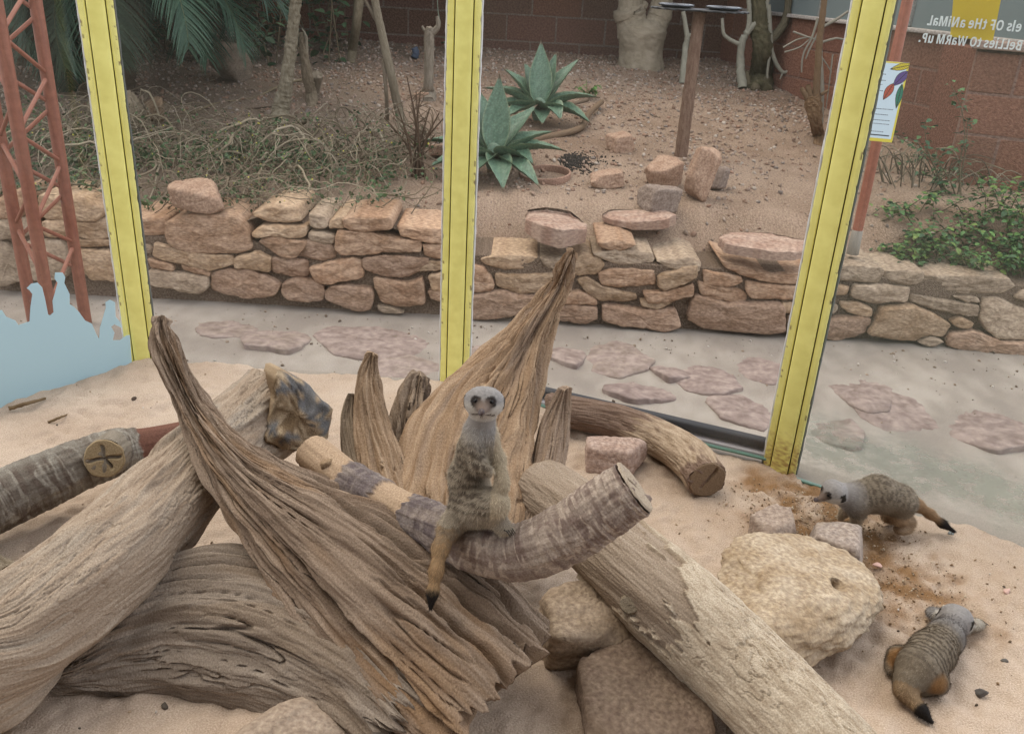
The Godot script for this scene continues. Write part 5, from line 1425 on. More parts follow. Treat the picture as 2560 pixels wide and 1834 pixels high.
	part("stubs", surf(P, Cc, I), M.bark, t)
	# spindly pale twigs hanging from above
	t = thing("spindly_shrub", Vector3(1.797, 0.291, -5.442), "spindly grey twigs hanging left of the top of the right yellow post", "shrub", "bare shrubs by the side wall")
	P = PackedVector3Array(); Cc = PackedColorArray(); I = PackedInt32Array()
	branching(P, Cc, I, [[[Vector3(1.619, 0.937, -5.43), Vector3(1.607, 0.84, -5.43), Vector3(1.574, 0.741, -5.43), Vector3(1.582, 0.642, -5.43)], 0.008, 0.004], [[Vector3(1.649, 0.891, -5.43), Vector3(1.611, 0.792, -5.43), Vector3(1.592, 0.717, -5.43)], 0.008, 0.004], [[Vector3(1.493, 0.859, -5.43), Vector3(1.583, 0.834, -5.43), Vector3(1.663, 0.819, -5.43)], 0.006, 0.005], [[Vector3(1.452, 0.771, -5.43), Vector3(1.521, 0.816, -5.43), Vector3(1.583, 0.834, -5.43)], 0.005, 0.004], [[Vector3(1.464, 0.747, -5.43), Vector3(1.542, 0.776, -5.43), Vector3(1.597, 0.828, -5.43)], 0.005, 0.003], [[Vector3(1.664, 0.746, -5.43), Vector3(1.713, 0.699, -5.43), Vector3(1.754, 0.651, -5.43)], 0.005, 0.003], [[Vector3(1.655, 0.806, -5.43), Vector3(1.737, 0.835, -5.43), Vector3(1.79, 0.831, -5.43)], 0.008, 0.005], [[Vector3(1.649, 0.891, -5.43), Vector3(1.718, 0.931, -5.43), Vector3(1.784, 0.982, -5.43)], 0.010, 0.007], [[Vector3(1.763, 0.291, -5.435), Vector3(1.721, 0.549, -5.43), Vector3(1.663, 0.795, -5.43), Vector3(1.65, 0.963, -5.43), Vector3(1.633, 1.126, -5.43)], 0.012, 0.010], [[Vector3(1.742, 0.75, -5.43), Vector3(1.753, 0.601, -5.43), Vector3(1.762, 0.448, -5.43)], 0.005, 0.003]], Color(0.30, 0.28, 0.23))
	part("twigs", surf(P, Cc, I), M.twig, t)

func feeding_table() -> void:
	var b := Vector3(0.839, 0.232, -4.808)
	var t := thing("feeding_table", b, "wooden post carrying a black double feeding dish", "feeding table")
	var top := Vector3(0.839, 0.956, -4.808)
	bole(t, "post", [[b + Vector3(0, -0.06, 0), 0.034], [b, 0.034], [b.lerp(top, 0.5), 0.031], [top, 0.030]], Color(0.17, 0.105, 0.075), Color(0.29, 0.20, 0.15), 551, 0.004, 0.15, 40, 120, 0.0)
	# two dish rings on one plate
	var pl := PackedVector2Array()
	for k in 48:
		var a = TAU * k / 48.0
		var x = cos(a) * 0.245; var z = sin(a) * 0.135
		z *= 1.0 - 0.22 * exp(-pow(x / 0.05, 2.0))
		pl.append(Vector2(x, z))
	var idx := Geometry2D.triangulate_polygon(pl)
	var P := PackedVector3Array(); var I := PackedInt32Array()
	for s in 2:
		for p in pl: P.append(Vector3(p.x, 0.009 * s, p.y))
	for k in range(0, idx.size(), 3):
		I.append_array(PackedInt32Array([idx[k], idx[k + 2], idx[k + 1]]))
		I.append_array(PackedInt32Array([48 + idx[k], 48 + idx[k + 1], 48 + idx[k + 2]]))
	for k in 48:
		var k2 = (k + 1) % 48
		I.append_array(PackedInt32Array([k, k2, 48 + k2, k, 48 + k2, 48 + k]))
	var tilt := Transform3D(Basis(Vector3.UP, -0.12), Vector3.ZERO)
	var plate := part("plate", surf(P, PackedColorArray(), I), M.black, t, Vector3.ZERO, false)
	plate.transform = Transform3D(tilt.basis, top + Vector3(0.0, 0.004, 0) - b)
	for sg in [-1.0, 1.0]:
		var q := PackedVector3Array(); var c := PackedColorArray()
		var prof = [[0.088, 0.010], [0.092, 0.016], [0.086, 0.020], [0.080, 0.016], [0.074, 0.004], [0.06, 0.002], [0.03, 0.0015], [0.001, 0.001]]
		for pf in prof:
			for k in 44:
				var a = TAU * k / 44.0
				q.append(Vector3(sg * 0.118 + cos(a) * pf[0], pf[1] + 0.008, -sin(a) * pf[0]))
				c.append(Color.WHITE)
		part("dish", surf(q, c, grid_idx(44, prof.size(), true)), M.chrome, plate, Vector3.ZERO, false)

func pole_and_card() -> void:
	var b := Vector3(1.421, 0.127, -3.673)
	var t := thing("red_pole", b, "slim rust red pole with a concrete foot behind the right yellow post", "pole")
	part("tube", tube([b + Vector3(0, 0.05, 0), b + Vector3(0, 0.6, 0), b + Vector3(0, 1.4, 0)], 0.021, 0.021, 22, Color(0.33, 0.115, 0.07)), M.rustpaint, t)
	part("foot", tube([b + Vector3(0, -0.05, 0), b + Vector3(0, 0.0, 0), b + Vector3(0, 0.055, 0)], 0.025, 0.022, 18, Color(0.33, 0.30, 0.26), 0.06), M.concrete, t)
	# notice card in front of the pole
	var W = 120; var H = 340
	var im := Image.create(W, H, false, Image.FORMAT_RGB8)
	im.fill(Color(0.80, 0.88, 0.93))
	im.fill_rect(Rect2i(W - 8, 0, 8, H), Color(0.86, 0.80, 0.28)); im.fill_rect(Rect2i(0, H - 14, W, 14), Color(0.86, 0.80, 0.28)); im.fill_rect(Rect2i(0, 0, W, 6), Color(0.86, 0.80, 0.28))
	var leaves = [[Vector2(88, 18), 46.0, 15.0, 2.85, Color(0.85, 0.78, 0.18)], [Vector2(96, 66), 42.0, 20.0, 2.2, Color(0.36, 0.26, 0.55)], [Vector2(58, 124), 40.0, 17.0, 1.95, Color(0.75, 0.33, 0.24)], [Vector2(106, 140), 54.0, 14.0, 1.6, Color(0.14, 0.50, 0.40)]]
	for y in H:
		for x in W:
			for lf in leaves:
				var d: Vector2 = (Vector2(x, y) - lf[0]).rotated(-lf[3])
				var u = d.x / lf[1]
				var hw = lf[2] * (1.0 - u * u) * (1.0 - 0.25 * u)
				if absf(u) < 1.0 and absf(d.y) < hw:
					var ln = absf(d.y) < 1.2 or absf(d.y) > hw - 2.0 or fposmod(d.x + absf(d.y) * 0.8, 9.0) < 1.4
					im.set_pixel(x, y, Color(0.10, 0.08, 0.10) if ln else lf[4])
	for k in 9:
		var yy = [52, 78, 96, 122, 198, 222, 246, 262, 296][k]
		var xx = 4
		var r := RandomNumberGenerator.new(); r.seed = 900 + k
		var stop = [34, 40, 30, 36, 96, 74, 90, 92, 70][k]
		while xx < stop:
			var wl = r.randi_range(2, 7)
			im.fill_rect(Rect2i(xx, yy, wl, 3), Color(0.25, 0.28, 0.34)); xx += wl + 2
	im.fill_rect(Rect2i(4, 310, 98, 5), Color(0.15, 0.16, 0.2))
	var cm := StandardMaterial3D.new()
	cm.albedo_texture = ImageTexture.create_from_image(im)
	cm.roughness = 0.55
	var tr := Vector3(1.376, 0.872, -3.42)
	var br := Vector3(1.385, 0.587, -3.42)
	var h = tr.y - br.y
	var ex := Vector3(0.97, 0, 0.24)
	var w = h * W / H
	var o := Vector3((tr.x + br.x) * 0.5, 0, tr.z)
	var q := PackedVector3Array([o + Vector3(0, br.y, 0) - ex * w, o + Vector3(0, br.y, 0), o + Vector3(0, tr.y, 0), o + Vector3(0, tr.y, 0) - ex * w])
	var c := thing("notice_card", o + Vector3(0, br.y, 0), "white notice card with drawn leaves and a yellow border fixed on the red pole", "notice")
	part("print", surf(q, PackedColorArray(), PackedInt32Array([0, 2, 1, 0, 3, 2]), PackedVector2Array([Vector2(0, 1), Vector2(1, 1), Vector2(1, 0), Vector2(0, 0)])), cm, c)
	var nb := Vector3.UP.cross(ex).normalized() * -0.004
	var bx := part("board", box_between(Vector3(w, h, 0.005), Color(0.5, 0.5, 0.5)), M.pebble, c)
	bx.transform = Transform3D(Basis(ex.normalized(), Vector3.UP, ex.normalized().cross(Vector3.UP)), o + Vector3(0, (tr.y + br.y) * 0.5, 0) - ex * w * 0.5 + Vector3(-0.24, 0, -0.97).normalized() * 0.0045 * Vector3(-1, 1, 1) - c.position)

# ---------------------------------------------------------------- timber and stones inside the pen
func grooves(seed_: int, around: float, along: float, deep: float, lumps: float, twist := 0.0, fine := 0.0016) -> Callable:
	var a = nz(seed_, 1.0, 2); var b = nz(seed_ + 1, 1.0, 3); var c = nz(seed_ + 2, 1.0, 2); var d2 = nz(seed_ + 3, 1.0, 1)
	return func(ct: float, st: float, s: float, al: float) -> float:
		var tw = twist * al
		var x = ct * cos(tw) - st * sin(tw); var y = ct * sin(tw) + st * cos(tw)
		var wob = 0.35 * d2.get_noise_3d(x * 2.0, y * 2.0, al * 7.0)
		var g = a.get_noise_3d(x * around, y * around + wob, al * along)
		var g2 = c.get_noise_3d(x * around * 2.1 + 7.0, y * around * 2.1 + wob * 1.5, al * along * 1.6)
		var open = clampf(0.55 + 1.6 * d2.get_noise_3d(x * 1.6 + 3.0, y * 1.6, al * 5.0), 0.0, 1.0)
		var cr = sst(0.10, 0.0, absf(g)) * open
		var cr2 = sst(0.12, 0.0, absf(g2))
		return lumps * b.get_noise_3d(x * 1.3, y * 1.3, al * 5.0) + deep * 0.45 * g - deep * cr - deep * 0.16 * cr2 + fine * b.get_noise_3d(x * around * 3.0, y * around * 3.0, al * 16.0)

func streaks(seed_: int, around: float, along: float, c0: Color, c1: Color, c2: Color, amount: float) -> Callable:
	var a = nz(seed_ + 40, 1.0, 3); var b = nz(seed_ + 41, 1.0, 2); var c = nz(seed_ + 42, 1.0, 3)
	return func(ct: float, st: float, s: float, al: float, p: Vector3) -> Color:
		var t = 0.5 + 0.95 * a.get_noise_3d(ct * around, st * around, al * along) + 0.25 * c.get_noise_3d(ct * around * 3.0, st * around * 3.0, al * along * 3.0)
		var k = mixc(c0, c1, t)
		return mixc(k, c2, amount * sst(0.05, 0.5, b.get_noise_3d(ct * 1.8, st * 1.8, al * 4.0)))

func end_frame(keys: Array) -> Transform3D:
	var a = along_keys(keys, 1.0)[0]; var b = along_keys(keys, 0.97)[0]
	var z: Vector3 = (a - b).normalized()
	var x := Vector3.UP.cross(z).normalized()
	return Transform3D(Basis(x, z.cross(x), z), a)

func logs() -> void:
	# great weathered stump with a raised arm
	var t := thing("driftwood_stump", Vector3(-0.151, 0, -1.162), "large weathered driftwood stump with deep grain and one raised arm", "driftwood")
	var k0 = [[Vector3(-0.656, 0.484, -1.52), 0.012, 0.012], [Vector3(-0.641, 0.445, -1.49), 0.021, 0.018], [Vector3(-0.577, 0.354, -1.43), 0.026, 0.026], [Vector3(-0.491, 0.286, -1.36), 0.047, 0.046], [Vector3(-0.376, 0.215, -1.3), 0.088, 0.072], [Vector3(-0.24, 0.154, -1.22), 0.138, 0.092], [Vector3(-0.115, 0.097, -1.14), 0.162, 0.092], [Vector3(-0.031, 0.064, -1.075), 0.162, 0.088]]
	var gr := grooves(1001, 5.0, 1.7, 0.0125, 0.017, 0.45, 0.0016)
	var splits = [[0.50, 0.60, 0.009, 0.034], [0.85, 0.52, 0.008, 0.038], [1.18, 0.66, 0.007, 0.032], [1.95, 0.56, 0.007, 0.026], [2.45, 0.70, 0.006, 0.022], [0.20, 0.74, 0.008, 0.030]]
	var sn = nz(1008, 1.0, 2)
	var gr_split := func(ct: float, st: float, s: float, al: float) -> float:
		var d: float = gr.call(ct, st, s, al) * (1.0 - 0.45 * sst(0.82, 1.0, s))
		if s > 0.48:
			var th = atan2(st, ct)
			for q in splits:
				var w = q[2] * sst(q[1], q[1] + 0.12, s) * (1.0 + 0.5 * sn.get_noise_2d(al * 20.0, q[0] * 9.0))
				var o = absf(wrapf(th - q[0] - 0.10 * sn.get_noise_2d(al * 5.0, q[0] * 30.0) - 0.25 * (s - 0.8), -PI, PI)) * 0.13
				if w > 0.0005 and o < w: d -= 0.75 * q[3] * pow(1.0 - o / w, 0.7) * sst(q[1], q[1] + 0.15, s)
		return d
	var cf := streaks(1001, 7.0, 3.0, Color(0.215, 0.155, 0.115), Color(0.43, 0.335, 0.26), Color(0.33, 0.205, 0.115), 0.5)
	var heart := Vector3(-0.134, 0.136, -1.03)
	var hn = nz(1009, 1.0, 3)
	var cf_heart := func(ct: float, st: float, s: float, al: float, p: Vector3) -> Color:
		var c: Color = cf.call(ct, st, s, al, p)
		var d = (p - heart) / 0.10
		d.x *= 0.7
		return mixc(c, mixc(Color(0.25, 0.14, 0.07), Color(0.40, 0.25, 0.13), 0.5 + hn.get_noise_3d(ct * 20.0, st * 20.0, al * 6.0)), 0.5 * sst(1.1, 0.3, d.length() + 0.5 * hn.get_noise_3d(ct * 9.0, st * 9.0, al * 4.0)))
	part("trunk", sweep(k0, 480, 420, Vector3(0.70, 0.55, -0.45), gr_split, cf_heart, 0.5, 0.02, 0.035, 0.05), M.wood, t)
	var k1 = [[Vector3(-0.742, 0.008, -1.1), 0.014, 0.012], [Vector3(-0.709, 0.021, -1.12), 0.050, 0.030], [Vector3(-0.641, 0.041, -1.16), 0.100, 0.042], [Vector3(-0.527, 0.062, -1.19), 0.130, 0.050], [Vector3(-0.381, 0.07, -1.17), 0.130, 0.055], [Vector3(-0.24, 0.063, -1.11), 0.120, 0.06], [Vector3(-0.135, 0.034, -1.04), 0.10, 0.06]]
	var gr1 := grooves(1011, 4.8, 1.6, 0.0115, 0.015, -0.3, 0.0016)
	var cf1 := streaks(1011, 7.0, 2.4, Color(0.22, 0.175, 0.14), Color(0.42, 0.355, 0.295), Color(0.31, 0.235, 0.17), 0.5)
	part("root_flare", sweep(k1, 400, 360, Vector3(0.0, 0.75, -0.65), gr1, cf1, 0.5, 0.3, 0.05), M.wood, t)
	# pointed snag behind
	t = thing("pointed_snag", Vector3(-0.079, 0, -1.562), "tall pointed tan driftwood snag with splintered sides behind the seated meerkat", "driftwood")
	var k3 = [[Vector3(0.112, 0.593, -1.76), 0.003, 0.004], [Vector3(0.098, 0.552, -1.75), 0.012, 0.010], [Vector3(0.081, 0.51, -1.74), 0.019, 0.014], [Vector3(0.037, 0.433, -1.7), 0.040, 0.026], [Vector3(-0.005, 0.359, -1.66), 0.076, 0.032], [Vector3(-0.053, 0.285, -1.6), 0.118, 0.038], [Vector3(-0.081, 0.218, -1.53), 0.134, 0.044], [Vector3(-0.085, 0.157, -1.46), 0.14, 0.05], [Vector3(-0.09, 0.088, -1.38), 0.145, 0.05]]
	part("spike", sweep(k3, 400, 380, Vector3(0.90, -0.25, 0.30), grooves(1031, 3.4, 3.4, 0.009, 0.020, 0.2, 0.005), streaks(1031, 6.0, 3.2, Color(0.36, 0.24, 0.15), Color(0.58, 0.425, 0.295), Color(0.36, 0.275, 0.215), 0.7), 0.5, 0.3), M.wood, t)
	var k4 = [[Vector3(0.109, 0.354, -1.6), 0.010, 0.010], [Vector3(0.097, 0.289, -1.59), 0.027, 0.018], [Vector3(0.083, 0.213, -1.54), 0.033, 0.024], [Vector3(0.061, 0.157, -1.46), 0.032, 0.026], [Vector3(0.042, 0.107, -1.38), 0.03, 0.026]]
	part("side_slab", sweep(k4, 180, 220, Vector3(0.9, -0.2, 0.3), grooves(1041, 4.0, 2.4, 0.006, 0.006), streaks(1041, 6.0, 3.0, Color(0.31, 0.23, 0.175), Color(0.49, 0.38, 0.295), Color(0.40, 0.28, 0.18), 0.4), 0.4, 0.3), M.wood, t)
	var k5 = [[Vector3(-0.281, 0.396, -1.62), 0.010, 0.008], [Vector3(-0.288, 0.347, -1.61), 0.023, 0.016], [Vector3(-0.278, 0.276, -1.57), 0.034, 0.022], [Vector3(-0.247, 0.204, -1.5), 0.046, 0.028], [Vector3(-0.223, 0.161, -1.44), 0.05, 0.03]]
	part("splinter", sweep(k5, 180, 220, Vector3(0.9, -0.1, 0.3), grooves(1051, 3.0, 3.4, 0.006, 0.012, 0.0, 0.003), streaks(1051, 6.0, 3.0, Color(0.35, 0.24, 0.155), Color(0.54, 0.40, 0.28), Color(0.29, 0.22, 0.165), 0.4), 0.4, 0.3, 0.02), M.wood, t)
	var k6 = [[Vector3(-0.321, 0.307, -1.62), 0.008, 0.008], [Vector3(-0.322, 0.262, -1.59), 0.020, 0.014], [Vector3(-0.299, 0.214, -1.53), 0.028, 0.018], [Vector3(-0.267, 0.18, -1.47), 0.03, 0.02]]
	part("splinter", sweep(k6, 140, 160, Vector3(0.9, -0.1, 0.3), grooves(1061, 4.0, 2.2, 0.005, 0.006), streaks(1061, 6.0, 3.0, Color(0.27, 0.215, 0.16), Color(0.42, 0.34, 0.26), Color(0.2, 0.16, 0.12), 0.4), 0.4, 0.3), M.wood, t)
	var k7 = [[Vector3(-0.193, 0.328, -1.68), 0.014, 0.012], [Vector3(-0.2, 0.295, -1.66), 0.030, 0.022], [Vector3(-0.207, 0.254, -1.62), 0.036, 0.026], [Vector3(-0.204, 0.203, -1.56), 0.034, 0.026]]
	part("rotten_stub", sweep(k7, 160, 160, Vector3(0.9, -0.1, 0.3), grooves(1071, 3.0, 8.0, 0.012, 0.022), streaks(1071, 5.0, 12.0, Color(0.20, 0.145, 0.105), Color(0.44, 0.345, 0.26), Color(0.14, 0.11, 0.10), 0.5), 0.4, 0.3, 0.02), M.wood, t)
	# thick pale log running down to the left corner
	t = thing("thick_log", Vector3(-0.75, 0, -1.287), "thick pale cracked log lying from the stump to the lower left corner", "log", "logs in the pen")
	var k8 = [[Vector3(-0.842, 0.041, -1), 0.082, 0.082], [Vector3(-0.741, 0.126, -1.08), 0.085, 0.085], [Vector3(-0.663, 0.175, -1.21), 0.090, 0.088], [Vector3(-0.625, 0.194, -1.32), 0.082, 0.082], [Vector3(-0.574, 0.227, -1.44), 0.078, 0.078], [Vector3(-0.531, 0.242, -1.53), 0.084, 0.084], [Vector3(-0.486, 0.259, -1.62), 0.094, 0.094]]
	var cb = nz(1095, 1.0, 3); var cg := grooves(1091, 4.5, 15.0, 0.0030, 0.010, 0.3)
	var lf := func(ct: float, st: float, s: float, al: float) -> float:
		return cg.call(ct, st, s, al) + 0.010 * sst(0.25, 0.6, cb.get_noise_3d(ct * 1.2, st * 1.2, al * 3.0))
	part("wood", sweep(k8, 360, 460, Vector3(0.5, 0.7, -0.5), lf, streaks(1091, 5.0, 9.0, Color(0.37, 0.285, 0.215), Color(0.53, 0.435, 0.345), Color(0.43, 0.385, 0.33), 0.5), 0.3, 0.05), M.wood, t)
	var pn = nz(1099, 1.0, 3)
	var fz := Vector3(0.42, 0.30, 0.86).normalized()
	var fx := Vector3.UP.cross(fz).normalized()
	var fy := fz.cross(fx)
	var fc := Vector3(-0.411, 0.308, -1.535)
	var ol := PackedVector2Array()
	for q in [Vector3(-0.471, 0.387, -1.57), Vector3(-0.433, 0.375, -1.56), Vector3(-0.377, 0.353, -1.54), Vector3(-0.328, 0.311, -1.52), Vector3(-0.335, 0.255, -1.5), Vector3(-0.381, 0.232, -1.5), Vector3(-0.436, 0.227, -1.51), Vector3(-0.493, 0.248, -1.53), Vector3(-0.482, 0.298, -1.56)]:
		ol.append(Vector2((q - fc).dot(fx), (q - fc).dot(fy)))
	var ecol := func(w: Vector2) -> Color:
		var v = pn.get_noise_2d(w.x * 13.0, w.y * 22.0) + 0.30 * pn.get_noise_2d(w.x * 60.0, w.y * 90.0)
		if v > 0.08 and w.length() < 0.072: return mixc(Color(0.16, 0.16, 0.17), Color(0.25, 0.245, 0.24), 0.5 + pn.get_noise_2d(w.x * 80.0, w.y * 80.0))
		if v < -0.30: return Color(0.24, 0.165, 0.10)
		return mixc(Color(0.36, 0.265, 0.175), Color(0.58, 0.455, 0.31), 0.5 + 1.2 * pn.get_noise_2d(w.x * 50.0, w.y * 120.0))
	var be := part("broken_end", stone_mesh(ol, 0.11, 1101, Color.WHITE, Color.WHITE, 1.5, ecol), M.wood, t)
	be.transform = Transform3D(Basis(fx, fy, fz), fc - t.position)
	# ringed log at the left
	t = thing("ringed_log", Vector3(-0.952, 0, -1.559), "grey log with ringed bark and a sawn branch stub at the left", "log", "logs in the pen")
	var k10 = [[Vector3(-1.073, 0.076, -1.42), 0.060, 0.060], [Vector3(-1.019, 0.081, -1.5), 0.061, 0.061], [Vector3(-0.937, 0.1, -1.58), 0.056, 0.056], [Vector3(-0.866, 0.106, -1.66), 0.053, 0.053], [Vector3(-0.802, 0.1, -1.72), 0.044, 0.044], [Vector3(-0.73, 0.088, -1.8), 0.040, 0.040]]
	ringed(t, "bark", k10, 1111, 0.72, Color(0.30, 0.28, 0.245), Color(0.155, 0.125, 0.105), Color(0.20, 0.10, 0.075), 0.0)
	var stub = [[Vector3(-0.857, 0.117, -1.655), 0.046, 0.046], [Vector3(-0.845, 0.132, -1.615), 0.043, 0.043], [Vector3(-0.835, 0.145, -1.58), 0.040, 0.040]]
	var sp := part("stub", sweep(stub, 90, 50, Vector3(0.2, 1, 0), grooves(1121, 3.0, 6.0, 0.002, 0.004), streaks(1121, 4.0, 6.0, Color(0.24, 0.21, 0.17), Color(0.33, 0.29, 0.24), Color(0.2, 0.15, 0.1), 0.3), 0.1, 0.0), M.bark, t)
	var ef := end_frame(stub)
	var sd := part("sawn_end", sawn_disc(0.040, 1131, Color(0.36, 0.27, 0.155), Color(0.48, 0.38, 0.24), [[0.1, 0.95], [1.65, 0.8], [3.2, 0.95], [5.3, 0.75]]), M.endgrain, sp)
	sd.transform = Transform3D(ef.basis, ef.origin + ef.basis.z * 0.0035)
	# stub at the very left edge
	t = thing("log_stub", Vector3(-0.959, 0, -1.347), "small cut branch end poking in at the left edge", "log", "logs in the pen")
	var k11 = [[Vector3(-1.045, -0.002, -1.42), 0.026, 0.026], [Vector3(-0.976, 0.007, -1.38), 0.024, 0.024], [Vector3(-0.93, 0.019, -1.35), 0.020, 0.020]]
	part("bark", sweep(k11, 70, 60, Vector3(0, 1, 0.1), grooves(1141, 3.0, 5.0, 0.003, 0.005), streaks(1141, 4.0, 7.0, Color(0.20, 0.165, 0.12), Color(0.34, 0.29, 0.225), Color(0.16, 0.12, 0.08), 0.4), 0.2, 0.2), M.bark, t)
	# perch
	t = thing("perch_branch", Vector3(-0.006, 0, -1.432), "curved ringed branch that the seated meerkat sits on", "branch")
	var k12 = [[Vector3(-0.368, 0.272, -1.44), 0.0371, 0.0371], [Vector3(-0.275, 0.256, -1.36), 0.0392, 0.0392], [Vector3(-0.193, 0.253, -1.3), 0.0382, 0.0382], [Vector3(-0.116, 0.259, -1.24), 0.0392, 0.0392], [Vector3(-0.037, 0.265, -1.18), 0.0425, 0.0425], [Vector3(0.035, 0.283, -1.15), 0.0458, 0.0458], [Vector3(0.102, 0.33, -1.14), 0.0469, 0.0469], [Vector3(0.15, 0.373, -1.145), 0.0469, 0.0469], [Vector3(0.193, 0.41, -1.15), 0.0458, 0.0458]]
	var pb := ringed(t, "bark", k12, 1151, 2.0, Color(0.43, 0.36, 0.305), Color(0.225, 0.165, 0.145), Color(0.50, 0.37, 0.26), 1.0)
	ef = end_frame(k12)
	sd = part("sawn_end", sawn_disc(0.0445, 1161, Color(0.40, 0.32, 0.24), Color(0.52, 0.44, 0.35), [[2.0, 0.7]]), M.endgrain, pb)
	sd.transform = Transform3D(ef.basis, ef.origin + ef.basis.z * 0.006)
	part("knot", rock_mesh(Vector3(0.013, 0.010, 0.010), Vector3.ZERO, 1170, 8, 7.0, 0.15, Color(0.30, 0.21, 0.13), Color(0.40, 0.29, 0.19), false, 0.0, 20, 14), M.bark, t, Vector3(-0.325, 0.284, -1.375))
	# big log to the lower right with half its bark
	t = thing("barked_log", Vector3(0.378, 0, -1.259), "big log with flaking bark running to the bottom edge", "log", "logs in the pen")
	var k13 = [[Vector3(0.069, 0.17, -1.513), 0.0684, 0.0684], [Vector3(0.142, 0.165, -1.425), 0.0703, 0.0703], [Vector3(0.209, 0.155, -1.333), 0.0722, 0.0722], [Vector3(0.313, 0.13, -1.212), 0.0760, 0.0760], [Vector3(0.394, 0.11, -1.109), 0.0722, 0.0722], [Vector3(0.48, 0.09, -0.988), 0.0703, 0.0703], [Vector3(0.539, 0.07, -0.891), 0.0703, 0.0703]]
	var bn = nz(1181, 1.0, 4); var bp = nz(1182, 1.0, 3)
	var bark := func(ct: float, st: float, s: float, al: float) -> float:
		# bark covers the upper right side of the lower half
		var edge = s - 0.30 + 0.16 * bn.get_noise_3d(ct * 2.5, st * 2.5, al * 9.0) - 0.24 * st + 0.06 * ct
		return sst(0.0, 0.02, edge)
	var g13 := grooves(1183, 4.0, 3.0, 0.0012, 0.006); var g14 := grooves(1184, 4.0, 22.0, 0.0038, 0.003, 0.0)
	part("wood", sweep(k13, 360, 460, Vector3(0.6, 0.6, -0.5), func(ct, st, s, al): return lerpf(g13.call(ct, st, s, al), 0.0075 + g14.call(ct, st, s, al), bark.call(ct, st, s, al)),
		func(ct, st, s, al, p): return mixc(mixc(Color(0.35, 0.275, 0.21), Color(0.455, 0.375, 0.30), 0.5 + bp.get_noise_3d(ct * 3.0, st * 3.0, al * 3.0)), mixc(Color(0.48, 0.395, 0.30), Color(0.66, 0.57, 0.455), 0.5 + 1.1 * bp.get_noise_3d(ct * 5.0, st * 5.0, al * 26.0)), bark.call(ct, st, s, al)), 0.3, 0.2), M.wood, t)
	var kn := part("knot", sawn_disc(0.017, 1191, Color(0.33, 0.28, 0.20), Color(0.42, 0.36, 0.28), [], 0.8), M.endgrain, t)
	var kc := Vector3(0.22, 0.149, -1.202)
	kn.transform = Transform3D(Basis.looking_at(Vector3(0.35, -0.55, -0.75), Vector3.UP), kc - t.position)
	var kst = [[Vector3(0.241, 0.13, -1.245), 0.032, 0.030], [Vector3(0.229, 0.141, -1.22), 0.023, 0.022], [Vector3(0.222, 0.147, -1.205), 0.0175, 0.0165]]
	part("knot_collar", sweep(kst, 50, 24, Vector3(0, 1, 0), grooves(1195, 2.0, 4.0, 0.0005, 0.001), streaks(1195, 3.0, 4.0, Color(0.30, 0.245, 0.175), Color(0.38, 0.32, 0.24), Color(0.3, 0.24, 0.17), 0.3), 0.1, 0.0), M.wood, t)
	# curved log at the back by the glass
	t = thing("curved_log", Vector3(0.382, 0, -2.023), "curved brown log lying on the sand against the back glass", "log", "logs in the pen")
	var k14 = [[Vector3(0.103, 0.06, -2.09), 0.042, 0.042], [Vector3(0.262, 0.055, -2.06), 0.044, 0.044], [Vector3(0.372, 0.052, -1.988), 0.047, 0.047], [Vector3(0.445, 0.05, -1.886), 0.050, 0.050], [Vector3(0.471, 0.048, -1.794), 0.048, 0.048]]
	var dk = nz(1201, 1.0, 3); var g15 := grooves(1202, 3.5, 6.0, 0.003, 0.006)
	var cb2 := part("bark", sweep(k14, 180, 260, Vector3(0, 1, 0.1), g15, func(ct, st, s, al, p):
		var dark = sst(0.1, -0.05, s - 0.40 + 0.25 * dk.get_noise_3d(ct * 2.0, st * 2.0, al * 8.0)) + sst(-0.02, 0.05, s - 0.86 + 0.2 * dk.get_noise_3d(ct, st, al * 8.0))
		return mixc(mixc(Color(0.40, 0.30, 0.21), Color(0.58, 0.46, 0.345), 0.5 + 1.2 * dk.get_noise_3d(ct * 4.0, st * 4.0, al * 18.0)), mixc(Color(0.20, 0.135, 0.10), Color(0.30, 0.215, 0.17), 0.5 + dk.get_noise_3d(ct * 5.0, st * 5.0, al * 20.0)), dark), 0.2, 0.0), M.bark, t)
	ef = end_frame(k14)
	sd = part("sawn_end", sawn_disc(0.046, 1211, Color(0.24, 0.165, 0.11), Color(0.34, 0.25, 0.17), [[1.0, 0.9], [4.0, 0.6]]), M.endgrain, cb2)
	sd.transform = Transform3D(ef.basis, ef.origin + ef.basis.z * 0.003)

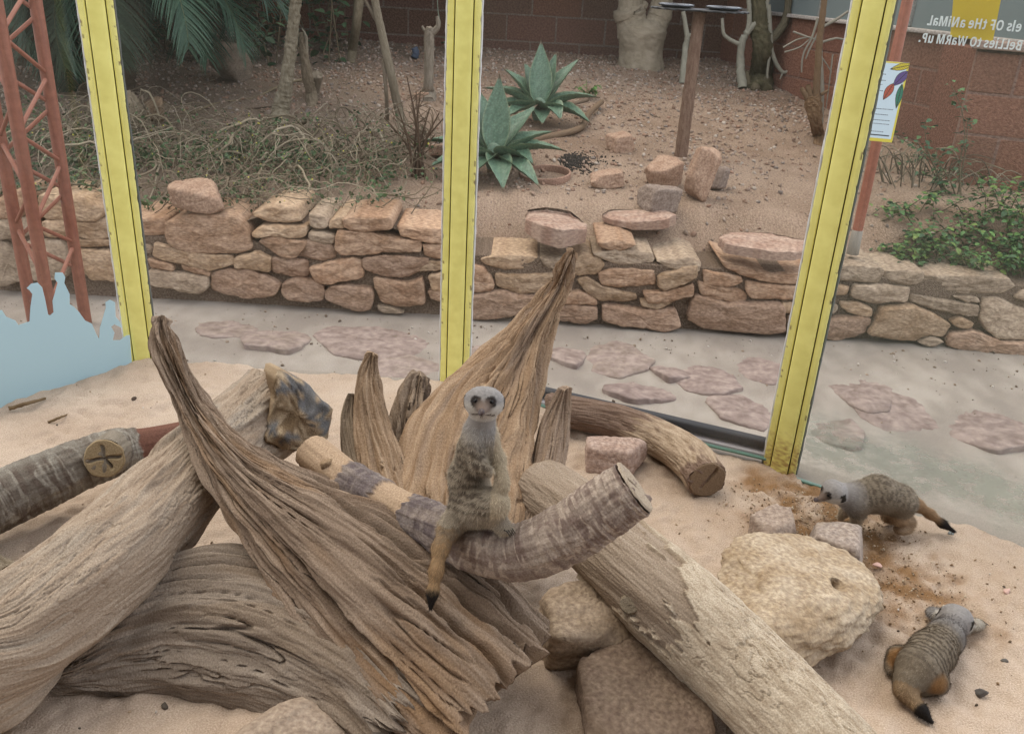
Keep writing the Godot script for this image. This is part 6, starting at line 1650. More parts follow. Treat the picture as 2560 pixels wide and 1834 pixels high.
func ringed(t: Node3D, called: String, keys: Array, seed_: int, peel_from: float, pale: Color, dark: Color, peel: Color, perch: float) -> MeshInstance3D:
	var a = nz(seed_, 1.0, 3); var b = nz(seed_ + 1, 1.0, 2); var c = nz(seed_ + 2, 1.0, 3)
	var bare := func(ct: float, st: float, s: float, al: float) -> float:
		var w = 0.018 * c.get_noise_3d(ct * 2.0, st * 2.0, al * 14.0)
		if perch > 0.5:
			return maxf(sst(0.112, 0.100, s + w), sst(0.0, 0.012, s - 0.212 + w) * sst(0.0, 0.012, 0.312 - s - w))
		return sst(0.0, 0.02, s - peel_from + w)
	var disp := func(ct: float, st: float, s: float, al: float) -> float:
		var ring = a.get_noise_3d(ct * 0.35, st * 0.35, al * 62.0)
		var k: float = bare.call(ct, st, s, al)
		return (0.0022 * ring + 0.0022 * c.get_noise_3d(ct * 3.0, st * 3.0, al * 12.0)) * (1.0 - k) - 0.004 * k + 0.003 * b.get_noise_3d(ct * 1.2, st * 1.2, al * 6.0)
	var colf := func(ct: float, st: float, s: float, al: float, p: Vector3) -> Color:
		var ring = a.get_noise_3d(ct * 0.4 + 5.0, st * 0.4, al * 62.0) + 0.22 * c.get_noise_3d(ct * 3.0, st * 3.0, al * 90.0)
		var line = sst(0.20, 0.06, absf(a.get_noise_3d(ct * 0.45 + 1.0, st * 0.45, al * 30.0))) * sst(-0.45, -0.05, c.get_noise_3d(ct * 2.2, st * 2.2, al * 30.0))
		var k = mixc(dark, pale, 0.35 + 0.8 * ring + 0.5 * b.get_noise_3d(ct * 1.5, st * 1.5, al * 8.0))
		k = mixc(k, pale * 1.25, 0.85 * line)
		if perch > 0.5 and s < 0.46: k = mixc(k, Color(0.135, 0.12, 0.135), 0.65)
		var dust = sst(-0.1, 0.5, c.get_noise_3d(ct * 1.6 + 9.0, st * 1.6, al * 9.0))
		k = mixc(k, pale, 0.45 * dust)
		var pl = mixc(peel * 0.95, peel * 1.1, 0.5 + b.get_noise_3d(ct * 5.0, st * 5.0, al * 4.0))
		return mixc(k, pl, bare.call(ct, st, s, al))
	return part(called, sweep(keys, 200, 560, Vector3(0.1, 0.9, -0.3), disp, colf, 0.2, 0.0), M.bark, t)

func rocks() -> void:
	var g := "rocks on the sand"
	rock("boulder", Vector3(0.592, 0, -1.382), Vector3(0.192, 0.070, 0.150), Vector3(0.12, 0.55, -0.10), 1303, Color(0.44, 0.33, 0.215), Color(0.62, 0.515, 0.385), "broad yellowish limestone boulder with a dark hole beside the big log", g, false, 14, 6.0, 0.11, 0.0, 0.10, [[Vector3(0.05, 0.86, 0.30).normalized(), 0.13, 0.9], [Vector3(-0.45, 0.80, 0.35).normalized(), 0.30, 0.07]])
	rock("rock", Vector3(0.593, 0, -1.626), Vector3(0.050, 0.036, 0.042), Vector3(0.05, 0.35, 0.0), 1304, Color(0.40, 0.315, 0.255), Color(0.50, 0.405, 0.335), "small pinkish grey block behind the limestone boulder, farther from the digging meerkat", g, true, 3, 22.0, 0.05)
	rock("rock", Vector3(0.707, 0, -1.58), Vector3(0.056, 0.042, 0.056), Vector3(0.0, -0.45, 0.0), 1305, Color(0.40, 0.34, 0.30), Color(0.52, 0.43, 0.36), "squared grey block behind the limestone boulder, next to the digging meerkat's feet", g, true, 3, 24.0, 0.05)
	rock("rock", Vector3(0.258, 0, -1.907), Vector3(0.072, 0.040, 0.050), Vector3(0.1, -0.2, -0.12), 1306, Color(0.44, 0.31, 0.245), Color(0.56, 0.43, 0.36), "pink rock on the sand behind the perch's cut end", g, true, 4, 13.0, 0.08)
	rock("rock", Vector3(0.176, -0.01, -1.266), Vector3(0.112, 0.070, 0.085), Vector3(0.1, 0.25, 0.0), 1307, Color(0.37, 0.285, 0.20), Color(0.50, 0.40, 0.30), "tan cracked rock propping the big log next to the stump", g, true, 5, 14.0, 0.10)
	rock("rock", Vector3(0.241, -0.05, -1.115), Vector3(0.100, 0.060, 0.125), Vector3(0.10, 0.12, 0.06), 1308, Color(0.24, 0.175, 0.13), Color(0.33, 0.25, 0.185), "brown flat topped block at the bottom edge between stump and log", g, true, 3, 20.0, 0.06, 0.05)
	rock("rock", Vector3(-0.329, -0.03, -0.988), Vector3(0.085, 0.045, 0.075), Vector3(0.0, 0.3, 0.0), 1309, Color(0.42, 0.33, 0.25), Color(0.52, 0.42, 0.33), "sand covered rock at the bottom edge below the root flare", g, false, 10, 9.0, 0.06, 0.0)

# ---------------------------------------------------------------- meerkats
func flesh(bones: Array, cell: float, k: float, colf: Callable) -> Array:
	# one skin over all bones [from, radius, to, radius]: smooth union meshed as surface nets
	var lo := Vector3(1e9, 1e9, 1e9); var hi := -lo
	for b in bones:
		for e in [0, 2]:
			var r = Vector3.ONE * (b[e + 1] + 0.012)
			lo = lo.min(b[e] - r); hi = hi.max(b[e] + r)
	var nx = int((hi.x - lo.x) / cell) + 2; var ny = int((hi.y - lo.y) / cell) + 2; var nzz = int((hi.z - lo.z) / cell) + 2
	var f := PackedFloat32Array(); f.resize(nx * ny * nzz); f.fill(0.5)
	for b in bones:
		var A: Vector3 = b[0]; var Bp: Vector3 = b[2]; var ra: float = b[1]; var rb: float = b[3]
		var m = maxf(ra, rb) + k + cell * 2.0
		var l3 = (A.min(Bp) - Vector3.ONE * m - lo) / cell; var h3 = (A.max(Bp) + Vector3.ONE * m - lo) / cell
		var ab := Bp - A; var ll = maxf(ab.length_squared(), 1e-9)
		for z in range(maxi(int(l3.z), 0), mini(int(h3.z) + 1, nzz)):
			for y in range(maxi(int(l3.y), 0), mini(int(h3.y) + 1, ny)):
				var q = (z * ny + y) * nx
				for x in range(maxi(int(l3.x), 0), mini(int(h3.x) + 1, nx)):
					var p := lo + Vector3(x, y, z) * cell
					var t = clampf((p - A).dot(ab) / ll, 0.0, 1.0)
					var d = (p - A - ab * t).length() - lerpf(ra, rb, t)
					var o = f[q + x]
					var h = maxf(k - absf(o - d), 0.0) / k
					f[q + x] = minf(o, d) - h * h * k * 0.25
	var vid := PackedInt32Array(); vid.resize(nx * ny * nzz); vid.fill(-1)
	var pos := PackedVector3Array(); var idx := PackedInt32Array()
	var offs = [0, 1, nx, nx + 1, nx * ny, nx * ny + 1, nx * ny + nx, nx * ny + nx + 1]
	var edges = [[0, 1], [2, 3], [4, 5], [6, 7], [0, 2], [1, 3], [4, 6], [5, 7], [0, 4], [1, 5], [2, 6], [3, 7]]
	for z in nzz - 1:
		for y in ny - 1:
			for x in nx - 1:
				var c = (z * ny + y) * nx + x
				var s = 0
				for j in 8: s += 1 if f[c + offs[j]] < 0.0 else 0
				if s == 0 or s == 8: continue
				var acc := Vector3.ZERO; var n = 0
				for e in edges:
					var a0 = f[c + offs[e[0]]]; var b0 = f[c + offs[e[1]]]
					if (a0 < 0.0) != (b0 < 0.0):
						var t = a0 / (a0 - b0)
						var pa := Vector3(e[0] & 1, (e[0] >> 1) & 1, (e[0] >> 2) & 1); var pb := Vector3(e[1] & 1, (e[1] >> 1) & 1, (e[1] >> 2) & 1)
						acc += pa.lerp(pb, t); n += 1
				vid[c] = pos.size()
				pos.append(lo + (Vector3(x, y, z) + acc / n) * cell)
	var steps = [1, nx, nx * ny]
	for z in range(1, nzz - 1):
		for y in range(1, ny - 1):
			for x in range(1, nx - 1):
				var c = (z * ny + y) * nx + x
				for ax in 3:
					var s0 = f[c] < 0.0; var s1 = f[c + steps[ax]] < 0.0
					if s0 == s1: continue
					var u = steps[(ax + 1) % 3]; var v = steps[(ax + 2) % 3]
					var a = vid[c - u - v]; var b = vid[c - v]; var d = vid[c]; var e = vid[c - u]
					if a < 0 or b < 0 or d < 0 or e < 0: continue
					if s0: idx.append_array(PackedInt32Array([a, d, b, a, e, d]))
					else: idx.append_array(PackedInt32Array([a, b, d, a, d, e]))
	var col := PackedColorArray()
	for p in pos: col.append(colf.call(p))
	return [surf(pos, col, idx), pos, idx]

func fur_over(body: Array, count: int, flow: Callable, colf: Callable, l0: float, l1: float, seed_: int) -> ArrayMesh:
	var r := RandomNumberGenerator.new(); r.seed = seed_
	var pos: PackedVector3Array = body[1]; var idx: PackedInt32Array = body[2]
	var cum := PackedFloat32Array(); var tot = 0.0
	for k in range(0, idx.size(), 3):
		tot += (pos[idx[k + 1]] - pos[idx[k]]).cross(pos[idx[k + 2]] - pos[idx[k]]).length()
		cum.append(tot)
	var P := PackedVector3Array(); var C := PackedColorArray(); var I := PackedInt32Array()
	for n in count:
		var k = mini(cum.bsearch(r.randf() * tot), cum.size() - 1) * 3
		var a := pos[idx[k]]; var b := pos[idx[k + 1]]; var c := pos[idx[k + 2]]
		var u = r.randf(); var v = r.randf()
		if u + v > 1.0: u = 1.0 - u; v = 1.0 - v
		var p = a + (b - a) * u + (c - a) * v
		var nr := (c - a).cross(b - a).normalized()
		var fl: Vector3 = flow.call(p)
		if fl == Vector3.ZERO: continue
		var d := (fl - nr * fl.dot(nr) + nr * r.randf_range(0.25, 0.6) + Vector3(r.randfn(), r.randfn(), r.randfn()) * 0.2).normalized()
		var w := d.cross(nr).normalized() * 0.00032
		var l = r.randf_range(l0, l1)
		var cc: Color = colf.call(p) * r.randf_range(0.6, 1.4)
		var q = P.size()
		P.append(p - w - nr * 0.0006); P.append(p + w - nr * 0.0006); P.append(p + d * l)
		C.append(cc); C.append(cc); C.append(cc * 1.12)
		I.append_array(PackedInt32Array([q, q + 2, q + 1]))
	return surf(P, C, I)

const FUR := Color(0.225, 0.185, 0.14)
const FUR_DARK := Color(0.065, 0.048, 0.037)
const FUR_PALE := Color(0.335, 0.285, 0.22)
const FUR_GREY := Color(0.29, 0.28, 0.28)
const FUR_ORANGE := Color(0.35, 0.19, 0.075)
const FUR_BLACK := Color(0.018, 0.015, 0.013)

func head_bones(H: Vector3, fw: Vector3, up: Vector3, k := 0.86) -> Array:
	var rt := fw.cross(up).normalized()
	var f := fw * k; var u := up * k; var r := rt * k
	return [
		[H - r * 0.008, 0.0205 * k, H + r * 0.008, 0.0205 * k],
		[H + u * 0.003 - r * 0.010, 0.0175 * k, H + u * 0.003 + r * 0.010, 0.0175 * k],
		[H + f * 0.010 - u * 0.005, 0.0150 * k, H + f * 0.041 - u * 0.0115, 0.0072 * k],
		[H + f * 0.006 - u * 0.010 - r * 0.013, 0.0105 * k, H + f * 0.006 - u * 0.010 + r * 0.013, 0.0105 * k],
		[H + r * 0.0280 - f * 0.004 + u * 0.002, 0.0050 * k, H + r * 0.0285 - f * 0.005 - u * 0.008, 0.0042 * k],
		[H - r * 0.0280 - f * 0.004 + u * 0.002, 0.0050 * k, H - r * 0.0285 - f * 0.005 - u * 0.008, 0.0042 * k]]

func head_colour(p: Vector3, H: Vector3, fw: Vector3, up: Vector3, k := 0.86) -> Color:
	var rt := fw.cross(up).normalized()
	var q := (p - H) / k
	var x = absf(q.dot(rt)); var y = q.dot(up); var z = q.dot(fw)
	if x > 0.0262 and z < 0.003 and z > -0.013 and y < 0.009 and y > -0.0135: return FUR_BLACK * 1.5
	var n = nz(2010, 1.0, 2).get_noise_3dv(p * 220.0)
	var c := mixc(FUR_GREY * (1.1 + 0.35 * n), Color(0.52, 0.495, 0.46) * (1.0 + 0.15 * n), sst(0.004, -0.007, y) * sst(-0.012, 0.004, z))
	var e = Vector2(x - 0.0128, (y - 0.0028) * 0.92).length()
	if z > 0.005: c = mixc(c, Color(0.024, 0.019, 0.017), sst(0.0112, 0.0088, e + 0.0012 * n))
	if z > 0.018: c = mixc(c, Color(0.19, 0.145, 0.12), sst(0.022, 0.033, z) * sst(-0.017, -0.011, y))
	if z > 0.016 and y < -0.010: c = mixc(c, Color(0.07, 0.05, 0.045), sst(0.0022, 0.0008, absf(y + 0.0165 + 0.25 * x)))
	return c

func face(parent: Node3D, H: Vector3, fw: Vector3, up: Vector3, k := 0.86) -> void:
	var rt := fw.cross(up).normalized()
	var s := SphereMesh.new(); s.radius = 0.0044; s.height = 0.0088; s.radial_segments = 20; s.rings = 12
	for sg in [-1.0, 1.0]:
		part("eye", s, M.eye, parent, H + (fw * 0.0222 + up * 0.0035 + rt * 0.0128 * sg) * k)
	part("nose", rock_mesh(Vector3(0.0050, 0.0038, 0.0042), Vector3.ZERO, 5, 8, 6.0, 0.05, Color(1, 1, 1), Color(1, 1, 1), false, 0.0, 18, 12), M.nose, parent, H + (fw * 0.0475 - up * 0.0100) * k)

func claws(parent: Node3D, at: Vector3, dir: Vector3, n := 4) -> void:
	var side := dir.cross(Vector3.UP).normalized()
	for k in n:
		var o = side * (k - (n - 1) * 0.5) * 0.0042
		part("claw", tube([at + o, at + o + dir * 0.006 + Vector3(0, 0.001, 0), at + o + dir * 0.013 - Vector3(0, 0.003, 0)], 0.0013, 0.0004, 6, Color(0.02, 0.017, 0.015)), M.claw, parent)

func paw(bones: Array, at: Vector3, dir: Vector3, r: float) -> void:
	var side := dir.cross(Vector3.UP).normalized()
	bones.append([at - dir * r * 1.5, r, at, r])
	for k in 4:
		var o = side * (k - 1.5) * r * 0.62
		bones.append([at + o * 0.6, r * 0.55, at + o + dir * r * (1.5 - 0.15 * absf(k - 1.5)), r * 0.38])

func axis_u(p: Vector3, line: Array) -> Array:
	# nearest place on a polyline: [length along it, offset from it]
	var best = 1e9; var res = [0.0, Vector3.ZERO]; var run = 0.0
	for k in line.size() - 1:
		var a: Vector3 = line[k]; var b: Vector3 = line[k + 1]
		var ab := b - a
		var t = clampf((p - a).dot(ab) / ab.length_squared(), 0.0, 1.0)
		var d = (p - a - ab * t)
		if d.length() < best:
			best = d.length(); res = [run + t * ab.length(), d]
		run += ab.length()
	return res

func striped(u: float, off: Vector3, p: Vector3, spacing: float, jit: float, soft := 0.2) -> Color:
	var n = nz(2001, 1.0, 2)
	var w = sin(TAU * (u / spacing) + jit * n.get_noise_3dv(p * 70.0))
	var c := mixc(FUR_DARK, FUR_PALE, sst(-0.55, 0.5, w))
	return mixc(c, FUR * (0.9 + 0.4 * n.get_noise_3dv(p * 160.0)), soft)

func meerkats() -> void:
	seated(); digging(); lying()

func seated() -> void:
	var root := thing("meerkat", Vector3(-0.049, 0.298, -1.19), "meerkat sitting upright on the curved perch and facing the viewer", "meerkat", "meerkats in the pen")
	var H := Vector3(-0.039, 0.518, -1.2)
	var fw := Vector3(-0.02, 0.27, 0.96).normalized()
	var up := (Vector3.UP - fw * fw.y).normalized()
	var pel := Vector3(-0.05, 0.337, -1.19)
	var mid := Vector3(-0.059, 0.384, -1.2)
	var chest := Vector3(-0.049, 0.434, -1.2)
	var upc := Vector3(-0.044, 0.466, -1.2)
	var neck := Vector3(-0.04, 0.492, -1.2)
	var bones := [[pel, 0.037, mid, 0.0295], [mid, 0.0295, chest, 0.0265], [chest, 0.0265, upc, 0.0225], [upc, 0.0225, neck, 0.017], [neck, 0.017, H - fw * 0.004, 0.016]]
	bones += head_bones(H, fw, up)
	# hind leg on the right, its foot on the perch
	bones += [[Vector3(-0.035, 0.35, -1.165), 0.030, Vector3(-0.017, 0.367, -1.15), 0.024], [Vector3(-0.017, 0.367, -1.15), 0.022, Vector3(-0.01, 0.334, -1.16), 0.012]]
	paw(bones, Vector3(-0.001, 0.333, -1.145), Vector3(0.75, -0.25, 0.6).normalized(), 0.0075)
	paw(bones, Vector3(-0.072, 0.301, -1.19), Vector3(-0.3, -0.4, 0.86).normalized(), 0.008)
	# arms
	bones += [[Vector3(-0.025, 0.457, -1.19), 0.012, Vector3(-0.013, 0.425, -1.185), 0.0098], [Vector3(-0.013, 0.425, -1.185), 0.0098, Vector3(-0.007, 0.411, -1.165), 0.0075]]
	paw(bones, Vector3(-0.005, 0.403, -1.158), Vector3(0.1, -0.85, 0.5).normalized(), 0.0060)
	bones += [[Vector3(-0.053, 0.456, -1.175), 0.012, Vector3(-0.043, 0.428, -1.162), 0.0098], [Vector3(-0.043, 0.428, -1.162), 0.0095, Vector3(-0.025, 0.424, -1.152), 0.0072]]
	# tail over the front of the perch
	var tl = [Vector3(-0.067, 0.326, -1.185), Vector3(-0.084, 0.309, -1.165), Vector3(-0.095, 0.291, -1.135), Vector3(-0.098, 0.271, -1.105), Vector3(-0.101, 0.246, -1.085), Vector3(-0.103, 0.225, -1.075)]
	var tr = [0.022, 0.017, 0.0115, 0.0088, 0.007, 0.004]
	for k in 5: bones.append([tl[k], tr[k], tl[k + 1], tr[k + 1]])
	var line = [pel, mid, chest, upc, neck]
	var tlen = 0.0
	for k in 5: tlen += (tl[k + 1] - tl[k]).length()
	var back := Vector3(-0.86, 0.0, 0.35).normalized()
	var nn = nz(2002, 1.0, 3)
	var colf := func(p: Vector3) -> Color:
		if (p - H).length() < 0.048 and p.y > H.y - 0.024: return head_colour(p, H, fw, up)
		var tu = axis_u(p, tl)
		var a = axis_u(p, line)
		if tu[1].length() < 0.027 and p.y < tl[1].y + 0.012 and tu[1].length() < a[1].length() + 0.004:
			var t = tu[0] / tlen
			var c := mixc(FUR, Color(0.33, 0.215, 0.115), sst(0.1, 0.5, t + 0.2 * nn.get_noise_3dv(p * 90.0)))
			return mixc(mixc(c, FUR_DARK * 1.8, 0.35 * sst(0.0, 0.5, nn.get_noise_3dv(p * 160.0))), FUR_BLACK, sst(0.80, 0.87, t))
		var side: float = a[1].normalized().dot(back)
		var u = a[0]
		var st := striped(u, a[1], p, 0.0115, 3.4, 0.28)
		var c2 := mixc(FUR_PALE, st, sst(-0.35, 0.15, side) * sst(0.145, 0.115, u) * sst(-0.01, 0.012, u))
		c2 = mixc(c2, FUR_GREY, sst(0.11, 0.15, u) * 0.8)
		if p.x > pel.x + 0.030 and p.y > pel.y + 0.02: c2 = mixc(c2, Color(0.46, 0.38, 0.27), 0.8)
		return c2
	var body := flesh(bones, 0.0032, 0.014, colf)
	var b := part("body", body[0], M.skin, root)
	var flow := func(p: Vector3) -> Vector3:
		if (p - H).length() < 0.040: return Vector3.ZERO
		if p.y < tl[1].y: return (tl[4] - tl[1]).normalized()
		return Vector3(-0.15, -1.0, 0.1)
	part("fur", fur_over(body, 26000, flow, colf, 0.004, 0.0085, 1), M.fur, root).set_meta("kind", "stuff")
	part("face_fur", fur_over(body, 5000, func(p): return (p - H - fw * 0.05).normalized() if (p - H).length() < 0.046 and (p - H).dot(fw) < 0.034 else Vector3.ZERO, colf, 0.002, 0.0038, 2), M.fur, root).set_meta("kind", "stuff")
	face(root, H, fw, up)
	claws(root, Vector3(0.006, 0.336, -1.135), Vector3(0.75, -0.35, 0.5).normalized())

func digging() -> void:
	var root := thing("meerkat", Vector3(0.835, 0, -1.702), "meerkat standing with lowered head, digging in the damp sand by the glass", "meerkat", "meerkats in the pen")
	var H := Vector3(0.715, 0.114, -1.665)
	var fw := Vector3(-0.93, -0.20, 0.30).normalized()
	var up := (Vector3.UP - fw * fw.y).normalized()
	var sh := Vector3(0.777, 0.09, -1.68); var mid := Vector3(0.825, 0.098, -1.69); var hip := Vector3(0.878, 0.079, -1.7); var neck := Vector3(0.744, 0.103, -1.67)
	var bones := [[sh, 0.035, mid, 0.040], [mid, 0.040, hip, 0.038], [neck, 0.023, sh, 0.033], [H - fw * 0.004, 0.020, neck, 0.023]]
	bones += head_bones(H, fw, up)
	# legs
	bones += [[Vector3(0.769, 0.086, -1.66), 0.019, Vector3(0.78, 0.055, -1.665), 0.012], [Vector3(0.78, 0.055, -1.665), 0.012, Vector3(0.782, 0.023, -1.67), 0.0085]]
	paw(bones, Vector3(0.775, 0.022, -1.662), Vector3(-0.8, -0.1, 0.5).normalized(), 0.008)
	bones += [[Vector3(0.779, 0.061, -1.71), 0.017, Vector3(0.782, 0.02, -1.735), 0.010], [Vector3(0.782, 0.02, -1.735), 0.010, Vector3(0.78, -0.004, -1.745), 0.008]]
	bones += [[Vector3(0.88, 0.08, -1.68), 0.027, Vector3(0.878, 0.047, -1.68), 0.016], [Vector3(0.878, 0.047, -1.68), 0.015, Vector3(0.911, 0.031, -1.69), 0.010], [Vector3(0.911, 0.031, -1.69), 0.010, Vector3(0.911, 0.013, -1.69), 0.008]]
	paw(bones, Vector3(0.896, 0.015, -1.682), Vector3(-0.9, -0.05, 0.3).normalized(), 0.0085)
	bones += [[Vector3(0.888, 0.054, -1.725), 0.024, Vector3(0.883, 0.015, -1.735), 0.014], [Vector3(0.883, 0.015, -1.735), 0.014, Vector3(0.899, -0.003, -1.745), 0.010]]
	var tl = [Vector3(0.895, 0.079, -1.705), Vector3(0.925, 0.066, -1.705), Vector3(0.956, 0.048, -1.7), Vector3(0.987, 0.028, -1.695), Vector3(1.013, 0.015, -1.685)]
	var tr = [0.022, 0.012, 0.0088, 0.0075, 0.004]
	for k in 4: bones.append([tl[k], tr[k], tl[k + 1], tr[k + 1]])
	var line = [hip, mid, sh, neck]
	var nn = nz(2003, 1.0, 3)
	var tlen = 0.0
	for k in 4: tlen += (tl[k + 1] - tl[k]).length()
	var colf := func(p: Vector3) -> Color:
		if (p - H).length() < 0.047 and p.x < H.x + 0.026: return head_colour(p, H, fw, up)
		var tu = axis_u(p, tl); var a = axis_u(p, line)
		if p.x > tl[1].x - 0.006 and tu[1].length() < 0.026:
			return mixc(mixc(FUR, FUR_ORANGE, 0.5), FUR_BLACK, sst(0.60, 0.76, tu[0] / tlen))
		var st := striped(a[0], a[1], p, 0.0125, 3.2, 0.5)
		var topside = a[1].normalized().y
		var c := mixc(FUR * 0.95, st, sst(-0.25, 0.25, topside) * sst(0.15, 0.11, a[0]))
		c = mixc(c, FUR_GREY, sst(0.10, 0.15, a[0]) * 0.8)
		if p.y < 0.055: c = mixc(FUR_PALE, FUR_ORANGE, 0.4 if p.x > hip.x - 0.03 else 0.1)
		return c
	var body := flesh(bones, 0.0034, 0.014, colf)
	part("body", body[0], M.skin, root)
	part("fur", fur_over(body, 24000, func(p): return Vector3(0.9, -0.35, 0.0) if (p - H).length() > 0.036 else Vector3.ZERO, colf, 0.004, 0.009, 3), M.fur, root).set_meta("kind", "stuff")
	part("face_fur", fur_over(body, 3500, func(p): return -fw if (p - H).length() < 0.040 and (p - H).dot(fw) < 0.032 else Vector3.ZERO, colf, 0.002, 0.004, 4), M.fur, root).set_meta("kind", "stuff")
	face(root, H, fw, up)
	claws(root, Vector3(0.766, 0.025, -1.652), Vector3(-0.8, -0.3, 0.5).normalized())

func lying() -> void:
	var root := thing("meerkat", Vector3(0.784, 0, -1.269), "meerkat sprawled flat on the sand with its back to the viewer", "meerkat", "meerkats in the pen")
	var H := Vector3(0.872, 0.036, -1.361)
	var nose := Vector3(0.915, 0.022, -1.419)
	var fw := (nose - H).normalized()
	var up := (Vector3.UP - fw * fw.y).normalized()
	var neck := Vector3(0.85, 0.034, -1.332); var sh := Vector3(0.824, 0.036, -1.3); var mid := Vector3(0.782, 0.036, -1.257); var hip := Vector3(0.741, 0.034, -1.215); var rump := Vector3(0.718, 0.026, -1.194)
	var bones := [[H - fw * 0.004, 0.021, neck, 0.022], [neck, 0.023, sh, 0.030], [sh, 0.032, mid, 0.038], [mid, 0.038, hip, 0.037], [hip, 0.036, rump, 0.024]]
	bones += head_bones(H, fw, up)
	var dirb := (sh - hip).normalized(); var rt := dirb.cross(Vector3.UP).normalized()
	# splayed limbs
	bones += [[Vector3(0.739, 0.026, -1.237), 0.022, Vector3(0.726, 0.02, -1.258), 0.020], [Vector3(0.727, 0.018, -1.261), 0.016, Vector3(0.719, 0.01, -1.255), 0.009]]
	paw(bones, Vector3(0.716, 0.008, -1.25), Vector3(-0.35, -0.1, 0.9).normalized(), 0.008)
	bones += [[Vector3(0.756, 0.024, -1.214), 0.022, Vector3(0.771, 0.02, -1.202), 0.021], [Vector3(0.772, 0.018, -1.202), 0.016, Vector3(0.759, 0.01, -1.201), 0.009]]
	paw(bones, Vector3(0.751, 0.008, -1.2), Vector3(-0.9, -0.1, 0.35).normalized(), 0.008)
	bones += [[Vector3(0.841, 0.022, -1.342), 0.015, Vector3(0.849, 0.014, -1.378), 0.010]]
	paw(bones, Vector3(0.856, 0.009, -1.4), Vector3(-0.7, -0.05, -0.6).normalized(), 0.0085)
	bones += [[Vector3(0.857, 0.022, -1.334), 0.015, Vector3(0.895, 0.014, -1.356), 0.010]]
	paw(bones, Vector3(0.919, 0.01, -1.373), Vector3(0.85, -0.05, -0.4).normalized(), 0.0085)
	var tl = [Vector3(0.714, 0.026, -1.189), Vector3(0.704, 0.02, -1.176), Vector3(0.717, 0.013, -1.163), Vector3(0.725, 0.01, -1.143), Vector3(0.734, 0.006, -1.123)]
	var tr = [0.019, 0.013, 0.0095, 0.0085, 0.004]
	for k in 4: bones.append([tl[k], tr[k], tl[k + 1], tr[k + 1]])
	var line = [rump, hip, mid, sh, neck]
	var tlen = 0.0
	for k in 4: tlen += (tl[k + 1] - tl[k]).length()
	var o1 := Vector3(0.718, 0.03, -1.245); var o2 := Vector3(0.763, 0.03, -1.189); var wp := Vector3(0.924, 0.01, -1.375)
	var nn = nz(2004, 1.0, 3)
	var colf := func(p: Vector3) -> Color:
		if (p - H).length() < 0.046 and (p - H).dot(fw) > -0.020: return head_colour(p, H, fw, up)
		if (p - wp).length() < 0.022: return Color(0.50, 0.46, 0.40)
		var tu = axis_u(p, tl); var a = axis_u(p, line)
		if tu[1].length() < 0.022 and tu[0] > 0.012 and tu[1].length() < a[1].length():
			return mixc(mixc(FUR, Color(0.33, 0.215, 0.115), 0.6), FUR_BLACK, sst(0.60, 0.70, tu[0] / tlen))
		var c := striped(a[0], a[1], p, 0.0105, 2.4, 0.42)
		c = mixc(FUR, c, sst(0.0, 0.05, a[0] + 0.012 * nn.get_noise_3dv(p * 60.0)) * sst(0.165, 0.13, a[0] + 0.012 * nn.get_noise_3dv(p * 60.0)))
		c = mixc(c, FUR_GREY, sst(0.125, 0.16, a[0]) * 0.9)
		c = mixc(c, FUR_ORANGE, sst(0.026, 0.012, minf((p - o1).length(), (p - o2).length())) * 0.85)
		return c
	var body := flesh(bones, 0.0032, 0.013, colf)
	part("body", body[0], M.skin, root)
	part("fur", fur_over(body, 26000, func(p): return -dirb + Vector3(0, -0.15, 0) if (p - H).length() > 0.034 else Vector3.ZERO, colf, 0.004, 0.008, 5), M.fur, root).set_meta("kind", "stuff")
	part("face_fur", fur_over(body, 3000, func(p): return -fw if (p - H).length() < 0.040 and (p - H).dot(fw) < 0.032 else Vector3.ZERO, colf, 0.002, 0.004, 6), M.fur, root).set_meta("kind", "stuff")
	face(root, H, fw, up)
	claws(root, Vector3(0.939, 0.009, -1.382), Vector3(0.85, -0.2, -0.4).normalized())
	claws(root, Vector3(0.711, 0.008, -1.241), Vector3(-0.35, -0.2, 0.9).normalized())

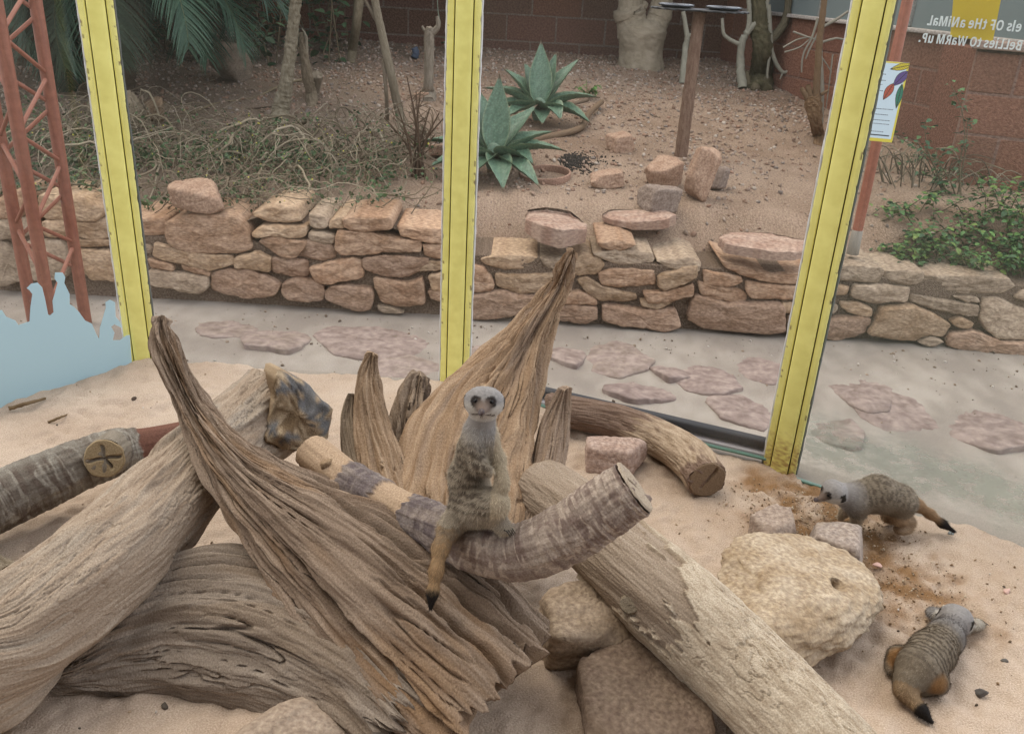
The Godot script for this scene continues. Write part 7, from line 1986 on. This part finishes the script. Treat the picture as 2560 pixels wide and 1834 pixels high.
# ---------------------------------------------------------------- small things on the sand
func details() -> void:
	var g := "scraps on the sand"
	var bits = [[Vector3(0.804, 0, -1.57), Vector3(0.010, 0.004, 0.005), Color(0.55, 0.36, 0.31), "pink food scrap between the grey block and the lying meerkat"], [Vector3(1.035, 0, -1.484), Vector3(0.008, 0.004, 0.005), Color(0.52, 0.35, 0.30), "pink food scrap near the right edge above the lying meerkat"], [Vector3(0.868, 0, -1.219), Vector3(0.009, 0.006, 0.008), Color(0.10, 0.09, 0.085), "dark pebble right of the lying meerkat"], [Vector3(0.942, 0, -1.293), Vector3(0.005, 0.004, 0.004), Color(0.12, 0.11, 0.10), "tiny dark pebble near the right edge beside the lying meerkat"], [Vector3(-0.991, 0.02, -2.072), Vector3(0.006, 0.004, 0.004), Color(0.07, 0.05, 0.04), "dark speck on the sand above the ringed log"], [Vector3(-0.538, 0, -1.084), Vector3(0.006, 0.004, 0.004), Color(0.09, 0.075, 0.06), "dark speck on the sand below the root flare"], [Vector3(1.018, 0, -1.702), Vector3(0.005, 0.004, 0.005), Color(0.22, 0.24, 0.24), "grey pebble by the digging meerkat's tail tip"]]
	var k = 0
	for b in bits:
		var at: Vector3 = b[0]
		at.y = sand_y(at.x, at.z) + b[1].y * 0.6
		var o := part(numbered("food_scrap" if k < 2 else "pebble"), rock_mesh(b[1], Vector3(0, k * 1.1, 0), 3000 + k, 7, 8.0, 0.15, b[2], b[2] * 1.25, false, 0.0, 18, 12), M.pebble, self, at)
		tag(o, b[3], "scrap" if k < 2 else "pebble", g)
		k += 1
	# crumbs and bark bits
	var xf := []; var cols := []
	var lump := rock_mesh(Vector3(1, 0.5, 0.7), Vector3.ZERO, 28, 7, 8.0, 0.2, Color(0.85, 0.85, 0.85), Color(1, 1, 1), false, 0.0, 8, 6)
	var dug := Vector3(0.711, 0, -1.734); var dug2 := Vector3(0.807, 0, -1.512)
	while xf.size() < 2600:
		var x: float; var z: float
		var w = rng.randf()
		if w < 0.45:
			x = dug.x + rng.randfn() * 0.10; z = dug.z + rng.randfn() * 0.07
		elif w < 0.7:
			x = dug2.x + rng.randfn() * 0.10; z = dug2.z + rng.randfn() * 0.09
		else:
			x = rng.randf_range(-1.6, 1.5); z = rng.randf_range(-2.3, -0.9)
		if not inside(x, z, -0.03): continue
		var s = 0.0009 + 0.0026 * pow(rng.randf(), 3.0)
		xf.append(Transform3D(rand_basis().scaled(Vector3.ONE * s), Vector3(x, sand_y(x, z) + 0.0012, z)))
		cols.append([Color(0.33, 0.235, 0.15), Color(0.42, 0.31, 0.21), Color(0.28, 0.19, 0.115), Color(0.52, 0.42, 0.31), Color(0.22, 0.155, 0.10)][rng.randi() % 5] if w < 0.8 else [Color(0.6, 0.55, 0.5), Color(0.2, 0.15, 0.1), Color(0.1, 0.08, 0.06)][rng.randi() % 3])
	tag(scatter("sand_crumbs", lump, M.pebble, self, xf, cols), "crumbs of damp sand and bark strewn over the pen", "crumbs", "", "stuff")
	# dry strips along the left glass
	for q in [[[Vector3(-1.281, 0.02, -1.996), Vector3(-1.241, 0.03, -2.012), Vector3(-1.22, 0.022, -2.06)], "dry bark strip lying along the foot of the blue pane", 0.006], [[Vector3(-1.153, 0.02, -1.938), Vector3(-1.131, 0.026, -1.953), Vector3(-1.126, 0.02, -1.983)], "thin dry leaf strip on the sand near the blue pane", 0.004]]:
		tag(part(numbered("bark_strip"), tube(smooth_path(q[0], 6), q[2], q[2] * 0.5, 7, Color(0.24, 0.17, 0.10), 0.3), M.twig, self), q[1], "bark strip", g)
	# shelter added out of view behind the camera to darken the near sand
	var sh := thing("added_shelter", Vector3(0, -0.3, 1.6), "unseen roof and back wall added behind the camera to shade the near sand", "shelter")
	part("roof", box_between(Vector3(9.0, 0.12, 4.2), Color(0.36, 0.30, 0.24)), M.brick, sh, Vector3(0, 2.75, 2.2))
	part("back_wall", box_between(Vector3(9.0, 3.1, 0.12), Color(0.42, 0.38, 0.33)), M.brick, sh, Vector3(0, 1.23, 4.5))
	for x in [-4.2, 4.2]:
		part("post", box_between(Vector3(0.12, 3.1, 0.12), Color(0.22, 0.16, 0.11)), M.brick, sh, Vector3(x, 1.25, 0.6))
